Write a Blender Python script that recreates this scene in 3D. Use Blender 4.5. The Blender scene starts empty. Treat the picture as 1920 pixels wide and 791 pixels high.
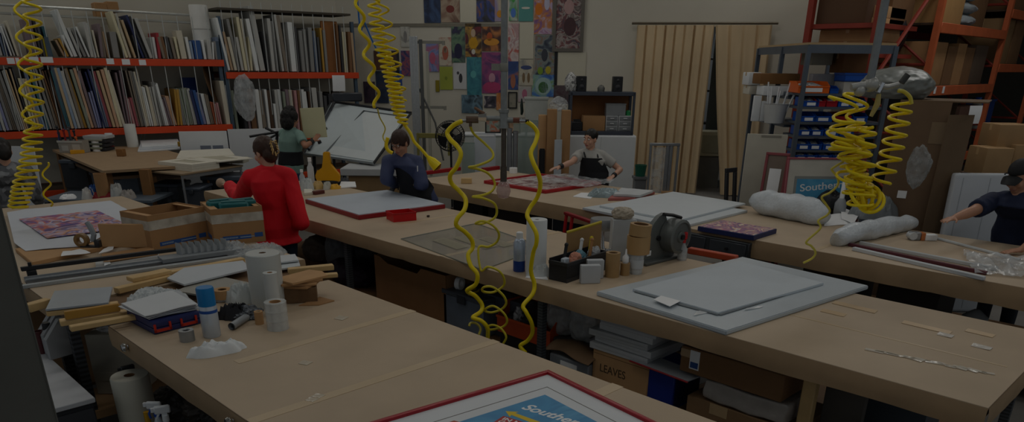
LAMP=110;AMB=1.45;EXPO=-3.2
import bpy, bmesh, math, random
from mathutils import Vector, Matrix, noise, Euler
R=random.Random(7)
C=bpy.context.scene.collection
pi=math.pi
# ---------------------------------------------------------------- camera model
F=1375.;PX,PY=960.,720.;H=2.35
_p=math.atan(600/F);_r=math.atan(.0105);_q=math.sqrt(.5)
fw=Vector((math.cos(_p)*_q,math.cos(_p)*_q,-math.sin(_p)))
_rt=Vector((_q,-_q,0));_up=Vector((math.sin(_p)*_q,math.sin(_p)*_q,math.cos(_p)))
rt=_rt*math.cos(_r)+_up*math.sin(_r);up=_up*math.cos(_r)-_rt*math.sin(_r)
def ray(x,y): return fw+rt*((x-PX)/F)+up*((PY-y)/F)
def P(x,y,z=.9):
    d=ray(x,y);t=(z-H)/d.z;return Vector((d.x*t,d.y*t,z))
def PD(x,y,D):
    d=ray(x,y);t=D/((d.x+d.y)*_q);return Vector((d.x*t,d.y*t,H+d.z*t))
def LD(lat,D,z=0): return Vector(((D+lat)*_q,(D-lat)*_q,z))
class Plane:
    def __init__(s,o,d): s.o=Vector((o[0],o[1]));s.d=Vector((d[0],d[1])).normalized();s.n=Vector((-s.d.y,s.d.x))
    def hit(s,x,y):
        d=ray(x,y);t=(s.o.dot(s.n))/(d.x*s.n.x+d.y*s.n.y)
        return (Vector((d.x*t,d.y*t))-s.o).dot(s.d),H+d.z*t
    def at(s,u,z,back=0):
        q=s.o+s.d*u+s.n*back;return Vector((q.x,q.y,z))
    @property
    def rz(s): return math.atan2(s.d.y,s.d.x)
FR=-pi/4    # heading of a thing that faces the camera squarely: its local x runs across the view, local y away
cam=bpy.data.objects.new('camera',bpy.data.cameras.new('camera'));C.objects.link(cam)
m=Matrix((rt,up,-fw)).transposed().to_4x4();m.translation=Vector((0,0,H));cam.matrix_world=m
cam.data.sensor_width=36;cam.data.lens=36*F/1920;cam.data.shift_y=(PY-395.5)/1920;cam.data.clip_start=.05
sc=bpy.context.scene;sc.camera=cam
# ---------------------------------------------------------------- materials
def lin(h):
    if isinstance(h,tuple): return h
    return tuple((lambda c:c/12.92 if c<=.04045 else ((c+.055)/1.055)**2.4)(int(h[i:i+2],16)/255) for i in (0,2,4))
_mc={}
def mat(col,rough=.6,metal=0,var=.06,scale=6,bump=0,spec=.4,emit=0):
    k=(col,rough,metal,var,scale,bump,spec,emit)
    if k in _mc: return _mc[k]
    m=bpy.data.materials.new('surface');m.use_nodes=True;n=m.node_tree.nodes;l=m.node_tree.links
    b=n['Principled BSDF'];c=lin(col);b.inputs['Roughness'].default_value=rough;b.inputs['Metallic'].default_value=metal
    b.inputs['Specular IOR Level'].default_value=spec
    b.inputs['Base Color'].default_value=(*c,1)
    if emit: b.inputs['Emission Color'].default_value=(*c,1);b.inputs['Emission Strength'].default_value=emit
    if var or bump:
        tc=n.new('ShaderNodeTexCoord');t=n.new('ShaderNodeTexNoise');t.inputs['Scale'].default_value=scale;t.inputs['Detail'].default_value=4
        l.new(tc.outputs['Object'],t.inputs['Vector'])
        if var:
            r=n.new('ShaderNodeValToRGB');r.color_ramp.elements[0].position=.3;r.color_ramp.elements[1].position=.7
            r.color_ramp.elements[0].color=(*[x*(1-var) for x in c],1);r.color_ramp.elements[1].color=(*[min(1,x*(1+var)) for x in c],1)
            l.new(t.outputs['Fac'],r.inputs['Fac']);l.new(r.outputs['Color'],b.inputs['Base Color'])
        if bump:
            bp=n.new('ShaderNodeBump');bp.inputs['Strength'].default_value=bump;bp.inputs['Distance'].default_value=.02
            l.new(t.outputs['Fac'],bp.inputs['Height']);l.new(bp.outputs['Normal'],b.inputs['Normal'])
    _mc[k]=m;return m
def film(tint='e8eef0',clear=.6,rough=.15,var=1):
    """thin clear plastic: part see-through, part white-ish sheen"""
    k=('film',tint,clear,rough,var)
    if k in _mc: return _mc[k]
    m=bpy.data.materials.new('clear_film');m.use_nodes=True;n=m.node_tree.nodes;l=m.node_tree.links;b=n['Principled BSDF']
    b.inputs['Base Color'].default_value=(*lin(tint),1);b.inputs['Roughness'].default_value=rough
    if var:
        tc=n.new('ShaderNodeTexCoord');t=n.new('ShaderNodeTexNoise');t.inputs['Scale'].default_value=9;t.inputs['Detail'].default_value=5
        l.new(tc.outputs['Object'],t.inputs['Vector']);mr=n.new('ShaderNodeMapRange')
        mr.inputs['From Min'].default_value=.3;mr.inputs['From Max'].default_value=.7
        mr.inputs['To Min'].default_value=max(0,1-clear-.2);mr.inputs['To Max'].default_value=min(1,1-clear+.2)
        l.new(t.outputs['Fac'],mr.inputs['Value']);l.new(mr.outputs['Result'],b.inputs['Alpha'])
        bp=n.new('ShaderNodeBump');bp.inputs['Strength'].default_value=.5;bp.inputs['Distance'].default_value=.02
        l.new(t.outputs['Fac'],bp.inputs['Height']);l.new(bp.outputs['Normal'],b.inputs['Normal'])
    else: b.inputs['Alpha'].default_value=1-clear
    _mc[k]=m;return m
def art(cols,scale=4,kind='noise',seed=0,dist=1.5):
    """a plain colourful print: bands of colour over noise or cells"""
    k=('art',tuple(cols),scale,kind,seed)
    if k in _mc: return _mc[k]
    m=bpy.data.materials.new('print');m.use_nodes=True;n=m.node_tree.nodes;l=m.node_tree.links;b=n['Principled BSDF'];b.inputs['Roughness'].default_value=.45
    tc=n.new('ShaderNodeTexCoord');mp=n.new('ShaderNodeMapping');mp.inputs['Location'].default_value=(seed*3.1,seed*1.7,seed*.9);l.new(tc.outputs['Object'],mp.inputs['Vector'])
    if kind=='cells':
        t=n.new('ShaderNodeTexVoronoi');t.inputs['Scale'].default_value=scale;l.new(mp.outputs['Vector'],t.inputs['Vector']);o=t.outputs['Color']
        sp=n.new('ShaderNodeSeparateColor');l.new(o,sp.inputs['Color']);o=sp.outputs[0]
    else:
        t=n.new('ShaderNodeTexNoise');t.inputs['Scale'].default_value=scale;t.inputs['Detail'].default_value=2.5;t.inputs['Distortion'].default_value=dist
        l.new(mp.outputs['Vector'],t.inputs['Vector']);o=t.outputs['Fac']
        mr=n.new('ShaderNodeMapRange');mr.inputs['From Min'].default_value=.28;mr.inputs['From Max'].default_value=.72;l.new(o,mr.inputs['Value']);o=mr.outputs['Result']
    r=n.new('ShaderNodeValToRGB');e=r.color_ramp.elements
    while len(e)<len(cols): e.new(.5)
    for i,c in enumerate(cols): q=lin(c);g_=sum(q)/3;e[i].position=i/max(1,len(cols)-(0 if kind=='cells' else 1));e[i].color=(*[(x*.86+g_*.14) for x in q],1)
    if kind=='cells': r.color_ramp.interpolation='CONSTANT'
    l.new(o,r.inputs['Fac']);l.new(r.outputs['Color'],b.inputs['Base Color']);_mc[k]=m;return m
def stripes(c1,c2,scale,axis='X',rough=.6):
    k=('str',c1,c2,scale,axis,rough)
    if k in _mc: return _mc[k]
    m=bpy.data.materials.new('striped');m.use_nodes=True;n=m.node_tree.nodes;l=m.node_tree.links;b=n['Principled BSDF'];b.inputs['Roughness'].default_value=rough
    tc=n.new('ShaderNodeTexCoord');t=n.new('ShaderNodeTexWave');t.inputs['Scale'].default_value=scale;t.inputs['Distortion'].default_value=.4;t.bands_direction=axis
    l.new(tc.outputs['Object'],t.inputs['Vector']);r=n.new('ShaderNodeValToRGB');r.color_ramp.elements[0].color=(*lin(c1),1);r.color_ramp.elements[1].color=(*lin(c2),1)
    l.new(t.outputs['Fac'],r.inputs['Fac']);l.new(r.outputs['Color'],b.inputs['Base Color']);_mc[k]=m;return m
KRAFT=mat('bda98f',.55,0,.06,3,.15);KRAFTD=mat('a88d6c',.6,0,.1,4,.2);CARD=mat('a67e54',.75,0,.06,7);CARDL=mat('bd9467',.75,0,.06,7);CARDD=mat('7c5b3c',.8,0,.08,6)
WHITE=mat('e4e8ea',.5,0,.02);OFFW=mat('ddd8c8',.6,0,.04);PAPER=mat('eef0f1',.6,0,.02);WOOD=mat('d1a871',.55,0,.1,12);BLACK=mat('1b1c1f',.5,0,.05)
STEEL=mat('9a9da0',.35,.6,.1);GALV=mat('8f9392',.42,.35,.15,20);CHROME=mat('d8dadc',.15,1,0);GREYM=mat('565b62',.45,.3,.08);RED=mat('c01d22',.4,0,.04)
ORANGE=mat('d8481e',.45,0,.06);YEL=mat('f0d60c',.32,0,.04);CLEAR=film('dfe6e8',.72,.08);BAG=film('cfd4d5',.6,.2);BUBBLE=film('e6ebee',.35,.3)
# ---------------------------------------------------------------- mesh builder
class B:
    def __init__(s): s.bm=bmesh.new();s.mi=0
    def _new(s,n0):
        s.bm.faces.ensure_lookup_table()
        for f in s.bm.faces[n0:]: f.material_index=s.mi
    def m(s,i): s.mi=i;return s
    def xf(s,vs,mx):
        for v in vs: v.co=mx@v.co
    def box(s,c,d,rz=0,rx=0,ry=0,bev=0,seg=1,M=None):
        n0=len(s.bm.faces);v=bmesh.ops.create_cube(s.bm,size=1)['verts']
        s.xf(v,Matrix.Diagonal((*d,1)))
        if bev:
            e=list({e for q in v for e in q.link_edges});g=bmesh.ops.bevel(s.bm,geom=e,offset=min(bev,min(d)*.45),segments=seg,affect='EDGES',profile=.6)
            v=list({q for f in s.bm.faces for q in f.verts} if n0==0 else {q for f in g['faces'] for q in f.verts}|{q for q in v if q.is_valid})
            s.bm.faces.ensure_lookup_table();v=list({q for f in s.bm.faces[n0:] for q in f.verts})
        s.xf(v,(M or Matrix())@Matrix.Translation(c)@Euler((rx,ry,rz)).to_matrix().to_4x4());s._new(n0);return s
    def bb(s,x0,x1,y0,y1,z0,z1,bev=0,seg=1): return s.box(((x0+x1)/2,(y0+y1)/2,(z0+z1)/2),(abs(x1-x0),abs(y1-y0),abs(z1-z0)),bev=bev,seg=seg)
    def cyl(s,a,b,r,r2=None,n=16,cap=True):
        n0=len(s.bm.faces);a=Vector(a);b=Vector(b);d=b-a
        v=bmesh.ops.create_cone(s.bm,cap_ends=cap,cap_tris=False,segments=n,radius1=r,radius2=r if r2 is None else r2,depth=d.length)['verts']
        s.xf(v,Matrix.Translation((a+b)/2)@d.to_track_quat('Z','Y').to_matrix().to_4x4());s._new(n0);return s
    def sph(s,c,r,sc=(1,1,1),u=16,v=10,M=None):
        n0=len(s.bm.faces);q=bmesh.ops.create_uvsphere(s.bm,u_segments=u,v_segments=v,radius=r)['verts']
        s.xf(q,Matrix.Translation(c)@(M or Matrix())@Matrix.Diagonal((*sc,1)));s._new(n0);return s
    def lathe(s,prof,c=(0,0,0),n=24,M=None):
        n0=len(s.bm.faces);rs=[]
        mx=(M or Matrix())
        for r,z in prof:
            rs.append([s.bm.verts.new(Vector(c)+mx@Vector((r*math.cos(2*pi*i/n),r*math.sin(2*pi*i/n),z))) for i in range(n)] if r>1e-6 else [s.bm.verts.new(Vector(c)+mx@Vector((0,0,z)))])
        for a,b in zip(rs,rs[1:]):
            for i in range(n):
                j=(i+1)%n
                if len(a)==1 and len(b)==1: break
                if len(a)==1: f=(a[0],b[i],b[j])[::-1]
                elif len(b)==1: f=(a[i],a[j],b[0])
                else: f=(a[i],a[j],b[j],b[i])
                s.bm.faces.new(f)
        s._new(n0);return s
    def loft(s,rings,cap=True):
        """rings of equal vertex count"""
        n0=len(s.bm.faces);vs=[[s.bm.verts.new(p) for p in r] for r in rings];n=len(vs[0])
        for a,b in zip(vs,vs[1:]):
            for i in range(n): s.bm.faces.new((a[i],a[(i+1)%n],b[(i+1)%n],b[i]))
        if cap: s.bm.faces.new(vs[0][::-1]);s.bm.faces.new(vs[-1])
        s._new(n0);return s
    def tube(s,pts,r,n=8,cap=True,sx=1):
        pts=[Vector(p) for p in pts];N=len(pts);rr=r if isinstance(r,(list,tuple)) else [r]*N
        rings=[];t=(pts[1]-pts[0]).normalized();u=t.orthogonal().normalized()
        for i in range(N):
            t2=(pts[min(i+1,N-1)]-pts[max(i-1,0)]);t2=t2.normalized() if t2.length>1e-9 else t
            u=(u-t2*u.dot(t2));u=u.normalized() if u.length>1e-6 else t2.orthogonal().normalized();w=t2.cross(u);t=t2
            rings.append([pts[i]+(u*math.cos(2*pi*k/n)*sx+w*math.sin(2*pi*k/n))*rr[i] for k in range(n)])
        return s.loft(rings,cap)
    def prism(s,poly,z0,z1,M=None):
        n0=len(s.bm.faces);M=M or Matrix();a=[s.bm.verts.new(M@Vector((x,y,z0))) for x,y in poly];b=[s.bm.verts.new(M@Vector((x,y,z1))) for x,y in poly];n=len(poly)
        s.bm.faces.new(a[::-1]);s.bm.faces.new(b)
        for i in range(n): s.bm.faces.new((a[i],a[(i+1)%n],b[(i+1)%n],b[i]))
        s._new(n0);return s
    def sheet(s,fn,nu,nv,thick=0):
        """surface fn(u,v) on a grid, u,v in 0..1, optional thickness downward along normal"""
        n0=len(s.bm.faces);g=[[s.bm.verts.new(fn(i/nu,j/nv)) for j in range(nv+1)] for i in range(nu+1)];fs=[]
        for i in range(nu):
            for j in range(nv): fs.append(s.bm.faces.new((g[i][j],g[i+1][j],g[i+1][j+1],g[i][j+1])))
        if thick: bmesh.ops.recalc_face_normals(s.bm,faces=fs);bmesh.ops.solidify(s.bm,geom=fs,thickness=thick)
        s._new(n0);return s
    def jit(s,a,f=3,seed=0):
        for v in s.bm.verts:
            v.co+=noise.noise_vector(v.co*f+Vector((seed,seed*2,0)))*a
        return s
    def lump(s,c,d,a=.25,f=2.2,seed=0,sub=4,flat=True,f2=0):
        """a crumpled soft mass: a displaced ball scaled to d, resting flat at its base"""
        n0=len(s.bm.faces);q=bmesh.ops.create_icosphere(s.bm,subdivisions=max(sub,5) if a>.19 else max(sub,4),radius=1)['verts'];sd=Vector((seed*7.3,seed*1.9,seed*4.1))
        for v in q:
            p=v.co.copy();r1=1-2*abs(noise.noise(p*f+sd));r2=1-2*abs(noise.noise(p*f*2.3+sd*2))
            k=1+a*.7*noise.noise(p*f*.6+sd)+a*.42*r1+a*.26*r2
            p*=k
            if flat: p.z=max(p.z,-.75)
            v.co=Vector((p.x*d[0],p.y*d[1],(p.z+(.75 if flat else 0))*d[2]))+Vector(c)
        s._new(n0);return s
def sharp(me,ang=.7):
    for p in me.polygons: p.use_smooth=True
    try: me.set_sharp_from_angle(angle=ang)
    except Exception: pass
def setp(o,label,cat,group=None,kind=None):
    if label: o['label']=label
    if cat: o['category']=cat
    if group: o['group']=group
    if kind: o['kind']=kind
def obj(name,b,ms,parent=None,label=None,cat=None,group=None,kind=None,loc=None,rz=0,smooth=.7,rot=None):
    me=bpy.data.meshes.new(name);bmesh.ops.recalc_face_normals(b.bm,faces=b.bm.faces[:]);b.bm.to_mesh(me);b.bm.free()
    for q in (ms if isinstance(ms,(list,tuple)) else [ms]): me.materials.append(q)
    if smooth: sharp(me,smooth)
    o=bpy.data.objects.new(name,me);C.objects.link(o)
    if parent: o.parent=parent
    if loc is not None: o.location=loc
    if rot: o.rotation_euler=rot
    elif rz: o.rotation_euler=(0,0,rz)
    setp(o,label,cat,group,kind);return o
def thing(name,label,cat,loc=(0,0,0),rz=0,group=None,rot=None):
    o=bpy.data.objects.new(name,None);C.objects.link(o);o.location=loc;o.rotation_euler=rot or (0,0,rz);o.empty_display_size=.1
    setp(o,label,cat,group);return o
def dup(o,loc,rz=None,label=None,group=None,scale=None):
    r=o.copy();C.objects.link(r);r.location=loc
    if rz is not None: r.rotation_euler=(0,0,rz)
    if scale: r.scale=scale
    if label: r['label']=label
    if group: r['group']=group
    def rec(a,b):
        for ch in KIDS.get(a.name,[]):
            c=ch.copy();C.objects.link(c);c.parent=b;KIDS.setdefault(b.name,[]).append(c);rec(ch,c)
    for ch in list(o.children):
        c=ch.copy();C.objects.link(c);c.parent=r
        for g in list(ch.children):
            d=g.copy();C.objects.link(d);d.parent=c
    return r
KIDS={}
ORD='first second third fourth fifth sixth seventh eighth ninth tenth eleventh twelfth thirteenth fourteenth fifteenth sixteenth seventeenth eighteenth nineteenth twentieth'.split()
TENS={2:'twenty',3:'thirty',4:'forty',5:'fifty',6:'sixty',7:'seventy',8:'eighty',9:'ninety'}
def ordn(i):
    i+=1
    if i>100: return 'hundred-and-'+ordn(i-101)
    if i<=20: return ORD[i-1]
    t,u=divmod(i,10)
    return TENS[t]+'-'+ORD[u-1] if u else {10:'hundredth'}.get(t,TENS.get(t,'')[:-1]+'ieth')
def txt(s,size,parent,material,loc,rot=(0,0,0),name='lettering',ext=.0008,align='LEFT',shear=0,sx=1,bold=0,label=None):
    cu=bpy.data.curves.new(name,'FONT');cu.body=s;cu.size=size;cu.extrude=ext;cu.align_x=align;cu.shear=shear;cu.offset=bold
    t=bpy.data.objects.new(name,cu);me=bpy.data.meshes.new_from_object(t);bpy.data.objects.remove(t)
    me.materials.clear();me.materials.append(material)
    o=bpy.data.objects.new(name,me);C.objects.link(o);o.parent=parent;o.location=loc;o.rotation_euler=rot;o.scale=(sx,1,1);return o
# ---------------------------------------------------------------- the room
WB=Plane(LD(0,15.9),LD(1,15.9-.22)-LD(0,15.9))      # back wall: posters, curtain
SH=Plane(LD(-7.87,12.3),LD(2.71,2.0))                # face of the orange-beamed shelving
b=B();b.bb(-6,26,-8,26,-.1,0);obj('floor',b,mat('77746f',.5,0,.12,2),kind='structure')
b=B();b.bb(-6,26,-8,26,6,6.1);obj('ceiling',b,mat('d6d4ca',.8,0,.03),kind='structure')
WALLM=mat('cac5b6',.7,0,.03,1.5)
# back wall with its curtained opening (pieces of one wall)
uo0,_=WB.hit(1193,200);uo1,_=WB.hit(1420,200);_,zt=WB.hit(1300,50);uL=WB.hit(560,60)[0];uR,_=WB.hit(1578,100)
def wallbox(b,pl,u0,u1,z0,z1,b0,b1):
    q=[pl.at(u0,0,b0),pl.at(u1,0,b0),pl.at(u1,0,b1),pl.at(u0,0,b1)];b.prism([(p.x,p.y) for p in q],z0,z1)
b=B()
for a,c,z0,z1 in ((uL,uo0,0,6),(uo1,uR,0,6),(uo0,uo1,zt,6)): wallbox(b,WB,a,c,z0,z1,0,.15)
obj('wall_back',b,WALLM,kind='structure',smooth=0)
b=B();wallbox(b,WB,uL,WB.hit(951,44)[0],WB.hit(840,50)[1],WB.hit(840,44)[1],-.02,0);obj('trim_1',b,mat('7f7a6c',.6),kind='structure',smooth=0)
b=B();wallbox(b,SH,-6,6.5,0,6,1.05,1.2);obj('wall_left',b,WALLM,kind='structure',smooth=0)
# dark store room behind the curtain and far warehouse side behind the racking
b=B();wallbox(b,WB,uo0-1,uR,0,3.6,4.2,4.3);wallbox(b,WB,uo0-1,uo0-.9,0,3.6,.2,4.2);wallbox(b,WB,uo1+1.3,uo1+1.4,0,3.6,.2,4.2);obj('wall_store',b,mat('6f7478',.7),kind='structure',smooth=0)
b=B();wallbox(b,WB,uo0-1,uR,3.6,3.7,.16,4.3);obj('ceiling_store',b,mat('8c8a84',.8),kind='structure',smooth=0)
b=B();wallbox(b,WB,uR-.02,uR+.2,0,6,-.1,.16);obj('trim_2',b,mat('8b8574',.7),kind='structure',smooth=0)
b=B();q=LD(6.0,17.0);b.box((q.x+7.5,q.y,3),(20,.15,6));b.box((q.x+8.2,q.y-9,3),(.15,18,6));obj('wall_right',b,mat('4a4640',.8),kind='structure',smooth=0)
# lights: rows of fluorescent battens under the ceiling, then two added fill lamps
def lamp(x,y,z,e,sx=2.4,sy=.5,rz=0,col=(1,.985,.95)):
    l=bpy.data.lights.new('batten_and_fill_lamp','AREA');l.shape='RECTANGLE';l.size=sx;l.size_y=sy;l.energy=e;l.color=col
    o=bpy.data.objects.new('batten_and_fill_lamp',l);C.objects.link(o);o.location=(x,y,z);o.rotation_euler=(0,0,rz)
for x in (1.5,5.5,9.5,13.5):
    for y in (-1,3,7,11,15): lamp(x,y,5.4,LAMP*(1 if x+y<13 else 1.2)*(1 if x<12 else 1.1))
lamp(11.5,3.2,5.2,LAMP*.9,2.4,.5)  # extra fill lamp, added only to brighten the racks and their cartons
lamp(*LD(4.2,17.2,3.3),170,1.2,.4)  # unseen fill lamp inside the store room, lightens what shows through the curtain gap
w=bpy.data.worlds.new('world');sc.world=w;w.use_nodes=True;w.node_tree.nodes['Background'].inputs[0].default_value=(.85,.93,1,1);w.node_tree.nodes['Background'].inputs[1].default_value=AMB
sc.view_settings.view_transform='Standard';sc.view_settings.look='None';sc.view_settings.gamma=1;sc.view_settings.use_curve_mapping=False;sc.view_settings.exposure=EXPO
# ---------------------------------------------------------------- work tables
def legpost(b,x,y,h,w=.05):
    b.bb(x-w/2,x+w/2,y-w/2,y-w/2+.006,0,h);b.bb(x-w/2,x-w/2+.006,y-w/2+.006,y+w/2,0,h)
SLOT=stripes('4d5257','2b2e31',14,'Z')
def work_table(label,x0,x1,y0,y1,legs,shelf=None,seams=(),top=KRAFT,h=.9,lm=SLOT,fas=.12):
    t=thing('work_table',label,'table',((x0+x1)/2,(y0+y1)/2,0));cx,cy=(x0+x1)/2,(y0+y1)/2;X0,X1,Y0,Y1=x0-cx,x1-cx,y0-cy,y1-cy
    b=B();nx,ny=max(2,int((x1-x0)/.12)),max(2,int((y1-y0)/.12))
    b.bb(X0,X1,Y0,Y1,h-.02,h,bev=.008,seg=2);obj('tabletop',b,top,t)
    # kraft paper wrapped and creased over the edge
    b=B();th=fas
    for (ax,bx,ay,by) in ((X0,X1,Y0,Y0),(X1,X1,Y0,Y1),(X1,X0,Y1,Y1),(X0,X0,Y1,Y0)):
        n=max(3,int((abs(bx-ax)+abs(by-ay))/.06))
        nv=Vector((by-ay,-(bx-ax),0)).normalized()
        def f(u,v,ax=ax,bx=bx,ay=ay,by=by,nv=nv):
            p=Vector((ax+(bx-ax)*u,ay+(by-ay)*u,h-.004-v*th))
            return p+nv*(.003+.008*math.sin(v*pi)+.007*noise.noise(Vector((p.x*5,p.y*5,v*5)))*v)+Vector((0,0,-.02*abs(noise.noise(Vector((p.x*2,p.y*2,3))))*v))
        b.sheet(f,n,3)
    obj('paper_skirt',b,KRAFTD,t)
    b=B();b.bb(X0+.02,X1-.02,Y0+.02,Y1-.02,h-.09,h-.02);obj('frame',b,mat('5b4632',.7),t)
    for (sx0,sy0,sx1,sy1,w) in seams:
        d=Vector((sx1-sx0,sy1-sy0,0));L=d.length;b=B();b.box(((sx0+sx1)/2-cx,(sy0+sy1)/2-cy,h+.0008),(L,w,.0016),rz=math.atan2(d.y,d.x));obj('paper_tape',b,mat('c6b08f',.4,0,.05),t)
    for (lx,ly) in legs:
        b=B();legpost(b,lx-cx,ly-cy,h-.09);obj('leg',b,lm,t)
    if shelf:
        sx0,sx1,sy0,sy1,sz=shelf;b=B();b.bb(sx0-cx,sx1-cx,sy0-cy,sy1-cy,sz-.02,sz);obj('lower_shelf',b,mat('8b6a48',.7),t)
    return t
T1=work_table('long kraft-papered work table holding the framed print with the red frame',1.22,2.72,.2,4.62,[(1.27,.9),(2.66,.9),(2.66,4.5)],(1.25,2.7,.3,4.55,.28),
   [(1.22,2.85+.0,2.72,2.85,.06),(1.22,1.98,2.72,1.98,.07),(1.5,3.55,2.72,3.62,.06)],lm=stripes('2b2d31','141517',14,'Z'))
T2=work_table('long kraft-papered work table holding the white board with a red edge',3.77,5.22,.62,9.1,[(3.83,.75),(5.15,.75),(3.83,3.52),(3.83,6.1),(5.15,3.5),(5.15,6.4),(5.15,8.7)],(3.84,5.16,.7,8.7,.2),
   [(4.42,.7,4.42,2.5,.02),(3.77,4.6,5.22,4.6,.06),(4.3,5.9,5.2,5.9,.05)])
T3=work_table('kraft-papered work table behind which the woman in the apron stands',6.28,7.85,-.6,8.2,[(6.34,0),(6.34,3.2),(6.34,4.7),(6.34,8.0),(7.8,8.0),(7.8,4),(7.8,0)],(6.36,7.8,-.4,4.4,.2),[(6.3,2.6,7.8,2.6,.05)],fas=.16)
T0=work_table('papered work table under the open cartons and the purple print',1.1,2.92,5.3,9.4,[(1.2,5.5),(2.84,5.5),(1.2,9.3),(2.84,9.3)],(1.12,2.7,5.4,9.3,.28),(),lm=stripes('2b2d31','141517',14,'Z'),h=.895)

t=thing('slotted_shelf','black slotted-post shelf unit under the wood strips at the near table end','shelving',(1.9,4.95,0));BS_=stripes('3a3d42','0f1012',10,'Z')
for x in (-.8,.78):
    for y in (-.02,.3): b=B();legpost(b,x,y,.885,.055);obj('post',b,BS_,t)
b=B();b.bb(-.83,.8,-.05,.33,.25,.28);b.bb(-.835,.805,-.056,-.05,.22,.275);obj('lower_board',b,mat('9a7a56',.7),t)
b=B();b.bb(-.8,.8,-.04,.32,.86,.884);obj('top_board',b,mat('7a5f44',.7),t)
# ---------------------------------------------------------------- orange-beamed shelving and everything standing in it
PAL={'white':'dfe2e0','pale grey':'b9b9b4','cream':'d6cfae','ivory':'cfc8b4','tan':'b5997a','slate blue':'6e7c92','navy':'2c3560','taupe':'857a6c','grey':'8b8b88','dark grey':'4c4c4e','teal':'3c6a76','mauve':'7f6f74','pink':'b98a8a','rust':'a0583c','ochre':'b98f3c','brown':'7c5a3c','blue':'31568f','lavender':'8b8fb2','sage':'8c9484','charcoal':'38393c','peach':'c9a283','dusty red':'9a4f57','olive yellow':'a89a1e','steel blue':'8fa2b8','sand':'c3ab88','red':'a8333c','dark brown':'4e3a2a'}
SHB=mat('4a5b6b',.5,.2);RODM=mat('c9ccc8',.35,.5,.05)
def ub(x,bay): return 106+.0178*x if bay==0 else 133.5+.017*(x-422)
def lb(x,bay): return 247-.031*x if bay==0 else 252
def rack_bay(name_label,xa,xb,bay,xs_posts,tags,tiers):
    sa,sb=SH.hit(xa,ub(xa,bay))[0],SH.hit(xb,ub(xb,bay))[0];L=sb-sa
    t=thing('shelving_rack',name_label,'shelving',SH.at((sa+sb)/2,0),SH.rz,group='orange-beamed board racks');sm=(sa+sb)/2
    for zb in tiers:
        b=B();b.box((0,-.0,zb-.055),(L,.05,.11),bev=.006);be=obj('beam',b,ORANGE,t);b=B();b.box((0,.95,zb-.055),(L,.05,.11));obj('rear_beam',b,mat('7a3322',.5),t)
        b=B();b.box((0,.48,zb-.02),(L,.9,.03));obj('deck',b,mat('5b4a3a',.8),t)
    for x in xs_posts:
        s=SH.hit(x,150)[0]-sm
        for y in (.04,.93):
            b=B();b.bb(s-.03,s+.03,y-.03,y+.03,0,tiers[-1]+.3 if bay==0 else tiers[-1]+.9);obj('upright_post',b,SHB,t)
    for (x0,x1,y) in tags:
        s0,z=SH.hit(x0,y);s1=SH.hit(x1,y)[0];b=B();b.box(((s0+s1)/2-sm,-.028,z),(s1-s0,.003,.085));obj('label_strip',b,PAPER,t)
    return t,sm
zU=SH.hit(200,ub(200,0))[1];zL=SH.hit(200,lb(200,0))[1];zU2=SH.hit(540,ub(540,1))[1];zL2=SH.hit(540,lb(540,1))[1]
R1,s1m=rack_bay('long blue-posted rack with two orange beams full of boards, by the brown table',-70,419,0,(-60,104,417),
  [(13,27,114),(29,36,114),(54,72,112),(76,99,112),(199,213,115),(228,243,116),(260,273,117)],(.35,zL,zU))
R2,s2m=rack_bay('shorter orange-beamed rack with lower shelves, beside the poster wall',423,672,1,(426,668),[],(.35,zL2,zU2))
def rods(t,sm,xs,yb,yt,bay):
    for x in xs:
        s,z0=SH.hit(x,yb(x));z1=SH.hit(x,yt(x))[1]
        for y in (.02,):
            b=B();b.cyl((s-sm,y,z0),(s-sm,y,z1),.008,n=6);obj('divider_rod',b,RODM,t)
top0=lambda x:12+.054*x
rods(R1,s1m,[14+27.5*i for i in range(15)],lambda x:ub(x,0),lambda x:top0(x)-(0 if x<380 else 20),0)
rods(R1,s1m,[10+26.5*i for i in range(16)],lambda x:lb(x,0),lambda x:ub(x,0)+9,0)
rods(R2,s2m,[430+18.5*i for i in range(13)],lambda x:ub(x,1),lambda x:2+.05*(x-430),1)
rods(R2,s2m,[438+18.5*i for i in range(12)],lambda x:215,lambda x:ub(x,1)+8,1)
for k,dz in ((0,0),(1,.12)):
    b=B();p=[(SH.hit(x,top0(x))[0]-s1m,.5,SH.hit(x,top0(x))[1]-dz+.05) for x in (-70,100,385)];b.tube(p,.02,6);obj('top_rail',b,RODM,R1)
b=B();sA=SH.hit(405,6)[0]-s2m;sB=SH.hit(655,12)[0]-s2m;b.box(((sA+sB)/2,.4,zU2+1.02),(sB-sA,.85,.035));obj('top_board',b,mat('4a443a',.8),R2)
_bi={}
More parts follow.
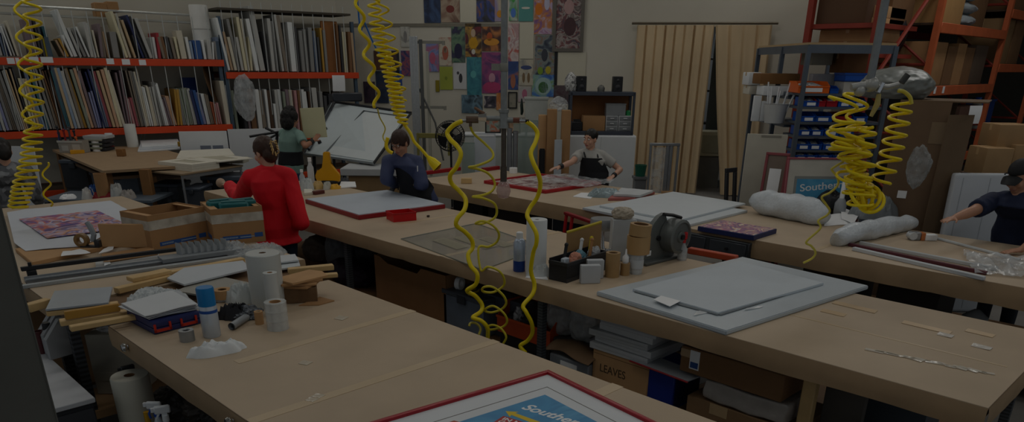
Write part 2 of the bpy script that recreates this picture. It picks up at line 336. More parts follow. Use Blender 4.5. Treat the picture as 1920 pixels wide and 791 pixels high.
def board(x,w,ytop,lean,cn,yb,bay,tier,dep=.72,fr=None,kind='mat_board'):
    """one board standing on edge in the rack: foot at pixel column x on the beam"""
    s,z0=SH.hit(x,yb);s1=SH.hit(x+w,yb)[0];z1=SH.hit(x,ytop)[1];th=max(.008,(s1-s)*.86);hh=z1-z0
    b=B();b.box((0,dep/2,hh/2),(th,dep,hh),bev=min(.004,th*.2));
    k=(bay,tier);i=_bi[k]=_bi.get(k,-1)+1
    where={(0,1):'upper row of the long orange-beamed rack',(0,0):'lower row of the long orange-beamed rack',(1,1):'upper row of the shorter rack',(1,0):'lower row of the shorter rack'}[k]
    o=obj('mat_board',b,mat(PAL[cn],.6,0,.05,3),None,f'{cn} board on edge, {ordn(i)} along the {where}','board',f'boards standing in the {where}')
    p=SH.at(s+th/2,z0+.004+abs(math.sin(math.radians(lean)))*th/2,fr if fr is not None else R.uniform(.0,.05));o.location=p;o.rotation_euler=Euler((0,math.radians(-lean),SH.rz),'ZYX').to_quaternion().to_euler() if 0 else (Matrix.Rotation(SH.rz,3,'Z')@Matrix.Rotation(math.radians(-lean),3,'Y')).to_euler()
    return o
# lower row of the long rack: (x0,x1,top y,lean deg,colours...)
for x0,x1,yt,ln,cs in ((-40,0,130,4,('grey','pale grey','lavender','grey','slate blue','grey')),(0,26,128,4,('slate blue','pale grey','lavender','grey')),(26,48,130,5,('taupe','grey','pale grey')),
  (48,62,128,4,('sand','dark grey')),(62,78,150,3,('cream','ivory','sand')),(78,100,131,5,('slate blue','steel blue','teal','pale grey')),(100,120,131,5,('grey','taupe','brown')),(120,134,131,5,('dark brown','teal')),
  (134,160,130,5,('sand','steel blue','pale grey','taupe')),(160,184,130,6,('ochre','sage','peach','mauve')),(184,192,170,4,('lavender',)),(192,206,131,5,('navy','slate blue')),(206,238,130,5,('dusty red','sand','peach','cream','ivory')),
  (238,246,133,0,('mauve',)),(246,262,182,3,('dusty red','pink','dusty red')),(262,282,131,3,('taupe','grey','ivory')),(282,304,160,3,('white','ivory','pale grey')),(304,318,155,5,('grey','white')),
  (318,334,182,8,('mauve','peach')),(334,344,167,-3,('ochre',)),(344,372,165,3,('grey','sage','sage','pale grey')),(372,390,172,7,('navy','blue','lavender')),(390,404,178,4,('white','taupe')),(404,418,193,5,('rust','pink'))):
    n=len(cs);x=x0
    for c in cs:
        w=(x1-x0)/n;m_=2 if w>6.5 else 1
        for q in range(m_): board(x,w/m_,yt+R.uniform(-3,4),ln+R.uniform(-1.2,1.2),c,lb(x,0)-1,0,0);x+=w/m_
# upper row of the long rack
for x,w,yt,ln,c in ((-30,7,50,3,'pale grey'),(-20,7,55,3,'white'),(-8,6,58,2,'slate blue'),(0,7,62,2,'pale grey'),(8,5,60,2,'slate blue'),(14,5,62,2,'navy'),(20,4,50,6,'white'),(26,4,45,7,'pale grey'),(32,5,40,6,'ivory'),
  (56,22,37,1,'mauve'),(76,5,38,-1,'charcoal'),(82,5,48,0,'dark grey'),(87,5,72,0,'olive yellow'),(94,8,50,3,'teal'),(120,5,75,17,'tan'),(126,5,72,16,'ochre'),(134,5,66,14,'white'),(140,8,18,12,'white'),(150,6,52,13,'pale grey'),(158,7,56,14,'grey'),(166,4,50,13,'white'),
  (171,7,42,2,'pale grey'),(178,5,44,4,'white'),(184,4,57,2,'ivory'),(190,6,45,-4,'mauve'),(196,6,50,-3,'taupe'),(203,4,60,2,'tan'),(214,14,60,-1,'grey'),(236,6,22,9,'cream'),(243,6,27,9,'ivory'),(252,5,38,10,'sand'),(262,4,66,8,'dark grey'),(268,5,28,13,'navy'),(274,5,30,14,'charcoal'),
  (282,7,34,13,'pale grey'),(293,5,70,0,'white'),(298,6,62,-3,'red'),(306,6,70,6,'taupe'),(312,7,69,8,'brown'),(320,6,69,6,'dark grey'),(327,6,70,5,'taupe'),(334,5,70,3,'cream'),(341,12,58,3,'ivory'),(355,6,70,3,'white'),(361,5,78,2,'steel blue'),(367,16,76,1,'blue'),(384,6,76,2,'white'),(391,8,75,-4,'pale grey'),(400,4,80,-5,'white'),(405,4,78,-2,'grey'),(410,7,70,1,'slate blue')):
    board(x,w,yt,ln,c,ub(x,0)-1,0,1,dep=.6 if w<9 else .3)
# shorter rack, upper row
for x,w,yt,ln,c in ((428,5,34,7,'white'),(434,5,60,6,'tan'),(440,6,70,6,'ivory'),(447,6,36,6,'grey'),(454,6,70,4,'pale grey'),(460,6,33,3,'cream'),(466,5,36,2,'ivory'),(472,5,70,-2,'cream'),(480,8,36,5,'white'),(490,11,12,5,'pale grey'),(503,5,60,1,'dark grey'),(512,7,35,0,'pale grey'),(520,5,40,1,'grey'),(530,5,28,3,'pale grey'),(536,7,30,4,'taupe'),(549,11,42,0,'white'),(562,4,50,0,'dark grey'),(568,7,58,0,'grey'),(576,7,55,0,'grey'),
  (585,8,52,-1,'grey'),(594,6,58,0,'slate blue'),(601,4,70,0,'dark grey'),(607,4,53,0,'ochre'),(612,5,57,0,'grey'),(637,4,45,0,'brown'),(642,4,48,0,'charcoal'),(648,8,60,0,'cream'),(657,6,60,-1,'brown'),(664,5,62,1,'tan')):
    board(x,w,yt,ln,c,ub(x,1)-1,1,1,dep=.6)
for x,w,yt,ln,c in ((428,9,152,2,'ivory'),(437,8,160,2,'white'),(446,6,170,1,'sage'),(462,7,185,0,'charcoal'),(469,5,190,2,'mauve'),(475,11,167,1,'brown'),(487,9,168,0,'white'),(496,8,170,2,'taupe'),(505,5,168,0,'white'),(511,7,170,1,'dark brown'),(519,5,195,0,'white'),(525,6,169,0,'pale grey'),(532,6,168,1,'white'),(539,5,172,0,'sage'),(545,6,168,1,'mauve'),(552,7,169,1,'ivory'),(560,5,170,0,'pink'),(566,6,170,0,'brown'),(573,5,168,0,'white'),(579,6,172,2,'white'),(586,5,172,0,'dark brown'),(594,10,165,1,'pale grey'),(606,6,172,0,'grey'),(614,6,180,0,'dark grey'),(622,7,176,0,'charcoal'),(634,7,174,0,'dark brown'),(646,6,172,0,'taupe')):
    board(x,w,yt,ln,c,250,1,0,dep=.6)
def onshelf(b,name,ms,x0,x1,y0,y1,back,dep,label,cat,tilt=0,group=None,parts=None):
    """carton or panel in the rack from its outline in the shelf plane"""
    s0,z0=SH.hit(x0,y1);s1,z1=SH.hit(x1,y0)
    return (s0+s1)/2,z0,abs(s1-s0),z1-z0
# brown cardboard sheet, cartons on top, white roll, hanging sign, bag, warped brown sheet
def rackbox(name,label,cat,x0,x1,y0,y1,back,dep,m_,bev=.01):
    s,z,w,h=onshelf(None,name,None,x0,x1,y0,y1,back,dep,label,cat);b=B();b.box((0,dep/2,h/2),(w,dep,h),bev=bev)
    return obj(name,b,m_,None,label,cat,loc=SH.at(s,z,back),rz=SH.rz)
rackbox('cardboard_sheet','large brown cardboard sheet standing in the shorter rack above a beam','cardboard',613,636,40,136,.1,.05,mat('8f5f35',.8))
for i,(x0,x1,y0,y1,lb_) in enumerate(((191,210,2,30,'small brown carton on top rail of the long rack, under a yellow edge'),(213,232,0,20,'second small carton on the top rail of the long rack'))):
    o=rackbox('carton',lb_,'box',x0,x1,y0,y1,.5,.3,CARD)
# tall white roll
s,z0=SH.hit(396,112);z1=SH.hit(396,8)[1];w=SH.hit(414,60)[0]-SH.hit(379,60)[0];r_=w/2
t=thing('paper_roll','thick white paper roll standing at the end of the long rack','roll',SH.at(s,z0,.35));b=B();b.lathe([(0,0),(r_,0),(r_,z1-z0-.02),(r_-.01,z1-z0),(r_*.35,z1-z0),(r_*.3,z1-z0-.05),(0,z1-z0-.05)]);obj('wound_paper',b,mat('d9d9d4',.7),t)
b=B();b.lathe([(r_+.002,(z1-z0)*.55),(r_+.002,(z1-z0)*.57)]);obj('wrap_band',b,mat('b5b5b0',.5),t)
s,z0=SH.hit(622,171);s1,z1=SH.hit(643,141);b=B();b.sheet(lambda u,v:Vector(((u-.5)*(s1-s),-.01-.02*math.sin(v*2),v*(z1-z0))),4,6,.002);obj('paper_sign',b,PAPER,None,'blank white paper taped to the shorter rack beam','sign',loc=SH.at((s+s1)/2,z0,-.045),rz=SH.rz)
s,z0=SH.hit(460,215);z1=SH.hit(460,150)[1];b=B();b.lump((0,0,0),(.17,.09,(z1-z0)/1.75),.3,2.4,3,4,flat=False);o=obj('plastic_bag',b,BAG,None,'crumpled clear plastic bag hanging among the boards in the shorter rack','bag',loc=SH.at(s,(z0+z1)/2,-.1),rz=SH.rz)
s,z0=SH.hit(408,193);z1=SH.hit(408,128)[1];b=B();b.sheet(lambda u,v:Vector(((u-.5)*.26+.12*(1-v)**2,.05+.5*u,v*(z1-z0)+.02)),8,10,.006);obj('cardboard_sheet',b,mat('6e5238',.8),None,'warped brown sheet curling at the end of the long rack lower row','cardboard',loc=SH.at(s-.02,z0,.03),rz=SH.rz)
s,z0=SH.hit(385,215);z1=SH.hit(384,147)[1];w=.27;b=B();b.box((0,.01,(z1-z0)/2),(w,.02,z1-z0));obj('blue_sheet',b,mat('1d3f8e',.4),None,'deep blue panel standing at the back of the long rack','panel',loc=SH.at(s,z0-.0,.2+.6),rz=SH.rz)
# white panels leaning against the lower shelves of both racks
for i,(x0,x1,y0,y1,lb_) in enumerate(((-30,82,258,395,'tall white panel leaning on the rack behind the coiled yellow hose'),(346,435,243,330,'white panel with two cut-outs leaning under the long rack'),(440,560,240,340,'plain white panel leaning under the shorter rack'))):
    p0=PD(x0,y1,[10.4,12.2,13.0][i]);p0b=PD(x1,y1,[10.4,12.4,13.4][i]);zt_=PD(x0,y0,[11.6,12.6,13.3][i]).z
    d=(p0b-p0);d.z=0;w=d.length;h=zt_-.0;b=B();b.box((w/2,0,h/2),(w,.02,h),bev=.003)
    t=thing('foam_sheet',lb_,'panel',(p0.x,p0.y,.0),rot=(Matrix.Rotation(math.atan2(d.y,d.x),3,'Z')@Matrix.Rotation(-.1,3,'X')).to_euler());obj('board',b,mat('cdd0d2',.5,0,.02),t)
    if i==1:
        for xx in (.52,.78):
            b=B();b.box((w*xx,-.012,h-.42),(.16,.006,.4));obj('cutout',b,mat('6f7684',.6),t)
# ---------------------------------------------------------------- back wall: prints
def poster(x0,x1,y0,y1,a,label,th=.012,back=-.013,frame=None,mid=None,cat='poster',name='poster',fw_=.02,shape=None):
    s0,z0=WB.hit((x0+x1)/2,y1);_,z1=WB.hit((x0+x1)/2,y0);sa=WB.hit(x0,(y0+y1)/2)[0];sb=WB.hit(x1,(y0+y1)/2)[0];w,h=sb-sa,z1-z0
    t=thing(name,label,cat,WB.at((sa+sb)/2,z0,back),WB.rz)
    b=B();b.box((0,0,h/2),(w,th,h));obj('print',b,a,t)
    if frame:
        b=B()
        for c,d in (((0,-.01,.0+fw_/2),(w,.03,fw_)),((0,-.01,h-fw_/2),(w,.03,fw_)),((-w/2+fw_/2,-.01,h/2),(fw_,.03,h-2*fw_)),((w/2-fw_/2,-.01,h/2),(fw_,.03,h-2*fw_))): b.box(c,d)
        obj('frame',b,frame,t)
    for (cx,cz,rx,rz_,cc) in (shape or ()):
        b=B();b.lathe([(0,0),(1,0),(1,1),(0,1)],n=18,M=Matrix.Translation((cx*w,-th/2-.001,cz*h))@Matrix.Diagonal((rx*w,.002,rz_*h,1))@Matrix.Rotation(pi/2,4,'X'));obj('painted_shape',b,mat(cc,.45,0,.1),t)
    return t
PO=[(795,826,-30,43,('0f1626','1d3054','30507e','111b30'),2.5,'dark navy blue print high on the wall, uppermost of the row by a brown print',()),
(827,862,-30,42,('5f4030','8f6e58','b09a80','6a463c'),3,'brown and cream print beside the navy blue print',((0,.75,.25,.12,'b5b3a2'),(.0,.35,.22,.1,'7a352c'))),
(894,928,-30,41,('20232c','3a3a40','27418a','8a5a20'),4,'dark print with blue and orange flecks, above the orange sunset print',()),
(928,947,-30,40,('b9aa92','b9aa92','8c7fb0','b98a3a'),2,'narrow lilac and ochre print to one side of the pipe top',((0,.2,.3,.1,'c98a28'),)),
(955,971,-30,39,('b9c0b5','4f9a55','b5bcc0','4f78b0'),2,'narrow green and blue striped print beside a teal print',((0,.72,.3,.22,'4a9a4f'),(0,.22,.3,.13,'4f7cc4'))),
(973,1000,-30,40,('3f8c84','48968e','3f8c84'),1,'plain teal print with an orange drop at its top',((0,.72,.14,.08,'d85a2c'),(0,.36,.3,.03,'d7d2c4'))),
(1002,1036,-30,64,('5a3a78','8a5a90','c77a26','b9a6c6','a04a70'),3.5,'tall orange, purple and lilac print beside the big grey-framed print',((-.25,.5,.2,.12,'d0761a'),(.2,.62,.15,.14,'b9b6cc'))),
(847,872,45,117,('2c5a4a','6a8a6a','2d2b48','3d3a60'),2.5,'green print with a dark purple lower half, beside the red and gold print',((0,.3,.3,.2,'2a2846'),)),
(873,903,44,107,('7a1d24','3a2a2a','b98a20','4d3422'),3,'red print with a gold shape in its middle',((0,.42,.28,.17,'c9961c'),(0,.72,.14,.12,'bfa58c'),(0,.16,.12,.08,'c9c4b8'))),
(904,940,46,96,('241f2c','5a3428','c77a2c','30303c'),2.5,'dark print with an orange sunset glow',((0,.35,.4,.14,'cf8f35'),(-.1,.55,.15,.16,'b5582c'))),
(953,973,44,115,('c9a5a5','b58a8a','cfc4bf','c25a4a','7a5a8a'),4,'pale pink print with red and violet patches next to the pipe',()),
(1003,1040,66,140,('2a3040','465060','7c8a86','8a6a60','5a8a3a'),5,'dark tall print full of small green and pink patches',((-.2,.1,.14,.1,'7a9a30'),(.2,.12,.14,.1,'b5a52c'),(0,.5,.16,.16,'3c3f48'))),
(752,769,50,88,('b5b3a8','c0beb2','8a8880'),5,'small pale pencil sketch pinned high behind the yellow coil',((0,.5,.2,.3,'8a8884'),)),
(800,823,78,134,('5f6fa8','7f8ac0','b05f80','4f86b8'),4,'lilac and blue print with a pink centre',((0,.45,.25,.2,'b9607c'),)),
(824,847,70,123,('c9bfa8','c4b8a2','b05a48'),5,'ivory print with red line work',((0,.45,.25,.25,'b0604c'),(0,.55,.15,.1,'c9bda6'))),
(825,849,125,168,('9aa41e','a3ad20','9aa41e'),1,'lime green square print',((0,.5,.1,.08,'7c8a30'),)),
(851,875,118,167,('c3c4c4','c9caca','b9baba'),1,'white print with a small black ink sketch',((.05,.42,.14,.18,'3c3c40'),(-.15,.62,.1,.06,'4c4c50'))),
(876,903,107,178,('1f6a7c','2a7f90','35909a','1f5f72'),4,'turquoise print below the red and gold print',((-.05,.55,.2,.1,'5fa8a8'),)),
(904,942,98,175,('2a2044','5a3470','a0407a','3a2a5c'),2.5,'deep purple print fading to magenta',((0,.15,.45,.14,'b0406c'),(0,.38,.16,.12,'c08fa0'))),
(953,972,115,168,('1d3468','2a4a8a','b0684c'),2.5,'narrow dark blue print with an orange lower part, by the pipe',((0,.3,.25,.25,'a86a52'),)),
(974,1000,112,160,('b5ac94','c0b8a0','8a8a86'),4,'ivory print with two small brown upright shapes',((-.18,.3,.1,.2,'7a6448'),(.18,.3,.1,.2,'7a6448'),(0,.7,.4,.08,'3f4c78'))),
(998,1040,140,181,('1d4c9a','2f72c0','7fa8a0','6f9a40'),3.5,'bright blue print with a pale ring and green centre',((0,.48,.36,.4,'9ab5b0'),(0,.42,.22,.26,'4f8a3c'))),
(866,905,178,212,('1f2c38','38505f','6f94a8','2c3036'),3,'wide dark slate print with a light blue patch',()),
(908,931,180,202,('23202c','4a4452','c4b8b4'),6,'small dark print with pale strokes under the purple print',()),
(931,945,174,206,('b0601c','c97a26','d6c0a0'),5,'small orange print half behind the hose valve',()),
(953,970,172,203,('8a8474','948e7c','6a6a5c'),3,'beige print in a thin black frame',()),
(972,996,163,191,('a5a49c','b5aeac','b5748a'),3,'grey print with a pink blot',((0,.55,.2,.3,'b06a82'),)),
(735,749,95,140,('1c1a1e','302c30','6a3c24'),5,'narrow black print behind the yellow coils',()),
(753,771,95,142,('20264c','3c3a78','a04a58','28306a'),5,'dark blue print with red patches behind the metal rail',()),
(702,732,95,131,('2c2420','5a3a28','7a4a2c'),4,'dark brown print behind the yellow coils',()),
(737,754,132,161,('10489a','1454ac','10489a'),1,'plain bright blue sheet behind the yellow coils',()),
(683,704,153,193,('3a303c','4c3c4c','30283a'),3,'dull purple print beside the shorter rack',()),
(706,728,133,193,('1d2434','283a58','4a3a3c'),3,'tall dark blue print beside the dull purple print',())]
for i,(x0,x1,y0,y1,cs,scl,lb_,shp) in enumerate(PO):
    fr=None
    if 'thin black frame' in lb_: fr=mat('1c1c1e',.5)
    poster(x0,x1,y0,y1,art(cs,scl,'noise',i*1.37),lb_,frame=fr,shape=shp,back=-.012-.001*(i%3))
poster(1038,1096,-40,97,art(('8a8078','5a4844','a39a94','7a3c3c','3c4250','b0a49c'),5,'noise',50.3),'big print of mixed reds and creams in a wide grey frame','framed',frame=mat('6c675f',.4,.3),back=-.02,fw_=.07,cat='framed print',name='framed_print',shape=((.05,.35,.2,.13,'4a3034'),(0,.62,.16,.1,'b08f8c'),(-.02,.5,.12,.06,'2f3648'))) if 0 else poster(1038,1096,-40,97,art(('8a8078','5a4844','a39a94','7a3c3c','3c4250','b0a49c'),5,'noise',50.3),'big print of mixed reds and creams in a wide grey frame',frame=mat('6c675f',.4,.3),back=-.02,fw_=.06,cat='framed print',name='framed_print',shape=((.05,.35,.2,.13,'4a3034'),(0,.62,.16,.1,'b08f8c')))
b=B();sa,z0=WB.hit(1041,163);sb,z1=WB.hit(1045,95);b.box((0,0,(z1-z0)/2),(.06,.012,z1-z0));obj('black_strip',b,BLACK,None,'narrow black strip on the wall under the big grey-framed print','strip',loc=WB.at(sa,z0,-.012),rz=WB.rz)
b=B();sa,z0=WB.hit(821,172);b.box((0,0,.11),(.08,.02,.22),bev=.005);obj('wall_tag',b,mat('8a7a10',.5),None,'small dull yellow tag on the wall beside the lime print','tag',loc=WB.at(sa,z0,-.012),rz=WB.rz)
# blank cream panels between prints
for x0,x1,y0,y1,lb_ in ((863,893,-30,42,'blank cream board between two prints in the uppermost row'),(975,1001,42,110,'blank cream board under the plain teal print'),(1046,1098,98,166,'blank cream board under the big grey-framed print')):
    poster(x0,x1,y0,y1,mat('c9c4b0',.6,0,.02),lb_,cat='board',name='blank_board')
# ---------------------------------------------------------------- curtain of beige fabric
def curtain(label,us,z0f,z1f,nf,amp,seed,back=-.16):
    b=B()
    def f(u,v):
        s=us(u,v);ph=u*nf*2*pi;k=1-.25*v
        return Vector((s,amp*k*(max(0,math.cos(ph))**5*(.75+.25*math.sin(u*17+seed))-.12*math.cos(ph))+.02*noise.noise(Vector((u*9,v*3,seed))),z0f+(z1f-z0f)*v))
    b.sheet(f,nf*20,26,.004);obj('curtain',b,mat('d6be98',.75,0,.05,2),None,label,'curtain',loc=WB.at(0,0,back),rz=WB.rz)
uA=WB.hit(1185,200)[0];uM=WB.hit(1338,60)[0];uB=WB.hit(1426,200)[0]
uAb,uMb=WB.hit(1190,355)[0],WB.hit(1306,340)[0]
curtain('wide beige pleated curtain drawn over most of the doorway',lambda u,v:(uA+.0)*(1-u)+u*(uMb+(uM-uMb)*v**.8),.02,zt+.02,8,.12,1.0)
uC0,uC1=WB.hit(1352,340)[0],WB.hit(1412,340)[0]
def rcur(u,v):
    l=uC0+(uM+.02-uC0)*max(0,v)**1.3-.06*math.sin(v*pi);r=uC1+(uB-uC1)*v;return l*(1-u)+r*u
curtain('narrow beige curtain gathered at the doorway side near the shelves',rcur,.02,zt+.02,4,.09,2.0,-.19)
b=B();b.cyl((uA-.1,0,zt+.05),(uB+.1,0,zt+.05),.02,n=10);obj('curtain_rod',b,mat('6a6050',.5,.4),None,'dark rod carrying the beige curtains over the doorway','rod',loc=WB.at(0,0,-.13),rz=WB.rz)
# things glimpsed in the store room through the gap
b=B();sa=WB.hit(1322,200)[0];b.box((0,0,1.6),(.32,.1,3.2));obj('store_door_post',b,mat('5f6c74',.5),None,'grey-blue post seen through the curtain gap','post',loc=WB.at(sa+.25,0,1.6),rz=WB.rz)
t=thing('pale_crate','pale crate on a stand seen through the curtain gap','crate',WB.at(WB.hit(1322,300)[0]+.1,0,1.0),WB.rz)
b=B();b.box((0,0,.88),(.5,.4,.5),bev=.02);obj('body',b,mat('b5b39c',.6),t);b=B();b.box((0,-.21,.88),(.34,.02,.34));obj('panel',b,mat('9a9a86',.6),t);b=B();b.box((0,0,.31),(.46,.36,.62));obj('stand',b,mat('6c6c68',.7),t)
for k,(dx,z,c) in enumerate(((.75,1.9,'3c3a38'),(.7,1.25,'8a8a84'),(.8,.9,'5c5a56'))):
    b=B();b.lump((0,0,0),(.16,.14,.16),.3,2,k+20,3);obj('wrapped_bundle',b,mat(c,.8),None,f'{["dark","pale","dull"][k]} bundle on the store shelf behind the curtain gap','bundle',loc=WB.at(WB.hit(1345,250)[0]+dx-.7,z,1.9),rz=WB.rz)
t=thing('store_shelf','dark shelf unit behind the curtain gap','shelving',WB.at(WB.hit(1345,250)[0]+.1,0,1.9),WB.rz)
for z in (.88,1.23,1.88,2.5): b=B();b.box((0,0,z-.015),(1.0,.5,.03));obj('shelf_board',b,mat('33353a',.5),t)
for x in (-.48,.48):
    b=B();b.box((x,0,1.4),(.04,.5,2.8));obj('side_panel',b,mat('33353a',.5),t)
# ---------------------------------------------------------------- helpers for things set square to the view
def fr(x0,x1,y0,y1,D):
    xm,ym=(x0+x1)/2,(y0+y1)/2;a,b=PD(x0,ym,D),PD(x1,ym,D);z0=PD(xm,y1,D).z;z1=PD(xm,y0,D).z;q=(a+b)/2
    return Vector((q.x,q.y,z0)),(a-b).length,z1-z0
def carton(label,loc,w,d,h,rz=FR,open_=False,m_=CARD,name='carton',tape=True,flaps=0,group=None,cat='box',inner=CARDD,lid=None):
    t=thing(name,label,cat,loc,rz,group);k=.008
    if open_:
        b=B();b.bb(-w/2,w/2,-d/2,-d/2+k,0,h).bb(-w/2,w/2,d/2-k,d/2,0,h).bb(-w/2,-w/2+k,-d/2+k,d/2-k,0,h).bb(w/2-k,w/2,-d/2+k,d/2-k,0,h).bb(-w/2+k,w/2-k,-d/2+k,d/2-k,0,k);obj('body',b,m_,t)
        if flaps:
            for sx,sy,rx,ry in ((0,-1,1,0),(0,1,1,0),(-1,0,0,1),(1,0,0,1)):
                b=B();L=flaps
                if sx==0: b.box((0,sy*(d/2+L*.42),h-L*.25),(w-.01,L,.006),rx=-sy*.55)
                else: b.box((sx*(w/2+L*.42),0,h-L*.25),(L,d-.01,.006),ry=sx*.55)
                obj('flap',b,m_,t)
    else:
        b=B();b.box((0,0,h/2),(w,d,h),bev=min(.012,h*.1),seg=2);obj('body',b,m_,t)
        if tape:
            b=B();b.box((0,0,h+.0006),(w*1.0-.02,.05,.0012));b.box((-w/2-.0006,0,h*.86),(.0012,.05,h*.28));b.box((w/2+.0006,0,h*.86),(.0012,.05,h*.28));b.box((0,0,h+.0014),(.004,.004,.0004));obj('tape',b,mat('c7a679',.25,0,.03),t)
    return t
def fcart(label,x0,x1,y0,y1,D,dep,**k):
    l,w,h=fr(x0,x1,y0,y1,D);l=l+Vector((dep/2*_q,dep/2*_q,0));return carton(label,l,w,dep,h,**k)
def fbox(name,label,cat,x0,x1,y0,y1,D,dep,m_,bev=.006,group=None,rz=FR,seg=1):
    l,w,h=fr(x0,x1,y0,y1,D);b=B();b.box((0,0,h/2),(w,dep,h),bev=bev,seg=seg);return obj(name,b,m_,None,label,cat,group,loc=l+Vector((dep/2*_q,dep/2*_q,0)),rz=rz)
def leaner(name,label,cat,x0,x1,y0,y1,D,th,parts,tilt=-.12,rz=FR,floor=True):
    """a panel leaning back: its foot on the floor below the pixel box; parts(b_add) builds children in local x,z"""
    l,w,h=fr(x0,x1,y0,y1,D);z0=l.z;hh=h+(z0 if floor else 0)
    t=thing(name,label,cat,(l.x,l.y,0 if floor else z0),rot=(Matrix.Rotation(rz,3,'Z')@Matrix.Rotation(tilt,3,'X')).to_euler());parts(t,w,hh,th);return t
# ---------------------------------------------------------------- cabinets and shelf against the back wall
Dc=13.2;l,w,h=fr(1060,1190,254,345,Dc);H1=l.z+h;t=thing('cabinet','white two-door metal cabinet under the dark open shelf','cabinet',LD(0,0)+Vector((l.x,l.y,0)),FR)
b=B();b.bb(-w/2,w/2,.02,.5,0.05,H1,bev=.01);obj('body',b,WHITE,t)
for s in (-1,1):
    b=B();b.box((s*w/4,.01,H1/2+.02),(w/2-.006,.02,H1-.08),bev=.004);d_=obj('door',b,mat('d6dadb',.45,0,.02),t);b=B();b.cyl((s*.03,-.02,H1*.5),(s*.03,-.02,H1*.5+.12),.008,n=8);b.cyl((s*.03,-.02,H1*.5+.02),(s*.03,.0,H1*.5+.02),.006,n=6);b.cyl((s*.03,-.02,H1*.5+.1),(s*.03,.0,H1*.5+.1),.006,n=6);obj('handle',b,STEEL,d_)
b=B();b.bb(-w/2+.03,w/2-.03,.06,.46,0,.05);obj('plinth',b,BLACK,t)
l2,w2,h2=fr(1068,1190,170,250,Dc+.05);z2=H1+.002;SHM=mat('474d58',.45,.3)
t=thing('open_shelf','dark grey open metal shelf standing on the white cabinet','shelf',(l2.x,l2.y,z2),FR)
for z in (.02,h2-.03): b=B();b.bb(-w2/2,w2/2,0,.45,z-.02,z+.04,bev=.004);obj('shelf_board',b,SHM,t)
for sx in (-1,1):
    for y in (.02,.43): b=B();b.bb(sx*(w2/2-.02)-.02,sx*(w2/2-.02)+.02,y-.02,y+.02,0,h2);obj('post',b,SHM,t)
b=B();b.bb(-w2/2+.02,w2/2-.02,.44,.45,.06,h2-.05);obj('back_panel',b,mat('8a5c34',.7),t)
Ds=Dc+.12;zs=z2+.06
def on(x0,x1,y0,y1,z,D=Ds):
    l,w,h=fr(x0,x1,y0,y1,D);l.z=z;return l,w,h
def speaker(x0,x1,lb_):
    l,w,h=on(x0,x1,140,169,z2+h2+.01);t=thing('speaker',lb_,'speaker',l,FR);b=B();b.bb(-w/2,w/2,0,.2,0,h,bev=.008);obj('cabinet',b,BLACK,t)
    for z,r in ((h*.3,w*.36),(h*.74,w*.22)): b=B();b.lathe([(0,.012),(r*.3,.01),(r*.9,-.004),(r,.0),(r,-.01)],(0,0,z),18,Matrix.Rotation(pi/2,4,'X'));obj('cone',b,mat('2c2d31',.4),t)
speaker(1082,1100,'black speaker on the dark shelf, beside a patterned white bag');speaker(1150,1168,'lone black speaker on the dark shelf, nearer the curtain')
l,w,h=on(1062,1082,135,169,z2+h2+.01);b=B();b.lump((0,.1,0),(w*.6,.1,h/1.75),.15,2,5,3);obj('patterned_bag',b,art(('c9c9c6','3a3a3e','d6d6d2','77777a'),9,'noise',8),None,'white bag with black pattern on the dark shelf','bag',loc=l,rz=FR)
l,w,h=on(1122,1135,156,169,z2+h2+.01);b=B();b.lathe([(0,0),(w*.5,0),(w*.55,h*.5),(w*.3,h*.9),(0,h)],(0,.1,0),18);obj('small_bell',b,mat('6a6a66',.5,.4),None,'small grey domed bell between the two speakers','bell',loc=l,rz=FR)
l,w,h=on(1093,1135,215,243,zs);carton('brown carton inside the dark open shelf',l+Vector((.12,.12,0)),w,.3,h)
l,w,h=on(1072,1092,222,243,zs);b=B();b.bb(-w/2,w/2,0,.2,0,h*.8,bev=.01);b.bb(-w/3,w/3,.02,.15,h*.8,h);obj('black_case',b,BLACK,None,'small black case beside the carton in the dark shelf','case',loc=l,rz=FR)
for (x0,x1,lb_) in ((1136,1159,'pale drawer unit in the dark shelf, beside the carton'),(1160,1184,'pale drawer unit in the dark shelf, nearest the curtain')):
    l,w,h=on(x0,x1,214,243,zs);t=thing('drawer_unit',lb_,'drawer unit',l,FR);b=B();b.bb(-w/2,w/2,.01,.25,0,h,bev=.006);obj('case',b,mat('b9bcbd',.5),t)
    for k in range(3): b=B();z=h*(k+.5)/3;b.box((0,.005,z),(w*.84,.02,h*.24),bev=.004);d_=obj('drawer',b,mat('7d8183',.4),t);b=B();b.box((0,-.01,z),(w*.3,.015,.012));obj('pull',b,mat('d5d7d8',.4),d_)
zz=zs+h
l,w,h=on(1137,1174,190,213,zz);b=B();b.bb(-w/2,w/2,.02,.24,0,h*.93,bev=.008);b.bb(-w/2-.005,w/2+.005,.015,.245,h*.9,h,bev=.004);obj('storage_box',b,mat('8c9092',.4,0,.1),None,'grey lidded plastic box on top of the pale drawer units','box',loc=l,rz=FR)
l,w,h=on(1175,1184,203,213,zz);b=B();b.lathe([(0,0),(w*.5,0),(w*.5,h*.8),(w*.3,h),(0,h)],(0,.1,0),14);obj('green_cup',b,mat('2f9a5a',.4),None,'small green cup on the pale drawer units','cup',loc=l,rz=FR)
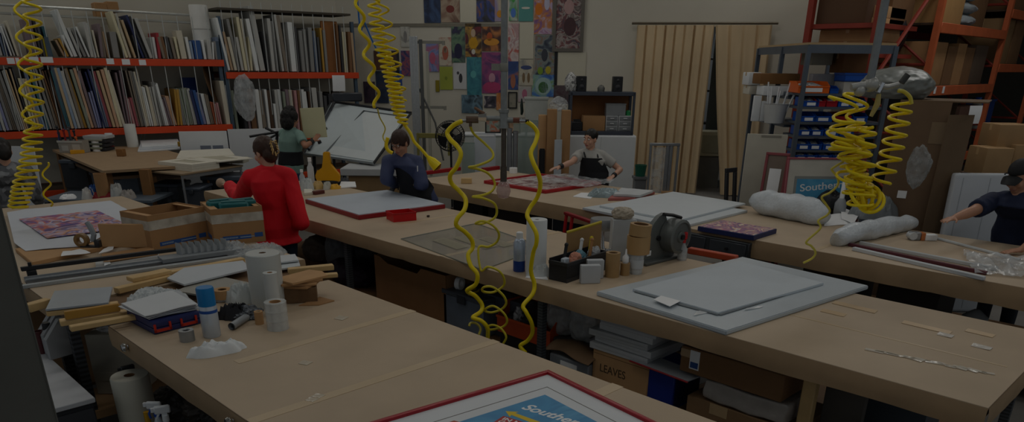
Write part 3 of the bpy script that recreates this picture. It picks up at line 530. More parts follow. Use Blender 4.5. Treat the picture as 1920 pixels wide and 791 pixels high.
# tall cartons standing beside the cabinet
for i,(x0,x1,y0,m_,lb_) in enumerate(((1009,1024,216,CARDL,'tall narrow brown carton, shortest of three beside the cabinet'),(1025,1043,205,CARD,'tall brown carton in the middle of the three beside the cabinet'),(1052,1069,207,CARD,'tall brown carton touching the white cabinet'))):
    l,w,h=fr(x0,x1,y0,330,12.9-.1*i);carton(lb_,Vector((l.x+.08,l.y+.08,0)),w,.22,h+l.z,m_=m_,group='tall cartons by the cabinet')
l,w,h=fr(1039,1053,262,330,12.6);b=B();b.bb(-w/2,w/2,0,.03,0,l.z+h);obj('foam_sheet',b,mat('b9c0c6',.5),None,'narrow pale blue-white panel leaning between tall brown cartons','panel',loc=(l.x,l.y,0),rz=FR)
l,w,h=fr(1010,1022,281,330,12.6);b=B();b.cyl((0,0,0),(0,0,l.z+h),w/2,n=14);b.cyl((0,0,l.z+h),(0,0,l.z+h+.02),w*.4,n=14);obj('black_tube',b,BLACK,None,'black tube standing in front of the shortest tall carton','tube',loc=(l.x,l.y,0),rz=FR)
l,w,h=fr(1032,1062,184,208,13.05);b=B();b.lump((0,0,0),(w/2,.12,h/1.75),.3,2.5,9,4);obj('plastic_bag',b,BAG,None,'crumpled clear plastic on top of the tall brown cartons','bag',loc=l,rz=FR)
l,w,h=fr(1038,1075,160,195,14.6);b=B();b.box((0,0,h/2),(w,.03,h));b.box((0,-.02,h/2),(w*.86,.01,h*.86));obj('dark_picture',b,art(('3a3436','5c5054','4c2c38','77707a'),4,'noise',61),None,'dark picture leaning on the wall above the tall cartons','picture',loc=l,rot=(0,0,FR))
# low white cabinet and glass sheets in front of the posters
l,w,h=fr(872,1012,252,345,13.9);t=thing('low_cabinet','low white cabinet below the prints, glass sheets leaning on it','cabinet',(l.x,l.y,0),FR);HL=l.z+h
b=B();b.bb(-w/2,w/2,0,.5,0,HL-.03,bev=.006);obj('body',b,mat('b9beb9',.5),t);b=B();b.bb(-w/2-.02,w/2+.02,-.02,.52,HL-.03,HL,bev=.004);obj('worktop',b,WHITE,t)
for k in range(3): b=B();b.box(((k-1)*w/3,-.008,HL/2),(w/3-.02,.016,HL-.14),bev=.003);d_=obj('door',b,mat('c2c7c3',.5),t);b=B();b.box(((k-1)*w/3+w/8,-.022,HL*.6),(.012,.014,.12));obj('handle',b,STEEL,d_)
GLASS=film('9db0a8',.5,.05,0)
for i,(x0,x1,y0,lb_) in enumerate(((962,988,232,'greenish glass sheet leaning on the low cabinet, nearer the pipe'),(984,1008,226,'greenish glass sheet leaning next to the tall cartons'),(866,890,268,'greenish glass sheet leaning beside the fan'))):
    def gp(t,w,h,th): b=B();b.box((0,0,h/2),(w,.008,h));obj('pane',b,GLASS,t);b=B();b.box((0,0,h-.004),(w,.009,.008));obj('polished_edge',b,mat('6d8f80',.2),t)
    leaner('glass_sheet',lb_,'glass',x0,x1,y0,340,13.3-.15*i,.008,gp,-.08)
def wp(t,w,h,th): b=B();b.box((0,0,h/2),(w,.02,h),bev=.003);obj('board',b,mat('c3c9cf',.5,0,.02),t);b=B();b.box((0,-.012,h*.97),(w*.9,.006,.03));obj('edge_tape',b,PAPER,t)
leaner('foam_sheet','white foam sheet leaning on the low cabinet beside the pipe','panel',889,929,250,345,13.1,.02,wp,-.06)
for i,(x,y0) in enumerate(((955,240),(966,246))):
    l,w,h=fr(x-5,x+5,y0,345,12.9);b=B();b.cyl((0,0,0),(0,0,l.z+h),w/2,n=14);b.cyl((0,0,l.z+h-.03),(0,0,l.z+h),w/2+.006,n=14);obj('metal_tube',b,STEEL,None,f'{["taller","shorter"][i]} silver tube standing before the low cabinet','tube',loc=(l.x,l.y,0),rz=FR)
for i,(x0,x1,y0,y1,cs,lb_) in enumerate(((909,939,224,252,('5c7a4a','b5562c','8a9a90','3a4a3a'),'small framed tile with an orange flower shape on the low cabinet'),(953,976,228,252,('a5805c','b08c68','8f7050'),'plain tan tile standing on the low cabinet'))):
    l,w,h=fr(x0,x1,y0,y1,14.0);l.z=HL+.002;t=thing('framed_tile',lb_,'framed tile',l+Vector((.1,.1,0)),rot=(Matrix.Rotation(FR,3,'Z')@Matrix.Rotation(-.1,3,'X')).to_euler());b=B();b.box((0,.004,h/2),(w*.86,.01,h*.86));obj('tile',b,art(cs,6,'noise',70+i),t)
    b=B();f_=w*.08
    for c,d in (((0,0,f_/2),(w,.03,f_)),((0,0,h-f_/2),(w,.03,f_)),((-w/2+f_/2,0,h/2),(f_,.03,h)),((w/2-f_/2,0,h/2),(f_,.03,h))): b.box(c,d)
    obj('frame',b,BLACK if i==0 else mat('5c4630',.6),t)
l,w,h=fr(984,1027,182,232,14.9);b=B();b.bb(-w/2,w/2,0,.2,0,h*.93,bev=.01);b.bb(-w/2-.015,w/2+.015,-.015,.215,h*.9,h,bev=.006);obj('wall_dispenser',b,mat('b5b9b3',.5),None,'pale box with a lipped lid on the wall below the bright blue print','box',loc=l,rz=FR)
l,w,h=fr(974,982,185,215,15.1);b=B();b.tube([(0,0,h),(0,-.03,h*.6),(.01,-.03,h*.2),(0,-.02,0)],[.012,.03,.03,.02],8);obj('hanging_tool',b,mat('20302a',.5),None,'dark green tool hanging on the wall below the grey print','tool',loc=l,rz=FR)
# upright panel saw rail on the wall
l,w,h=fr(771,786,68,275,14.9);t=thing('panel_cutter','upright aluminium panel cutter rail standing against the poster wall','panel cutter',(l.x,l.y,0),FR);zt_=l.z+h
AL=mat('b2b6b8',.4,.4,.08,25)
b=B();b.bb(-w/2,w/2,0,.06,0,zt_,bev=.005);b.bb(-w/2+.03,-w/2+.05,-.012,0,0,zt_);b.bb(w/2-.05,w/2-.03,-.012,0,0,zt_);obj('rail',b,AL,t)
b=B();b.bb(w/2+.02,w/2+.08,.02,.1,0,zt_-.05);obj('rear_rail',b,mat('5c5e5e',.5,.3),t)
b=B();b.bb(w/2+.14,w/2+.19,.05,.1,.3,zt_-.25,bev=.004);obj('guide_bar',b,mat('a8a698',.5),t)
for z in (zt_-.12,1.55): b=B();b.bb(-w/2,w/2+.5,.06,.1,z,z+.05);b.bb(w/2+.45,w/2+.5,0,.1,z-.02,z+.05);obj('bracket',b,mat('8f8e84',.5,.2),t)
b=B();b.tube([(w/2,.05,1.9),(w/2+.28,.05,1.3),(w/2+.42,.05,.6)],.02,6);obj('brace',b,mat('6b6c6a',.5,.3),t)
l,w,h=fr(782,842,250,259,13.9);b=B();b.bb(-w/2,w/2,0,.05,0,h,bev=.006);b.bb(-w/2-.01,-w/2+.03,-.01,.06,-.3,h);b.bb(w/2-.03,w/2+.01,-.01,.06,-.3,h);obj('yellow_rail',b,mat('8a8348',.5),None,'dull yellow rail beside the panel cutter behind the fan','rail',loc=l,rz=FR)
# pedestal fan
c=PD(844,255,12.4);t=thing('pedestal_fan','black pedestal fan with round wire head tilted upward','fan',(c.x,c.y,0),FR);RT=Matrix.Rotation(-.35,4,'Y')@Matrix.Rotation(.75,4,'X')
M_=Matrix.Translation((0,0,c.z))@Matrix.Rotation(.5,4,'Y')@Matrix.Rotation(.35,4,'Z')
b=B();r=.235
for k in range(36):
    a=2*pi*k/36;b.tube([M_@Vector((.05*math.cos(a),-.09,.05*math.sin(a))),M_@Vector((r*.7*math.cos(a),-.085,r*.7*math.sin(a))),M_@Vector((r*math.cos(a),-.03,r*math.sin(a))),M_@Vector((r*math.cos(a),.03,r*math.sin(a))),M_@Vector((r*.6*math.cos(a),.09,r*.6*math.sin(a))),M_@Vector((.06*math.cos(a),.1,.06*math.sin(a)))],.003,4)
for rr,y in ((r,-.03),(r,.03),(r*.7,-.085),(.06,-.09)): b.tube([M_@Vector((rr*math.cos(a*pi/16),y,rr*math.sin(a*pi/16))) for a in range(33)],.006,5)
obj('cage',b,BLACK,t)
b=B()
for k in range(3):
    a=2*pi*k/3
    b.sheet(lambda u,v,a=a:M_@Vector(((.03+u*.18)*math.cos(a+(v-.5)*1.5*(.5+u*.5)),(v-.5)*.06,(.03+u*.18)*math.sin(a+(v-.5)*1.5*(.5+u*.5)))),5,5,.003)
obj('blade',b,mat('2b2c2f',.3),t)
b=B();b.cyl(M_@Vector((0,.0,0)),M_@Vector((0,.2,0)),.06,.05);obj('motor',b,BLACK,t)
b=B();b.cyl((0,.1,.03),(0,.1,c.z-.1),.018,n=10);b.cyl((0,.1,c.z-.14),(0,.1,c.z),.03,n=10);obj('pole',b,BLACK,t);b=B();b.lathe([(0,.05),(.03,.05),(.2,.02),(.22,0),(0,0)],(0,.1,0));obj('base',b,BLACK,t)
# ---------------------------------------------------------------- metal stand and small bin by the curtain
l,w,h=fr(1217,1268,268,370,11.6);t=thing('roll_stand','clear and steel stand holding a brown tube in front of the curtain','stand',(l.x,l.y,0),FR);zt_=l.z+h
for x in (-w/2,w*.12,w*.24,w/2): b=B();b.cyl((x,0,0),(x,0,zt_-.02),.02 if abs(x)>.1 else .03,n=8);obj('post',b,STEEL,t)
b=B();b.bb(-w/2-.02,w/2+.02,-.03,.03,zt_-.04,zt_,bev=.006);obj('top_bar',b,STEEL,t)
b=B();b.bb(-w/2-.05,w/2+.05,-.15,.15,0,.04,bev=.008);obj('base',b,GREYM,t)
b=B();b.cyl((w*.2,-.04,.04),(w*.2,-.04,zt_*.45),w*.2,n=18);obj('brown_tube',b,CARDL,t)
b=B();b.bb(-w/2+.03,w*.05,.0,.006,.1,zt_-.06);obj('clear_panel',b,CLEAR,t)
l,w,h=fr(1190,1212,309,330,12.3);b=B();b.lathe([(0,0),(w*.4,0),(w*.5,h*.9),(w*.53,h),(w*.47,h),(w*.42,h*.2),(0,h*.1)],n=20);o=obj('green_tub',b,mat('20604c',.4),None,'dark green tub on a stand between cabinet and curtain','tub',loc=l+Vector((0,0,0)),rz=FR)
b=B();b.bb(-w/2,w/2,-w/2,w/2,0,l.z-.002,bev=.01);b.bb(-w/2-.02,w/2+.02,-w/2-.02,w/2+.02,l.z-.04,l.z-.002);obj('pedestal',b,mat('6c6e70',.5),None,'grey pedestal under the dark green tub','pedestal',loc=(l.x,l.y,0),rz=FR)
# ---------------------------------------------------------------- steel shelving with the parts bins
Db=9.3;S0=PD(1500,200,Db);_,wB,_=fr(1497,1655,200,201,Db);ztop=PD(1560,82,Db).z
BS=thing('steel_shelving','tall blue-grey steel shelving holding rows of small plastic bins','shelving',(S0.x,S0.y,0),FR);SM=mat('5d6671',.4,.3,.06);dB=1.9
rows=[PD(1530,y,Db).z for y in (175,200,228.5,254.5,281,302)]
lev=[ztop-.06]+rows
b=B();b.bb(-.01,wB,-.01,.0,ztop-.1,ztop-.01);b.bb(-.01,0,-.01,dB,ztop-.1,ztop-.01);b.bb(0,wB,0,dB,ztop-.06,ztop-.05);b.m(1).bb(-.01,wB,-.01,dB,ztop-.01,ztop+.012);obj('top_board',b,[SM,mat('b59a72',.7)],BS)
for z in rows: b=B();b.bb(0,wB,.0,.45,z-.028,z);obj('bin_shelf',b,SM,BS)
for z in (PD(1450,176,10).z-.02,PD(1450,232,9.9).z): b=B();b.bb(0,.6,.46,dB,z-.03,z);obj('side_shelf',b,SM,BS)
for x,y in ((.0,.0),(wB,0),(0,.9),(0,dB),(wB,dB)): b=B();b.bb(x-.025,x+.025,y-.025,y+.025,0,ztop-.02);obj('post',b,SM,BS)
BLU=mat('0f4fae',.35,0,.05);REDB=mat('a81c28',.35,0,.05);ORB=mat('e0651c',.35,0,.05)
def pbin(w,d,h,m_,label,loc,group,tag=True,full=0):
    t=thing('parts_bin',label,'bin',loc,FR,group);k=.006;b=B()
    b.bb(-w/2,w/2,0,d,0,k);b.bb(-w/2,w/2,d-k,d,k,h)
    for s in (-1,1):
        x=s*(w/2-k/2);pr=[(0,0),(d,0),(d,h),(d*.3,h),(0,h*.62)]
        b.prism(pr,x-k/2,x+k/2,Matrix(((0,0,1,0),(1,0,0,0),(0,1,0,0),(0,0,0,1))))
    b.bb(-w/2+k,w/2-k,0,k,k,h*.6);b.bb(-w/2,w/2,-.008,.004,h*.52,h*.62);obj('tray',b,m_,t)
    if tag: b=B();b.box((0,-.004,h*.28),(w*.55,.004,h*.34));obj('label_card',b,PAPER,t)
    if full: b=B();b.lump((0,d*.45,k),(w*.4,d*.35,h*.42),.35,3,full,3);obj('contents',b,mat('b5b8ba',.4,.3,.2,30),t)
    return t
binrows=[(1,(('blue',1497,1528),('red',1529,1549),('red',1550,1571),('blue',1572,1598),('blue',1599,1625))),(2,(('blue',1494,1524),('blue',1526,1562),('red',1568,1597),('blue',1600,1628))),(3,(('blue',1491,1517),('blue',1518,1545),('blue',1546,1574),('blue',1575,1602))),(4,(('blue',1487,1515),('blue',1516,1542),('blue',1543,1568),('red',1570,1596))),(5,(('blue',1483,1508),('blue',1509,1533),('blue',1534,1560),('blue',1561,1588)))]
RN={1:'topmost row of small bins',2:'second row of small bins',3:'third row of small bins',4:'fourth row of small bins',5:'lowest row of small bins'}
for ri,items in binrows:
    for i,(cn,x0,x1) in enumerate(items):
        y=[175,200,228.5,254.5,281,302][ri];l,w,h=fr(x0,x1,y-17,y,Db);l.z=rows[ri]+.001
        lx=(l-S0).dot(Vector((_q,-_q,0)));
        if lx+w/2>wB-.03: continue
        if lx-w/2<.03: l=l+Vector((_q,-_q,0))*(.03-lx+w/2)
        pbin(w*.95,.3,h,BLU if cn=='blue' else REDB,f'small {cn} bin, {ordn(i)} along the {RN[ri]}',l,'small bins on the steel shelving',cn=='blue',full=(ri*7+i) if ri!=2 else 0)
l,w,h=fr(1497,1556,152,174,Db);l.z=rows[0]+.001;pbin(w,.34,h,ORB,'wide orange bin with white packets above the small blue bins',l,None,True,31)
l,w,h=fr(1557,1573,160,174,Db);l.z=rows[0]+.001;pbin(w,.3,h,BLU,'narrow blue bin next to the wide orange bin',l,None,False,0)
l,w,h=fr(1584,1630,137,153,Db-.0);t=thing('blue_crate','bright blue crate high on the steel shelving behind the yellow coils','crate',l,FR);b=B();b.bb(-w/2,w/2,0,.3,0,.01).bb(-w/2,w/2,0,.01,0,h).bb(-w/2,w/2,.29,.3,0,h).bb(-w/2,-w/2+.01,0,.3,0,h).bb(w/2-.01,w/2,0,.3,0,h);obj('crate_body',b,BLU,t);b=B();b.bb(-w/2-.008,w/2+.008,-.008,.308,h-.02,h);obj('rim',b,mat('0d459a',.4),t);b=B();b.bb(-w/2+.01,w/2-.01,.01,.29,rows[0]-l.z,-.002);obj('support_box',b,mat('b9b6ae',.6),t)
fbox('storage_bag','clear box with purple edges standing behind the orange bin','box',1524,1576,122,157,Db+.1+.25,.12,mat('9a9a9e',.4,0,.12),group=None).location.z=rows[0]+.002
def stk(label,x0,x1,y0,y1,D,dep,m_,z,**k):
    l,w,h=fr(x0,x1,y0,y1,D);l.z=z;return carton(label,l+Vector((dep/2*_q,dep/2*_q,0)),w,dep,h,m_=m_,**k)
zz=PD(1450,176,10).z-.02
stk('white box with blue print on the side of the steel shelving',1432,1492,158,176,10.0,.3,WHITE,zz,tape=False);stk('brown carton on top of a white box in the steel shelving',1426,1500,138,158,10.1,.35,mat('80592f',.7),PD(1450,158,10).z,tape=False)
stk('stack-end carton, off-white, in the steel shelving beside the curtain',1405,1432,160,176,10.6,.3,OFFW,PD(1420,177,10.6).z);stk('white carton on the off-white one beside the curtain',1404,1427,136,160,10.6,.3,WHITE,PD(1420,160,10.6).z+.002)
stk('large cream carton on the upper steel shelf',1523,1562,97,122,Db+.7,.4,mat('a59e8e',.6),PD(1540,122,Db+.7).z);stk('brown carton on the upper steel shelf beside the grey conduit',1581,1627,98,136,Db+.5,.4,mat('80552f',.7),PD(1600,137,Db+.5).z)
b=B();sz=PD(1560,140,Db+.7).z;b.bb(0.02,wB-.02,.47,dB-.05,sz-.24,sz-.2);obj('upper_shelf',b,SM,BS)
for c_ in ():pass
# white bucket of rods, loose white pieces
zb=PD(1450,230,9.8).z+.002;l,w,h=fr(1430,1478,186,230,9.75);t=thing('rod_bucket','white tub of thin white rods on the side of the steel shelving','tub',(l.x,l.y,zb),FR);b=B();b.lathe([(0,0),(w*.36,0),(w*.46,h*.8),(w*.48,h*.82),(w*.42,h*.8),(w*.33,.02),(0,.02)]);obj('tub',b,mat('c9cbc9',.5),t)
for k in range(9): a=k*.7;b=B();b.cyl((.09*math.cos(a),.09*math.sin(a),.03),(.18*math.cos(a)+.05,.15*math.sin(a),.42+.06*math.sin(k*2.1)),.009,n=6);obj('rod',b,WHITE,t)
for i,(x0,x1,y0,y1) in enumerate(((1412,1426,178,226),(1427,1436,188,226))):
    l,w,h=fr(x0,x1,y0,y1,10.0);l.z=zb;b=B();b.bb(-w/2,w/2,0,.04,0,h,bev=.004);b.bb(-w/2+.01,w/2-.01,-.004,0,h*.2,h*.8);obj('white_block',b,WHITE,None,f'{["wide","narrow"][i]} white block standing beside the tub of rods','block',loc=l,rz=FR)
# ---------------------------------------------------------------- panels and frames leaning in front of the shelving
def frame_parts(t,w,h,fw,m_,inner,th=.03,mat_b=None,bevel=True):
    b=B()
    for c,d in (((0,0,fw/2),(w,th,fw)),((0,0,h-fw/2),(w,th,fw)),((-w/2+fw/2,0,h/2),(fw,th,h-2*fw)),((w/2-fw/2,0,h/2),(fw,th,h-2*fw))): b.box(c,d,bev=.004)
    obj('frame',b,m_,t)
    if mat_b: b=B();b.box((0,.004,h/2),(w-2*fw,.008,h-2*fw));obj('mat_board',b,mat_b,t)
    if inner: inner(t,w,h)
def pw(t,w,h,th): b=B();b.box((0,0,h/2),(w,.03,h),bev=.004);obj('board',b,mat('b8b3a4',.6,0,.04),t);b=B();b.box((w*.1,-.018,h*.985),(w*.5,.008,.02));obj('edge_strip',b,mat('8a857a',.6),t)
leaner('hardboard_sheet','large grey-beige panel leaning between the curtain and the bins','panel',1396,1468,252,380,9.0,.03,pw,-.1,FR-.25)
leaner('picture_moulding','small empty black picture frame leaning in front of the grey-beige panel','frame',1371,1402,316,378,8.75,.03,lambda t,w,h,th:frame_parts(t,w,h,.05,BLACK,None),-.12,FR+.6)
def rf(t,w,h):
    b=B();b.box((0,-.002,h*.78),(w*.5,.006,h*.2));obj('white_paper',b,PAPER,t);b=B();b.box((0,-.001,h*.35),(w*.8,.006,h*.22));obj('orange_patch',b,mat('b5562c',.5),t)
leaner('framed_print','narrow framed print with an orange patch leaning beside the grey-beige panel','framed print',1424,1468,287,380,8.6,.03,lambda t,w,h,th:frame_parts(t,w,h,.03,mat('8a4448',.5),rf,mat_b=mat('77685c',.5)),-.1,FR-.6)
leaner('framed_board','dark framed board leaning behind the blue seaside print','framed board',1455,1480,300,380,8.75,.03,lambda t,w,h,th:frame_parts(t,w,h,.03,mat('8a3a40',.5),None,mat_b=mat('1b1a1c',.5)),-.1,FR-.3)
def seaside(t,w,h,wx=.72,y0=.08,hh=.62,size=.09,zoff=0):
    b=B();b.box((0,-.001,h*(y0+hh/2)),(w*wx,.004,h*hh));a_=obj('print',b,art(('2a93c4','2f9fd0','57b4d8'),3,'noise',91),t)
    b=B();b.box((0,-.0006,h*(y0+hh/2)),(w*wx+.06,.003,h*hh+.06));obj('inner_line',b,mat('8f938f',.5),t)
    tx=txt('Southern',size,t,PAPER,(-w*.3,-.004,h*(y0+hh*.72)),(pi/2,-.1,0),'print_lettering',bold=.001,sx=1.2)
    for (cx,cz,rx,rz_,c) in ((-.22,.2,.1,.07,'c9422c'),(-.1,.26,.07,.05,'d6b03a'),(.14,.18,.12,.08,'3a3c48'),(0,.14,.2,.03,'4f7a3a')):
        b=B();b.lathe([(0,0),(1,0),(1,1),(0,1)],n=18,M=Matrix.Translation((cx*w,-.003,(y0+cz*hh)*h))@Matrix.Diagonal((rx*w,.003,rz_*h,1))@Matrix.Rotation(pi/2,4,'X'));obj('painted_shape',b,mat(c,.45,0,.1),t)
l_=leaner('framed_print','blue seaside print with wide cream mat in a dull red frame, below the bins','framed print',1478,1626,297,400,8.35,.03,lambda t,w,h,th:frame_parts(t,w,h,.022,mat('9a5058',.5),lambda t,w,h:seaside(t,w,h,.7,.5,.34,.11),mat_b=mat('c9c6ba',.5)),-.1)
# ---------------------------------------------------------------- tall open carton, wrapped panel, bags
def tall():
    p=PD(1645,400,7.9);p2=PD(1738,400,7.65);zt_=PD(1690,190,7.8).z;d=p2-p;d.z=0;w=d.length
    t=thing('tall_carton','very tall brown carton with one side open, behind the yellow coils','box',(p.x,p.y,0),math.atan2(d.y,d.x));k=.012;D_=.75
    TC=mat('6e5843',.8,0,.08,4)
    b=B();b.bb(0,w,0,k,0,zt_);obj('front_panel',b,TC,t);b=B();b.bb(0,k,k,D_,0,zt_);obj('side_panel',b,TC,t);b=B();b.bb(k,w,D_-k,D_,0,zt_-.02);obj('back_panel',b,TC,t)
    b=B();b.box((w+.10,.02,zt_/2-.05),(.28,.012,zt_-.12),rz=.75);obj('flap',b,mat('6e5a44',.8),t)
    b=B();b.bb(0,w+.3,.0,D_,zt_,zt_+.012);obj('top_flap',b,mat('6b563f',.8),t)
    b=B();b.box((w*.42,-.002,zt_*.56),(.085,.003,.075));obj('label_card',b,PAPER,t)
    b=B();b.box((w*.85,-.003,zt_*.86),(w*.3,.004,zt_*.1));obj('tape',b,mat('7f6a50',.3),t)
    return t,zt_
tc,ztc=tall()
c=PD(1700,190,7.95);l,w,h=fr(1640,1766,130,190,7.9);b=B();b.lump((0,0,0),(w*.5,.36,h/1.75),.17,1.6,41,5);obj('plastic_cover',b,mat('7c807c',.35,0,.15,5,.3),None,'big grey plastic bundle on top of the tall carton','bundle',loc=(c.x+.2,c.y+.2,ztc+.014),rz=FR)
l,w,h=fr(1706,1738,280,346,7.45);b=B();b.lump((0,0,0),(w*.5,.12,h/1.95),.3,2.4,44,4,flat=False);obj('plastic_bag',b,film('a0a5a6',.6,.15),None,'clear plastic bag hanging inside the open side of the tall carton','bag',loc=l+Vector((0,0,h/2)),rz=FR)
def wrp(t,w,h,th): b=B();b.box((0,0,h/2),(w,.09,h),bev=.03,seg=3);obj('foam_panel',b,mat('c7ccd2',.4,0,.02),t);b=B();b.box((-w*.36,-.046,h/2),(.006,.004,h*.94));b.box((w*.1,-.046,h*.5),(.004,.004,h*.94));obj('wrap_seam',b,mat('aeb4ba',.3),t)
leaner('wrapped_sheet','big white foam-wrapped panel standing behind the man in the cap','panel',1782,1892,326,450,7.45,.09,wrp,-.06)
# ---------------------------------------------------------------- orange pallet racking
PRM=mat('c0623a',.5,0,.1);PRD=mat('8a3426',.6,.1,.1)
p1=PD(1755,60,12.0);p1.z=0
t=thing('pallet_rack','tall orange pallet rack loaded with cartons, beyond the steel shelving','rack',p1,0);zA=PD(1756,50,12).z;zBm=PD(1768,170,12).z;L1=3.55;L2=2.8
for x in (0,L1,L1+L2):
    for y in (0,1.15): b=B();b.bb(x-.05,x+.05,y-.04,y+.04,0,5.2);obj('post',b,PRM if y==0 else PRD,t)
    for k in range(5): b=B();z=.4+k*1.0;b.tube([(x,.04,z),(x,1.11,z+.8)],.022,6);b.tube([(x,.04,z),(x,1.11,z)],.022,6);obj('brace',b,PRD,t)
for z,x0,x1 in ((zA,0,L1),(zBm,0,L1),(zA+.35,L1,L1+L2),(PD(1880,126,12.9).z,L1,L1+L2),(.9,0,L1),(.75,L1,L1+L2)):
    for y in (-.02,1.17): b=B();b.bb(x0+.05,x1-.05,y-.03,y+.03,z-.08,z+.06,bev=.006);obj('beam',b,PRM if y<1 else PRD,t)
    b=B();b.bb(x0+.05,x1-.05,.02,1.13,z+.03,z+.06);obj('deck',b,mat('4a3a2c',.8),t)
for x in (.35,.75): b=B();b.box((x,-.055,zBm),(.09,.004,.1));obj('label_card',b,PAPER,t)
def pr(label,x,w,z,h,d=.7,y=.08,m_=CARD,**k): return carton(label,(p1.x+x+w/2,p1.y+y+d/2,z+.062),w,d,h,0,m_=m_,**k)
pr('tan carton with tape on the upper orange beam',.15,1.15,zA,1.1,m_=mat('b9905c',.7));pr('dark brown carton behind the upper orange beam',2.4,.9,zA,.9,m_=CARDD,y=.3)
for k in range(6): b=B();b.lump((0,0,0),(.55,.42,.12),.14,1.6,50+k,4);obj('grey_sack',b,mat('8f9598',.5,0,.08),None,f'{ordn(k)} grey plastic sack up the pile on the upper orange beam','sack','grey sacks piled on the pallet rack',loc=(p1.x+1.85+.04*math.sin(k*2),p1.y+.5,zA+.062+k*.19),rz=.1*k)
for k,(x,w) in enumerate(((.05,.9),(1.0,.45),(1.47,.45),(1.94,.45),(2.45,.7))): pr(f'{ordn(k)} brown carton along the lower orange beam',x,w,zBm,.62-.05*(k%2),m_=[CARD,CARDD,CARD,CARDD,mat('5c4c3e',.8)][k],group='cartons on the lower orange beam',open_=k in(1,2,3))
for k in range(4): pr(f'{ordn(k)} flat brown carton up the pile behind the conduit',-1.35+.02*k,.95,PD(1675,102,12.3).z-.06+k*.15,.15,d=.8,y=.35,m_=CARDL,group='flat cartons behind the conduit')
z_=PD(1675,102,12.3).z
b=B();b.bb(-1.6,-.06,.25,1.25,z_-.06,z_-.005);obj('side_deck',b,PRD,t);b=B();b.bb(-1.6,-.06,.25,1.25,zA-.06,zA);obj('side_deck',b,PRD,t)
for x in (-1.6,): 
    for y in (.25,1.2): b=B();b.bb(x-.05,x+.05,y-.04,y+.04,0,5.2);obj('post',b,PRD,t)
b=B();b.tube([(-1.55,.2,zA-.75),(-.05,.1,zA+.55)],.03,6);obj('brace',b,PRD,t)
carton('large dark brown carton high on the rack behind the conduit',(p1.x-.5,p1.y+.75,zA+.002),.85,.8,1.3,0,m_=CARDD);carton('wide brown carton high on the rack nearer the wall corner',(p1.x-1.25,p1.y+.8,zA+.002),.55,.7,1.3,0,m_=mat('5c4431',.8))
b=B();b.lump((0,0,0),(.3,.35,.36),.2,2,60,4);obj('black_bag',b,mat('202126',.4),None,'black bag beside the flat cartons behind the conduit','bag',loc=(p1.x-.27,p1.y+.7,z_-.004))
pr('tan carton on the far bay of the pallet rack',L1+.15,.75,PD(1880,126,12.9).z,.75,m_=mat('94744e',.7));pr('dark carton beyond the tan one on the far bay',L1+1.0,.7,PD(1880,126,12.9).z,.8,m_=CARDD);pr('brown carton at the top of the far bay',L1+.2,1.1,zA+.35,.6,m_=CARDD);
pr('brown carton low in the near bay of the pallet rack',.3,.95,.9,.75,m_=mat('5a3a28',.8),y=.0);pr('second brown carton low in the near bay',1.35,.85,.9,.55,m_=mat('6a452e',.8),y=.0)
# lower bay: stacked flat boxes with red edges, bottles, crate
for k in range(4): pr(f'{ordn(k)} flat dull red carton up the stack in the pallet rack',2.35,1.0,.9+k*.21,.15,m_=mat(['6a2c28','7a5a4c'][k%2],.7),tape=False,group='flat red cartons in the rack')
for k,(x,h_) in enumerate(((3.75,.55),(4.0,.45))):
    t_=thing('jug',f'{["tall","short"][k]} translucent jug with blue cap in the pallet rack','jug',(p1.x+x,p1.y+.2,.812+.5),0);b=B();b.lathe([(0,0),(.1,0),(.11,.03),(.11,h_*.7),(.05,h_*.85),(.045,h_*.9)],n=18);obj('body',b,mat('a5a89f',.4),t_);b=B();b.lathe([(.055,h_*.88),(.055,h_),(0,h_)],n=16);obj('cap',b,BLU,t_)
b=B();b.bb(L1+.05,L1+L2-.05,.02,1.0,1.28,1.311);obj('deck',b,PRD,t)
b=B();b.bb(-.2,.25,-.2,.2,0,.5,bev=.02);b.bb(-.22,.27,-.22,.22,.46,.5);obj('blue_crate',b,mat('1d3f7a',.4),None,'dull blue crate beside the jugs in the pallet rack','crate',loc=(p1.x+4.5,p1.y+.35,1.312))
b=B();l,w,h=fr(1812,1842,198,232,11.6);b.sheet(lambda u,v:Vector(((u-.5)*w,-.01*math.sin(v*3),v*h)),4,4,.002);obj('paper_sign',b,PAPER,None,'white paper sheet taped on the orange rack post','paper',loc=l,rz=FR+.3)
for i,(x0,x1,y0,y1,D,lb_) in enumerate(((1846,1897,278,330,9.4,'tan carton behind the man in the cap, nearest the white panel'),(1898,1950,272,330,9.5,'tan carton behind the cap of the man'),(1872,1935,234,277,9.6,'tan carton on top of two others behind the man'))):
    l,w,h=fr(x0,x1,y0,y1,D);
    fcart(lb_,x0,x1,y0,y1,D,.4,m_=mat('a2825a',.7),group='tan cartons behind the man')
l,w,h=fr(1846,1950,330,331,9.4);b=B();b.bb(-w/2,w/2,-.02,.5,0,l.z-.02);b.bb(-w/2-.03,w/2+.03,-.05,.53,l.z-.04,l.z-.003);obj('low_stand',b,mat('5a4636',.7),None,'low brown stand under the tan cartons behind the man','stand',loc=(l.x,l.y,0),rz=FR)
b=B();l,w,h=fr(1758,1795,292,330,8.6);b.lathe([(0,0),(w*.42,0),(w*.5,l.z+h-.03),(w*.53,l.z+h),(w*.47,l.z+h),(w*.4,.1),(0,.08)],n=20);obj('waste_bin',b,mat('24262a',.5),None,'dark waste bin between the tall carton and the racking','bin',loc=(l.x,l.y,0))
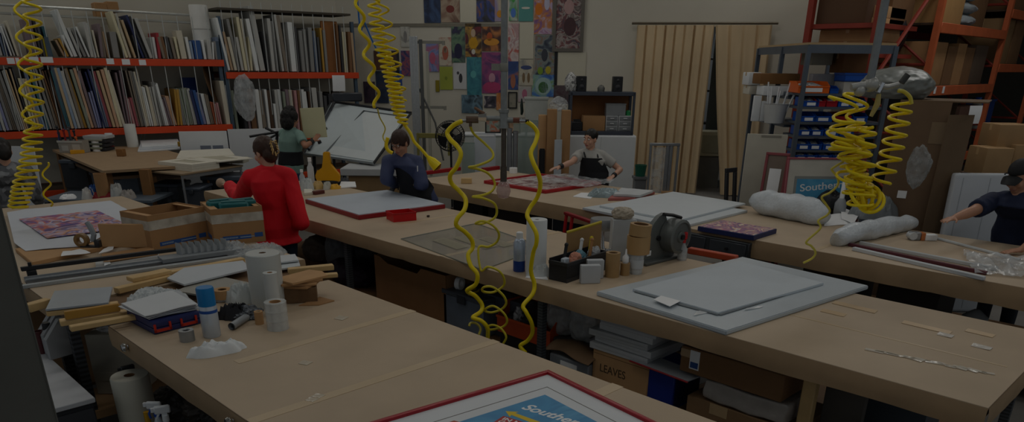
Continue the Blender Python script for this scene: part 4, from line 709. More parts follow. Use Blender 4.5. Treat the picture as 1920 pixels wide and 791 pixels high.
# ---------------------------------------------------------------- placing helpers for table tops
def slab(name,label,cat,px,z,th,m_,bev=0,group=None,soft=0,seed=0,extra=None):
    """flat piece from its corner pixels on a plane of height z"""
    ps=[P(x,y,z+th) for x,y in px];c=sum(ps,Vector())/len(ps);b=B();b.prism([(p.x-c.x,p.y-c.y) for p in ps],0,th)
    if bev: bmesh.ops.bevel(b.bm,geom=b.bm.edges[:],offset=bev,segments=2,affect='EDGES')
    if soft:
        bmesh.ops.triangulate(b.bm,faces=b.bm.faces[:]);bmesh.ops.subdivide_edges(b.bm,edges=b.bm.edges[:],cuts=5,use_grid_fill=True)
        for v in b.bm.verts: v.co.z+=soft*abs(noise.noise(Vector((v.co.x*5,v.co.y*5,seed))))
    return obj(name,b,m_,None,label,cat,group,loc=(c.x,c.y,z))
def rect(px,z):
    """best rectangle through 3 pixel corners (corner, along, across): loc of corner, angle, length, width"""
    a,b_,c=[P(x,y,z) for x,y in px];d=b_-a;L=d.length;d.normalize();n=Vector((-d.y,d.x,0));return a,math.atan2(d.y,d.x),L,(c-a).dot(n)
def strip(name,label,cat,p0,p1,z,w,th,m_,group=None,over=0,bev=.004):
    a,b_=P(*p0,z+th/2),P(*p1,z+th/2);d=b_-a;L=d.length+over;c=(a+b_)/2;b=B();b.box((0,0,th/2),(L,w,th),bev=bev)
    return obj(name,b,m_,None,label,cat,group,loc=(c.x,c.y,z),rz=math.atan2(d.y,d.x))
def roundy(name,label,cat,x0,x1,ytop,ybase,z,parts,group=None):
    """upright round thing: parts = [(part name, material, profile in units of (radius, height))]"""
    xm=(x0+x1)/2;c=P(xm,ybase,z);D=(c.x+c.y)*_q
    for _ in range(3): r=(PD(x0,ybase,D)-PD(x1,ybase,D)).length/2;cc=c+Vector((r*_q,r*_q,0))*.8;D=(cc.x+cc.y)*_q
    h=PD(xm,ytop,D-r*.6).z-z;t=thing(name,label,cat,(cc.x,cc.y,z),FR,group)
    for pn,m_,prof in parts: b=B();b.lathe([(r*a,h*k) for a,k in prof],n=28);obj(pn,b,m_,t)
    return t,r,h
def crump(name,label,cat,x0,x1,y0,y1,z,m_,seed,a=.3,f=2.3,group=None,thin=1,dep=None,rz=FR):
    xm=(x0+x1)/2;c=P(xm,y1,z);D=(c.x+c.y)*_q;w=(PD(x0,y1,D)-PD(x1,y1,D)).length;d=dep or w*.6;D+=d/2;c=P(xm,y1,z)+Vector((d/2*_q,d/2*_q,0))
    h=max(.02,(PD(xm,y0,D).z-z))*thin;b=B();sd=Vector((seed*3.7,seed*1.3,seed*2.1));N=56;K=16;rg=[]
    for j in range(K+1):
        ro=(1-j/K);row=[]
        for i in range(N):
            th=2*pi*i/N;e=1+.22*noise.noise(Vector((math.cos(th)*1.6,math.sin(th)*1.6,seed)))+.1*noise.noise(Vector((math.cos(th)*4,math.sin(th)*4,seed+9)))
            x,y=ro*e*math.cos(th)*w*.56,ro*e*math.sin(th)*d*.56;pv=Vector((x/max(w,d)*f*2.4,y/max(w,d)*f*2.4,0))+sd
            n1=1-abs(noise.noise(pv))*2.2;n2=1-abs(noise.noise(pv*2.3))*2
            zz=h*(1-ro**4)*(.62-.5*a+a*(1.1*n1+.6*n2))*(1-.25*(1-ro))
            row.append((x+.02*w*noise.noise(pv*2),y,max(0,zz)))
        rg.append(row)
    b.loft(rg);return obj(name,b,m_,None,label,cat,group,loc=(c.x,c.y,z+.0005),rz=rz,smooth=1.0)
# ---------------------------------------------------------------- the brown layout table and the clutter at its back
A_,B_,C_=P(98,280,1.0),P(193,320,1.0),P(405,307,1.0);D_=A_+C_-B_;cen=(A_+C_)/2
t=thing('layout_table','brown board-topped table in front of the long rack, tools along its far edge','table',(cen.x,cen.y,0))
def loc2(p): return (p.x-cen.x,p.y-cen.y)
b=B();b.prism([loc2(p) for p in (A_,B_,C_,D_)],.965,1.0);obj('tabletop',b,mat('a58a6a',.7,0,.05),t)
b=B();q=[p*.92+cen*.08 for p in (A_,B_,C_,D_)];b.prism([loc2(p) for p in q],.86,.9);obj('under_shelf',b,mat('6f5842',.7),t)
for p in (A_,B_,C_,D_): q=p*.9+cen*.1;x,y=loc2(q);b=B();b.bb(x-.05,x+.05,y-.05,y+.05,0,.965);obj('leg',b,mat('7d5a36',.7),t)
T4z=1.0
l,w,h=fr(109,154,260,283,12.0);l.z=T4z+.001;t=thing('tool_basket','pale basket bristling with tools at the corner of the brown table','basket',l,FR);b=B()
b.bb(-w/2,w/2,0,.006,0,h).bb(-w/2,w/2,.194,.2,0,h).bb(-w/2,-w/2+.006,.006,.194,0,h).bb(w/2-.006,w/2,.006,.194,0,h).bb(-w/2,w/2,0,.2,0,.006);obj('basket_wall',b,mat('a09a90',.6),t);b=B();b.bb(-w/2-.008,w/2+.008,-.008,.0,h-.03,h);b.bb(-w/2+.05,-w*.1,-.004,0,.03,h*.6);b.bb(w*.08,w/2-.04,-.004,0,.03,h*.7);obj('rim',b,mat('b9b6ae',.5),t)
for i,(x,y0,c) in enumerate(((120,238,'2a2c33'),(127,244,'8a1f28'),(134,240,'3a3a40'),(140,243,'4a4a50'),(146,246,'20222a'),(113,250,'2c3a7a'),(151,258,'c9602c'))):
    p=P(x,279,T4z+.06);z1=PD(x,y0,(p.x+p.y)*_q).z;b=B();b.cyl((0,0,0),((i%3-1)*.03,.02,z1-T4z-.06),.014,n=8);b.sph((.0+(i%3-1)*.03,.02,z1-T4z-.06),.022,u=10,v=6);obj('hand_tool',b,mat(c,.5),None,f'{["black","red","dark grey","grey","dark","blue","orange"][i]} handled tool sticking out of the pale basket','tool','tools in the pale basket',loc=(p.x,p.y,T4z+.06))
slab('yellow_box','flat yellow tape box at the near corner of the brown table','box',((131,283),(158,281),(155,274),(133,275)),T4z,.05,mat('d69a10',.5),.004)
for k in range(4):
    o=fbox('letter_tray',f'{ORD[k]} black paper tray up the stack on the brown table','tray',148+k%2*2,193,254-k*7,260-k*7,12.25,.3,mat('26282c',.5) if k!=3 else mat('b5b8b8',.5),group='stacked paper trays on the brown table');o.location.z=T4z+.004+k*.062+(.0 if k else .0)
    if k<3: o=fbox('paper_sheaf',f'{ORD[k]} sheaf of paper up the stack of black trays','paper',152,185,252-k*7,256-k*7,12.22,.26,mat(['8f9480','6e7466','9a9d92'][k],.7),group='paper in the trays');o.location.z=T4z+.004+k*.062+.032
roundy('tape_roll','white tape roll on end at the foot of the black trays','tape roll',171,191,262,284,T4z,[('roll',PAPER,[(.45,0),(1,0),(1,1),(.45,1),(.45,0)])])
roundy('paper_cup','white cup with a red band on the brown table','cup',200,213,250,281,T4z,[('cup',PAPER,[(0,0),(.8,0),(1,1),(.92,1),(.72,.05),(0,.05)]),('red_band',RED,[(.86,.2),(.9,.38)])])
fbox('wood_block','small wooden block between white cup and paper roll','block',214,227,262,276,11.6,.1,mat('8a6034',.7)).location.z=T4z+.001
roundy('paper_roll','upright white paper roll on the brown table','roll',236,256,233,276,T4z,[('paper',PAPER,[(.25,1),(.25,.96),(0,.96)]),('wound_paper',mat('d5d6d0',.7),[(0,0),(1,0),(1,.99),(.97,1),(.25,1)])])
for k in range(3): 
    o=slab('white_sheet',f'{ORD[k]} white sheet up the pile on the brown table','sheet',((258+k*4,283-k*4),(338,278-k*4),(332,266-k*4),(262,270-k*4)),T4z+.001+k*.021,.02,mat(['d8dbdd','c9ced3','dfe2e3'][k],.6),.003,'white sheets piled on the brown table')
for k,(x,c) in enumerate(((300,'a86a60'),(318,'8a6a70'),(285,'7a4a44'))): crump('small_packet',f'{["pink","mauve","dark red"][k]} packet behind the white sheets on the brown table','packet',x-9,x+9,254,265,T4z+.08,mat(c,.6),80+k,.2).location.z=T4z
for k in range(2): p=P(263+k*7,262,T4z);b=B();b.cyl((0,0,0),(.1,.02,.24),.008,n=6);obj('white_stick',b,WHITE,None,f'{["taller","shorter"][k]} white stick leaning beside the paper roll','stick',loc=(p.x,p.y,T4z))
slab('stacked_mats','pile of off-white mat boards at the end of the brown table','boards',((330,297),(440,290),(430,278),(338,282)),T4z+.0,.05,OFFW,.004)
fbox('yellow_level','yellow and black level lying behind the off-white mats','level',333,372,268,277,12.6,.05,mat('a8842c',.5)).location.z=T4z+.051
# trestle of clear boxes below
l,w,h=fr(150,420,325,470,10.8)
TOTE=mat('56606c',.35,0,.1)
def tote(x0,x1,y0,y1,D,label,m_=TOTE,dep=.45):
    l,w,h=fr(x0,x1,y0,y1,D);t=thing('storage_tote',label,'tote',(l.x,l.y,l.z),FR);b=B();b.prism([(-w/2+.02,0),(w/2-.02,0),(w/2-.02,dep),(-w/2+.02,dep)],0,h*.88);obj('tub',b,m_,t);b=B();b.bb(-w/2,w/2,-.02,dep+.02,h*.86,h,bev=.012);obj('lid',b,mat('474f5a',.4),t);b=B();b.bb(-w*.12,w*.12,-.035,0,h*.7,h*.9,bev=.006);obj('latch',b,mat('30353c',.4),t);return t,l,w,h
for i,a in enumerate(((115,165,300,352,11.6,'dark storage tote under the brown table, by the white leaning panel',mat('2a2d33',.4)),(172,262,322,372,11.3,'wide grey-blue storage tote under the brown table',TOTE),(286,337,345,392,10.6,'clear-fronted tote under the brown table with reddish contents',mat('4a4e55',.3,0,.3,8)),(345,378,352,392,10.3,'small dark tote beside the steel-legged table',mat('3b3f46',.35)),(380,460,330,392,10.9,'large dark storage tote under the steel-legged table',mat('34383e',.4)))):
    tt,l,w,h=tote(*a[:6],m_=a[6]);
    b=B();b.bb(-w/2+.04,w/2-.04,.04,.4,0,l.z-.002,bev=.01);b.bb(-w/2+.02,w/2-.02,.02,.42,l.z-.05,l.z-.002);obj('crate',b,mat(['3a3f46','424952','4e4238','35393f','2f3338'][i],.6),None,f'dark crate holding up the {["dark","grey-blue","clear-fronted","small dark","large dark"][i]} tote','crate',loc=(l.x,l.y,0),rz=FR)
# wooden post and rolled cardboard tube
l,w,h=fr(266,284,318,392,10.2);b=B();b.bb(-w/2,w/2,0,.1,0,l.z+h,bev=.004);b.bb(-w/2-.03,w/2+.03,-.02,.14,0,.03);obj('wooden_prop',b,mat('8a6238',.7),None,'wooden prop post under the near edge of the brown table','post',loc=(l.x,l.y,0),rz=FR)
l,w,h=fr(181,203,325,380,9.9);t=thing('cardboard_tube','upright open brown cardboard tube behind the purple print','tube',(l.x,l.y,0),FR);zt_=l.z+h;b=B();b.lathe([(w*.44,zt_),(w*.5,zt_),(w*.5,0),(0,0),(0,.02),(w*.44,.02),(w*.44,zt_)],n=24);obj('tube',b,CARD,t);b=B();b.lathe([(w*.505,zt_*.5),(w*.505,zt_*.53)],n=24);obj('tape_band',b,mat('b58e62',.3),t)
# low grey bench with red cloth, blue cloth and white bags
l,w,h=fr(85,290,372,376,9.9);zb_=l.z+h;t=thing('low_bench','low grey-blue bench behind the table with the purple print','bench',(l.x,l.y,0),FR)
b=B();b.bb(-w/2,w/2,-.1,.6,zb_-.04,zb_,bev=.006);obj('top',b,mat('5a646e',.5),t)
for x in (-w/2+.05,w/2-.05):
    for y in (-.05,.55): b=B();b.bb(x-.025,x+.025,y-.025,y+.025,0,zb_-.04);obj('leg',b,GREYM,t)
for i,(x0,x1,y0,y1,m_,n_,lb_) in enumerate(((168,212,355,374,mat('8a1c24',.7),'cloth','dark red cloth heaped on the low bench'),(163,180,338,372,mat('20549a',.6),'cloth','bright blue cloth beside the cardboard tube'),(203,224,335,374,mat('b9bcba',.5),'plastic_bag','white plastic bag beside the cardboard tube'),(150,170,345,374,mat('c9c8c4',.6),'paper_wad','white wad of paper beside the blue cloth'),(108,132,362,374,PAPER,'paper_scrap','white paper scrap on the low bench'),(222,246,350,374,mat('a09a94',.6),'rag','pale rag at the end of the low bench'))):
    crump(n_,lb_,'cloth' if 'cloth' in n_ or n_=='rag' else 'paper' if 'paper' in n_ else 'bag',x0,x1,y0,y1,zb_,m_,90+i,.3,dep=.2)
# ---------------------------------------------------------------- chrome-legged side table with white mats
zs_=.95;c0,ang,L_,W_=rect(((340,326),(456,309),(316,314)),zs_)
t=thing('side_table','small wood-topped table with chrome legs carrying white mat boards','table',(c0.x,c0.y,0),ang)
b=B();b.bb(0,L_,0,abs(W_),zs_-.025,zs_,bev=.004);obj('tabletop',b,mat('9a8468',.6,0,.08),t)
b=B();b.bb(.02,L_-.02,.01,.03,zs_-.07,zs_-.025);b.bb(.02,L_-.02,abs(W_)-.03,abs(W_)-.01,zs_-.07,zs_-.025);obj('rail',b,STEEL,t)
for x in (.03,L_-.03):
    for y in (.03,abs(W_)-.03): b=B();b.cyl((x,y,0),(x,y,zs_-.025),.016,n=10);obj('leg',b,STEEL,t)
def matpile(px,z,n,each,lab,win=True,m_=OFFW):
    for k in range(n):
        a,an,L,W=rect(px,z);t=thing('window_mat',lab(k),'mat board',(a.x,a.y,z+k*each),an,'off-white mats on the small table' if n>1 else None);b=B();W=abs(W);f_=min(L,W)*.25
        for x0,x1,y0,y1 in ((0,L,0,f_),(0,L,W-f_,W),(0,f_,f_,W-f_),(L-f_,L,f_,W-f_)): b.bb(x0,x1,y0,y1,0.0005,each-.001)
        obj('card',b,m_,t);b=B();b.bb(f_,L-f_,f_,W-f_,0.0005,each*.5);obj('backing',b,mat('b8b29e',.7),t)
matpile(((361,322),(412,315),(332,311)),zs_,3,.032,lambda k:f'off-white window mat, {["lowest","middle","topmost"][k]} of the block on the small table')
matpile(((408,305),(475,298),(385,292)),zs_+.08,1,.014,lambda k:'thin off-white window mat overhanging the far side of the small table')
fbox('mat_riser','low block of mats under the overhanging window mat','boards',405,455,297,306,11.3,.28,mat('cfcab8',.6)).location.z=zs_+.002
# ---------------------------------------------------------------- mat cutter: big tilted white board
def tilted():
    a=PD(700,305,10.9);b_=PD(768,213,12.6);c=PD(622,192,13.6);d=PD(572,287,11.95)
    t=thing('mat_cutter','big tilted white cutting board with a black frame and diagonal ruler','mat cutter',((a.x+d.x)/2,(a.y+d.y)/2,0));o=t.location
    q=[p-o for p in (a,b_,c,d)];n=(q[1]-q[0]).cross(q[3]-q[0]).normalized()
    if n.z<0: n=-n
    def pl(u,v,k=0): return q[0]*(1-u)*(1-v)+q[1]*u*(1-v)+q[2]*u*v+q[3]*(1-u)*v+n*k
    b=B();b.loft([[pl(0,0,-.03),pl(1,0,-.03),pl(1,1,-.03),pl(0,1,-.03)],[pl(0,0),pl(1,0),pl(1,1),pl(0,1)]]);obj('board',b,mat('bfc9cc',.45,0,.02),t)
    for (u0,v0,u1,v1,nm) in ((-.01,-.01,-.01,1.01,'lower_frame'),(1.01,-.01,1.01,1.01,'upper_frame'),(-.01,1.01,1.01,1.01,'side_frame'),(-.01,-.01,1.01,-.01,'side_frame')):
        b=B();b.tube([pl(u0,v0,-.0),pl(u1,v1,-.0)],.035 if nm=='upper_frame' else .018,4);obj(nm,b,mat('24262a' if nm!='lower_frame' else '83888a',.4),t)
    # loose white sheet laid over the right part
    b=B();b.loft([[pl(u,v,k) for u,v in ((.02,.0),(.9,.02),(.9,.52),(.03,.68))] for k in (.004,.014)]);obj('overlay_sheet',b,mat('ccd3d4',.45,0,.02),t)
    b=B();b.tube([pl(.03,.69,.02),pl(.9,.53,.02),pl(.9,.03,.02)],.012,5);obj('ruler_bar',b,mat('6e757a',.3,.6),t)
    b=B();b.tube([pl(.04,.95,.03),pl(.98,.95,.03)],.025,6);obj('clamp_bar',b,mat('3a3e44',.35,.5),t)
    for u,v in ((.45,.88),(.2,.86)): b=B();b.cyl(pl(u,v,0),pl(u,v,.04),.03,n=12);obj('stop_knob',b,BLACK,t)
    for u,v in ((.06,.05),(.06,.9),(.7,.1),(.75,.92)): p=pl(u,v,-.03);b=B();b.tube([p,(p.x,p.y+.1,0)],.028,6);obj('leg',b,mat('2a2c30',.4),t)
    b=B();p=pl(1.0,.75,.05);b.box(p+Vector((0,.05,.08)),(.5,.12,.14),rz=-.5,bev=.02);obj('head_unit',b,mat('2e3138',.4),t)
tilted()
t=thing('easel_frame','black metal easel arm behind the woman with the pale board','easel',PD(500,262,12.5));o=t.location
b=B();b.tube([(0,0,0),PD(530,246,12.6)-o,PD(468,256,12.3)-o],.02,6);b.tube([PD(498,240,12.7)-o,PD(545,262,12.4)-o],.02,6);obj('arm',b,BLACK,t);b=B();b.tube([PD(520,252,12.7)-o,(0,.2,-o.z)],.025,6);b.tube([(-.3,0,-o.z),(.3,.3,-o.z)],.02,6);obj('stem',b,BLACK,t)
# table behind the woman in the navy jacket: cartons under a white shelf
l,w,h=fr(664,742,306,327,10.6);t=thing('packing_bench','white-topped bench on brown cartons behind the woman in the navy jacket','bench',(l.x,l.y,0),FR);zt_=l.z+h*.5
b=B();b.bb(-w/2-.2,w/2+.3,0,.6,zt_-.1,zt_,bev=.01);obj('top',b,mat('b9bcbd',.5),t)
for x in (-w/2+.1,w/2-.1): b=B();b.bb(x-.2,x+.2,.05,.5,0,zt_-.101,bev=.01);obj('carton_support',b,mat('8f7450',.7),t)
# clutter at the far end of the long table: yellow dispenser, bottles, papers
p=P(616,345,.9);t=thing('yellow_dispenser','yellow hand tool with upright handle at the far end of the long table','tool',(p.x,p.y,.9),FR);s_=.0062
YT=mat('d69c08',.4)
b=B();pr_=[(-.13,.02),(-.16,.1),(-.12,.18),(-.05,.2),(-.04,.24),(-.03,.4),(.05,.4),(.05,.24),(.1,.19),(.16,.12),(.15,.03),(.08,.06),(-.06,.06)];b.prism(pr_,-.04,.04,Matrix(((1,0,0,0),(0,0,1,0),(0,1,0,0),(0,0,0,1))));bmesh.ops.bevel(b.bm,geom=b.bm.edges[:],offset=.01,segments=2,affect='EDGES');obj('body',b,YT,t);b=B();b.bb(-.12,.12,-.05,.05,0,.045,bev=.01);obj('black_base',b,BLACK,t)
for i,(x0,x1,y0,y1,m_,lb_) in enumerate(((577,589,296,342,mat('c9cdd0',.4),'pale bottle beside the yellow hand tool'),(562,572,318,350,mat('b0b6bd',.4),'short pale bottle beside the woman in red'))):
    roundy('bottle',lb_,'bottle',x0,x1,y0,y1,.902,[('body',m_,[(0,0),(1,0),(1,.6),(.5,.75),(.45,.85)]),('cap',PAPER,[(.55,.84),(.55,1),(0,1)])])
for i,(x0,x1,y0,y1,m_,n_,lb_) in enumerate(((563,585,325,358,mat('c5cbcb',.4),'plastic_bag','white plastic bag at the far end of the long table'),(586,603,333,355,mat('c9a86a',.5),'tape_bundle','yellowish bundle beside the white plastic bag'),(604,618,335,356,mat('b9b9ae',.5),'crumpled_paper','crumpled off-white paper beside the yellow bundle'),(616,636,342,355,mat('d6a01c',.5),'yellow_packet','yellow packet below the yellow hand tool'),(630,652,330,342,mat('2a2c32',.5),'black_tool','black tool lying behind the folded paper'))):
    crump(n_,lb_,n_.split('_')[-1],x0,x1,y0,y1,.9,m_,110+i,.25,dep=.16)
slab('folded_paper','white folded paper on the far end of the long table','paper',((635,352),(668,350),(666,341),(640,340)),.9,.012,PAPER,0,soft=.02,seed=3)
strip('red_moulding','dark red frame moulding piece beside the folded paper','moulding',(588,362),(606,359),.9,.06,.04,mat('5e2a26',.5))
slab('cream_pad','cream pad lying next to the woman in red','pad',((570,362),(588,360),(585,354),(570,354)),.9,.03,OFFW,.003)
# ---------------------------------------------------------------- steel column close to the camera
p=PD(60,600,2.3);pa,pb=PD(0,355,2.3),PD(105,791,2.3);pp=(pa+pb)/2
b=B();b.bb(-.32,0,0,.012,0,6).bb(-.32,0,.2,.212,0,6).bb(-.166,-.154,.012,.2,0,6);b.bb(-.004,.0,-.004,.0,0,6);obj('steel_column',b,mat('64635c',.55,0,.12,3),kind='structure',loc=(pp.x,pp.y,0),rz=math.atan2(pp.y,pp.x)-pi/2)
# ---------------------------------------------------------------- left work table: print, cartons, cutter rail
ZT=.895
slab('brown_board','brown board under the purple print','board',((28,466),(60,492),(262,448),(238,420)),ZT+.001,.03,CARDL,.003)
slab('print_paper','large white sheet with curling corners carrying the purple print','paper',((13,398),(207,376),(238,393),(240,424),(150,462),(48,470),(27,456)),ZT+.033,.004,mat('d3d9e2',.5,0,.02),0,None,.018,5)
o=slab('purple_print','purple, orange and white print lying on the large white sheet','print',((35,410),(182,394),(212,408),(239,421),(187,433),(88,446)),ZT+.05,.003,art(('2c1c64','6a4aa8','d8602c','c9c0dc','4a2a90','e09a50','b8a8d8','32206c'),4.5,'noise',33,1))
BLB=mat('2c5596',.5)
def tcarton(label,px,h,dep,stuff=None):
    a,an,L,W=rect(px,ZT);d=Vector((math.cos(an),math.sin(an),0));n=Vector((-d.y,d.x,0));c=a+d*L/2+n*dep/2
    t=carton(label,(c.x,c.y,ZT+.001),L,dep,h,an,open_=True,m_=CARD,inner=CARDD)
    for (y,hh) in ((h*.72,.075),): 
        b=B();k=.0015;b.bb(-L/2-k,L/2+k,-dep/2-k,-dep/2,y-hh/2,y+hh/2);b.bb(-L/2-k,-L/2,-dep/2,dep/2,y-hh/2,y+hh/2);b.bb(L/2,L/2+k,-dep/2,dep/2,y-hh/2,y+hh/2);obj('clear_tape',b,film('dcd6c8',.35,.12),t)
    b=B();b.bb(-L/2+.07,L/2-.12,-dep/2-.002,-dep/2,h*.13,h*.24);b.bb(L/2-.09,L/2-.02,-dep/2-.002,-dep/2,h*.15,h*.27);b.bb(-L/2-.002,-L/2,-dep/2+.1,dep/2-.1,h*.13,h*.24);obj('blue_print_band',b,BLB,t)
    b=B()
    for k in range(9): b.bb(-L/2+.09+k*.012,-L/2+.098+k*.012,-dep/2-.003,-dep/2-.0021,h*.165,h*.205)
    b.bb(0,L*.28,-dep/2-.003,-dep/2-.0021,h*.17,h*.195);obj('print_marks',b,mat('8fa3bd',.5),t)
    b=B();b.bb(-L/2+.009,-L/2+.07,-dep/2+.009,dep/2-.009,h-.012,h-.006);b.bb(L/2-.05,L/2-.009,-dep/2+.009,dep/2-.009,h-.014,h-.008);obj('inner_flap',b,CARDL,t)
    return t,c,an,L
t1,c1,a1,L1_=tcarton('open brown carton with a blue printed band, beside the purple print',((288,474),(392,452),(262,460)),.30,.38)
t2,c2,a2,L2_=tcarton('open brown carton full of teal things, behind the woman in red',((404,462),(499,452),(385,450)),.31,.44)
b=B();b.bb(-.16,.16,-.16,.16,0,.085,bev=.01);obj('packing_block',b,mat('8a7a64',.8),None,'brown packing block inside the open carton under the teal boxes','packing',loc=(c2.x,c2.y,ZT+.011),rz=a2)
for k,(dx,dy,rz_) in enumerate(((-.06,.05,.1),(.08,-.04,.2),(-.02,-.1,-.1))): b=B();b.box((0,0,.12),(.24,.1,.24),bev=.015);b.box((0,0,.245),(.2,.06,.012),bev=.004);obj('teal_box',b,mat('1e6a6c',.45),None,f'teal box standing {["at the back","at one side","in front"][k]} in the open brown carton','box','teal boxes in the open carton',loc=(c2.x+dx,c2.y+dy,ZT+.1),rz=a2+rz_)
fbox('cardboard_flap','cut piece of brown cardboard propped beside the open carton','cardboard',188,276,426,470,6.0,.02,CARDL).location.z=ZT+.032
slab('cardboard_piece','flat brown cardboard piece in front of the open carton','cardboard',((195,492),(296,476),(285,462),(190,476)),ZT+.032,.008,CARD)
slab('white_carton_lid','white printed carton strip lying before the open carton','cardboard',((180,503),(300,488),(297,474),(178,486)),ZT+.001,.03,mat('bdbfbe',.6),.003)
p=P(178,470,ZT);t=thing('tape_gun','tape gun with grey handle lying by the purple print','tape gun',(p.x,p.y,ZT+.032),FR)
b=B();b.tube([(.0,0,.05),(.02,0,.1),(-.01,.02,.17),(-.03,.02,.2)],[.022,.022,.024,.02],8);obj('handle',b,mat('8d949a',.4),t);b=B();b.lathe([(.03,-.025),(.055,-.025),(.055,.025),(.03,.025),(.03,-.025)],(-.09,0,.056),22,Matrix.Rotation(pi/2,4,'X'));obj('tape_roll',b,mat('8a6c42',.4),t);b=B();b.bb(-.1,.04,-.03,.03,0.0,.012);b.bb(.02,.06,-.03,.03,.0,.06,bev=.005);obj('body',b,mat('2c2e33',.4),t)
for i,a in enumerate((((115,482),(170,474),(150,468),(118,472)),((185,476),(212,468),(215,458),(196,466)),((196,500),(208,496),(204,482),(195,486)))): slab('paper_scrap',f'white paper scrap {["left flat before","standing beside","nearest the rail below"][i]} the tape gun','paper',a,ZT+.045,.003,PAPER,0,None,.02,i) if 0 else slab('paper_scrap',f'white paper scrap {["lying flat before","curled up beside","next to the black bar below"][i]} the tape gun','paper',a,ZT+.033,.003,PAPER,0,None,.02,i)
# cutter rail
pa,pb=P(40,506,.97),P(384,459,.97);ang=math.atan2(pb.y-pa.y,pb.x-pa.x)-.04;t=thing('cutting_rail','long black and aluminium cutting rail lying across the table below the cartons','cutter',((pa.x+pb.x)/2,(pa.y+pb.y)/2,ZT),ang);Lr=(pb-pa).length
b=B();b.bb(-Lr/2,Lr/2,-.018,.018,.06,.09,bev=.004);obj('black_bar',b,mat('26272a',.4),t)
for x in (-Lr/2+.06,Lr/2-.08): b=B();b.bb(x-.03,x+.03,-.03,.03,0.0005,.06,bev=.004);b.cyl((x,0,.09),(x,0,.115),.012,n=8);obj('foot',b,BLACK,t)
q=[P(45,524,ZT),P(428,482,ZT)];dy=(Matrix.Rotation(-ang,3,'Z')@(((q[0]+q[1])/2)-Vector(t.location))).y
b=B();b.bb(-Lr/2,Lr/2+.15,dy-.05,dy+.04,.0005,.03,bev=.004);b.bb(-Lr/2,Lr/2+.15,dy-.015,dy-.005,.03,.042);obj('front_rail',b,mat('9ba0a4',.4,.5,.08,30),t)
b=B()
for k in range(16): b.box((-Lr/2+.06+k*.024,dy+.02,.0302),(.012,.02,.0012),rz=.5)
obj('scale_marks',b,PAPER,t)
b=B();b.bb(-Lr/2,Lr/2+.1,dy-.14,dy-.055,.0005,.02);obj('black_strip',b,mat('1d1e20',.5),t)
b=B();b.bb(-Lr/2-.05,Lr/2+.25,dy-.19,dy-.145,.0005,.024,bev=.003);obj('pale_rail',b,mat('a9aeb0',.4,.3),t)
# grey corner protectors and clear bags
for k in range(8):
    p=P(338+k*12,488-k*1.4,ZT);b=B();b.prism([(0,0),(.09,0),(.09,.02),(.02,.05),(.0,.09)],-.03,.03,Matrix(((1,0,0,0),(0,0,1,0),(0,1,0,0),(0,0,0,1))));obj('corner_protector',b,mat('a4a9ac',.5),None,f'{ordn(k)} grey corner protector along the row below the open carton','protector','row of grey corner protectors',loc=(p.x,p.y,ZT+.05),rz=.3)
b=B();pq=P(384,484,ZT);b.bb(-.33,.3,-.07,.08,0,.048);obj('protector_tray',b,mat('8f9498',.5),None,'low grey tray under the row of corner protectors','tray',loc=(pq.x,pq.y,ZT+.001),rz=ang)
for i,(x0,x1,y0,y1,s) in enumerate(((395,455,446,480,1),(450,525,450,482,2),(430,500,462,486,5))): crump('plastic_bag',f'clear plastic bag, {["topmost beside the teal carton","nearest the woman in red","lying before the other two"][i]}, on the papered table','bag',x0,x1,y0,y1,ZT,BAG,130+s,.3,2.6,dep=.22)
# ---------------------------------------------------------------- wood strips between the tables
GOLD=mat('b98a3c',.4,0,.06,5);WD=mat('cfae78',.55,0,.1,10)
STR=[((131,616),(262,592),.935,.05,.03,WD,'pale wood strip nearest the tool box, lowest of the pile over the table end'),((112,605),(258,583),.925,.07,.03,WD,'wide pale wood strip behind the lowest one'),((121,592),(224,575),.96,.025,.05,GOLD,'gold-stained wood strip over the table end'),((88,586),(222,571),.92,.08,.03,WD,'pale wood strip under the grey sheet'),((218,545),(318,520),.9,.06,.04,WD,'pale wood strip beside the crumpled paper'),((243,524),(316,508),.94,.09,.03,WD,'short wide wood offcut above the crumpled paper'),((320,512),(456,486),.9,.06,.03,WD,'long pale wood strip before the corner protectors'),((50,578),(92,566),.9,.06,.05,WD,'pale wood strip end near the steel column'),((540,508),(625,500),.9,.06,.04,WD,'pale wood strip behind the cardboard offcuts'),((565,520),(633,515),.9,.05,.03,WD,'short pale wood strip at the table corner near the red jacket'),((205,600),(275,588),.905,.05,.02,WD,'thin pale wood strip beside the blue tool box')]
for a,c,z,w,th,m_,lb_ in STR: strip('wood_strip',lb_,'wood strip',a,c,z,w,th,m_,'wood strips over the table end')
slab('grey_sheet','grey plastic-wrapped sheet lying on wood strips near the steel column','sheet',((85,580),(203,567),(211,537),(102,545)),.955,.012,mat('aab2ba',.3,0,.04),.002)
for i,(x0,x1,y0,y1) in enumerate(((225,282,545,582),(268,336,540,572),(240,300,538,562))): crump('tissue_paper',f'crumpled white tissue paper, {["nearest the wood strips","beside the tool box papers","behind the other two"][i]}','paper',x0,x1,y0,y1,.93,mat('c3c9cb',.6),140+i,.35,2.4,dep=.2)
for i,(px,z,c) in enumerate(((((313,521),(345,533),(470,503),(455,488),(345,502)),.93,'c3c9ce'),(((330,545),(420,560),(470,530),(400,515)),.91,'9d9a90'),(((470,498),(560,487),(553,476),(468,485)),.93,'c9cfd2'),(((500,508),(563,498),(560,488),(500,496)),.91,'bfc6c8'))):
    slab('foam_board',f'{["pale board","grey-brown board","white sheet","white sheet"][i]} {["lying over the long wood strip","tilted under the pale board","nearest the woman in red","under the other sheet by the red jacket"][i]}','board',px,z,.012,mat(c,.5,0,.02))
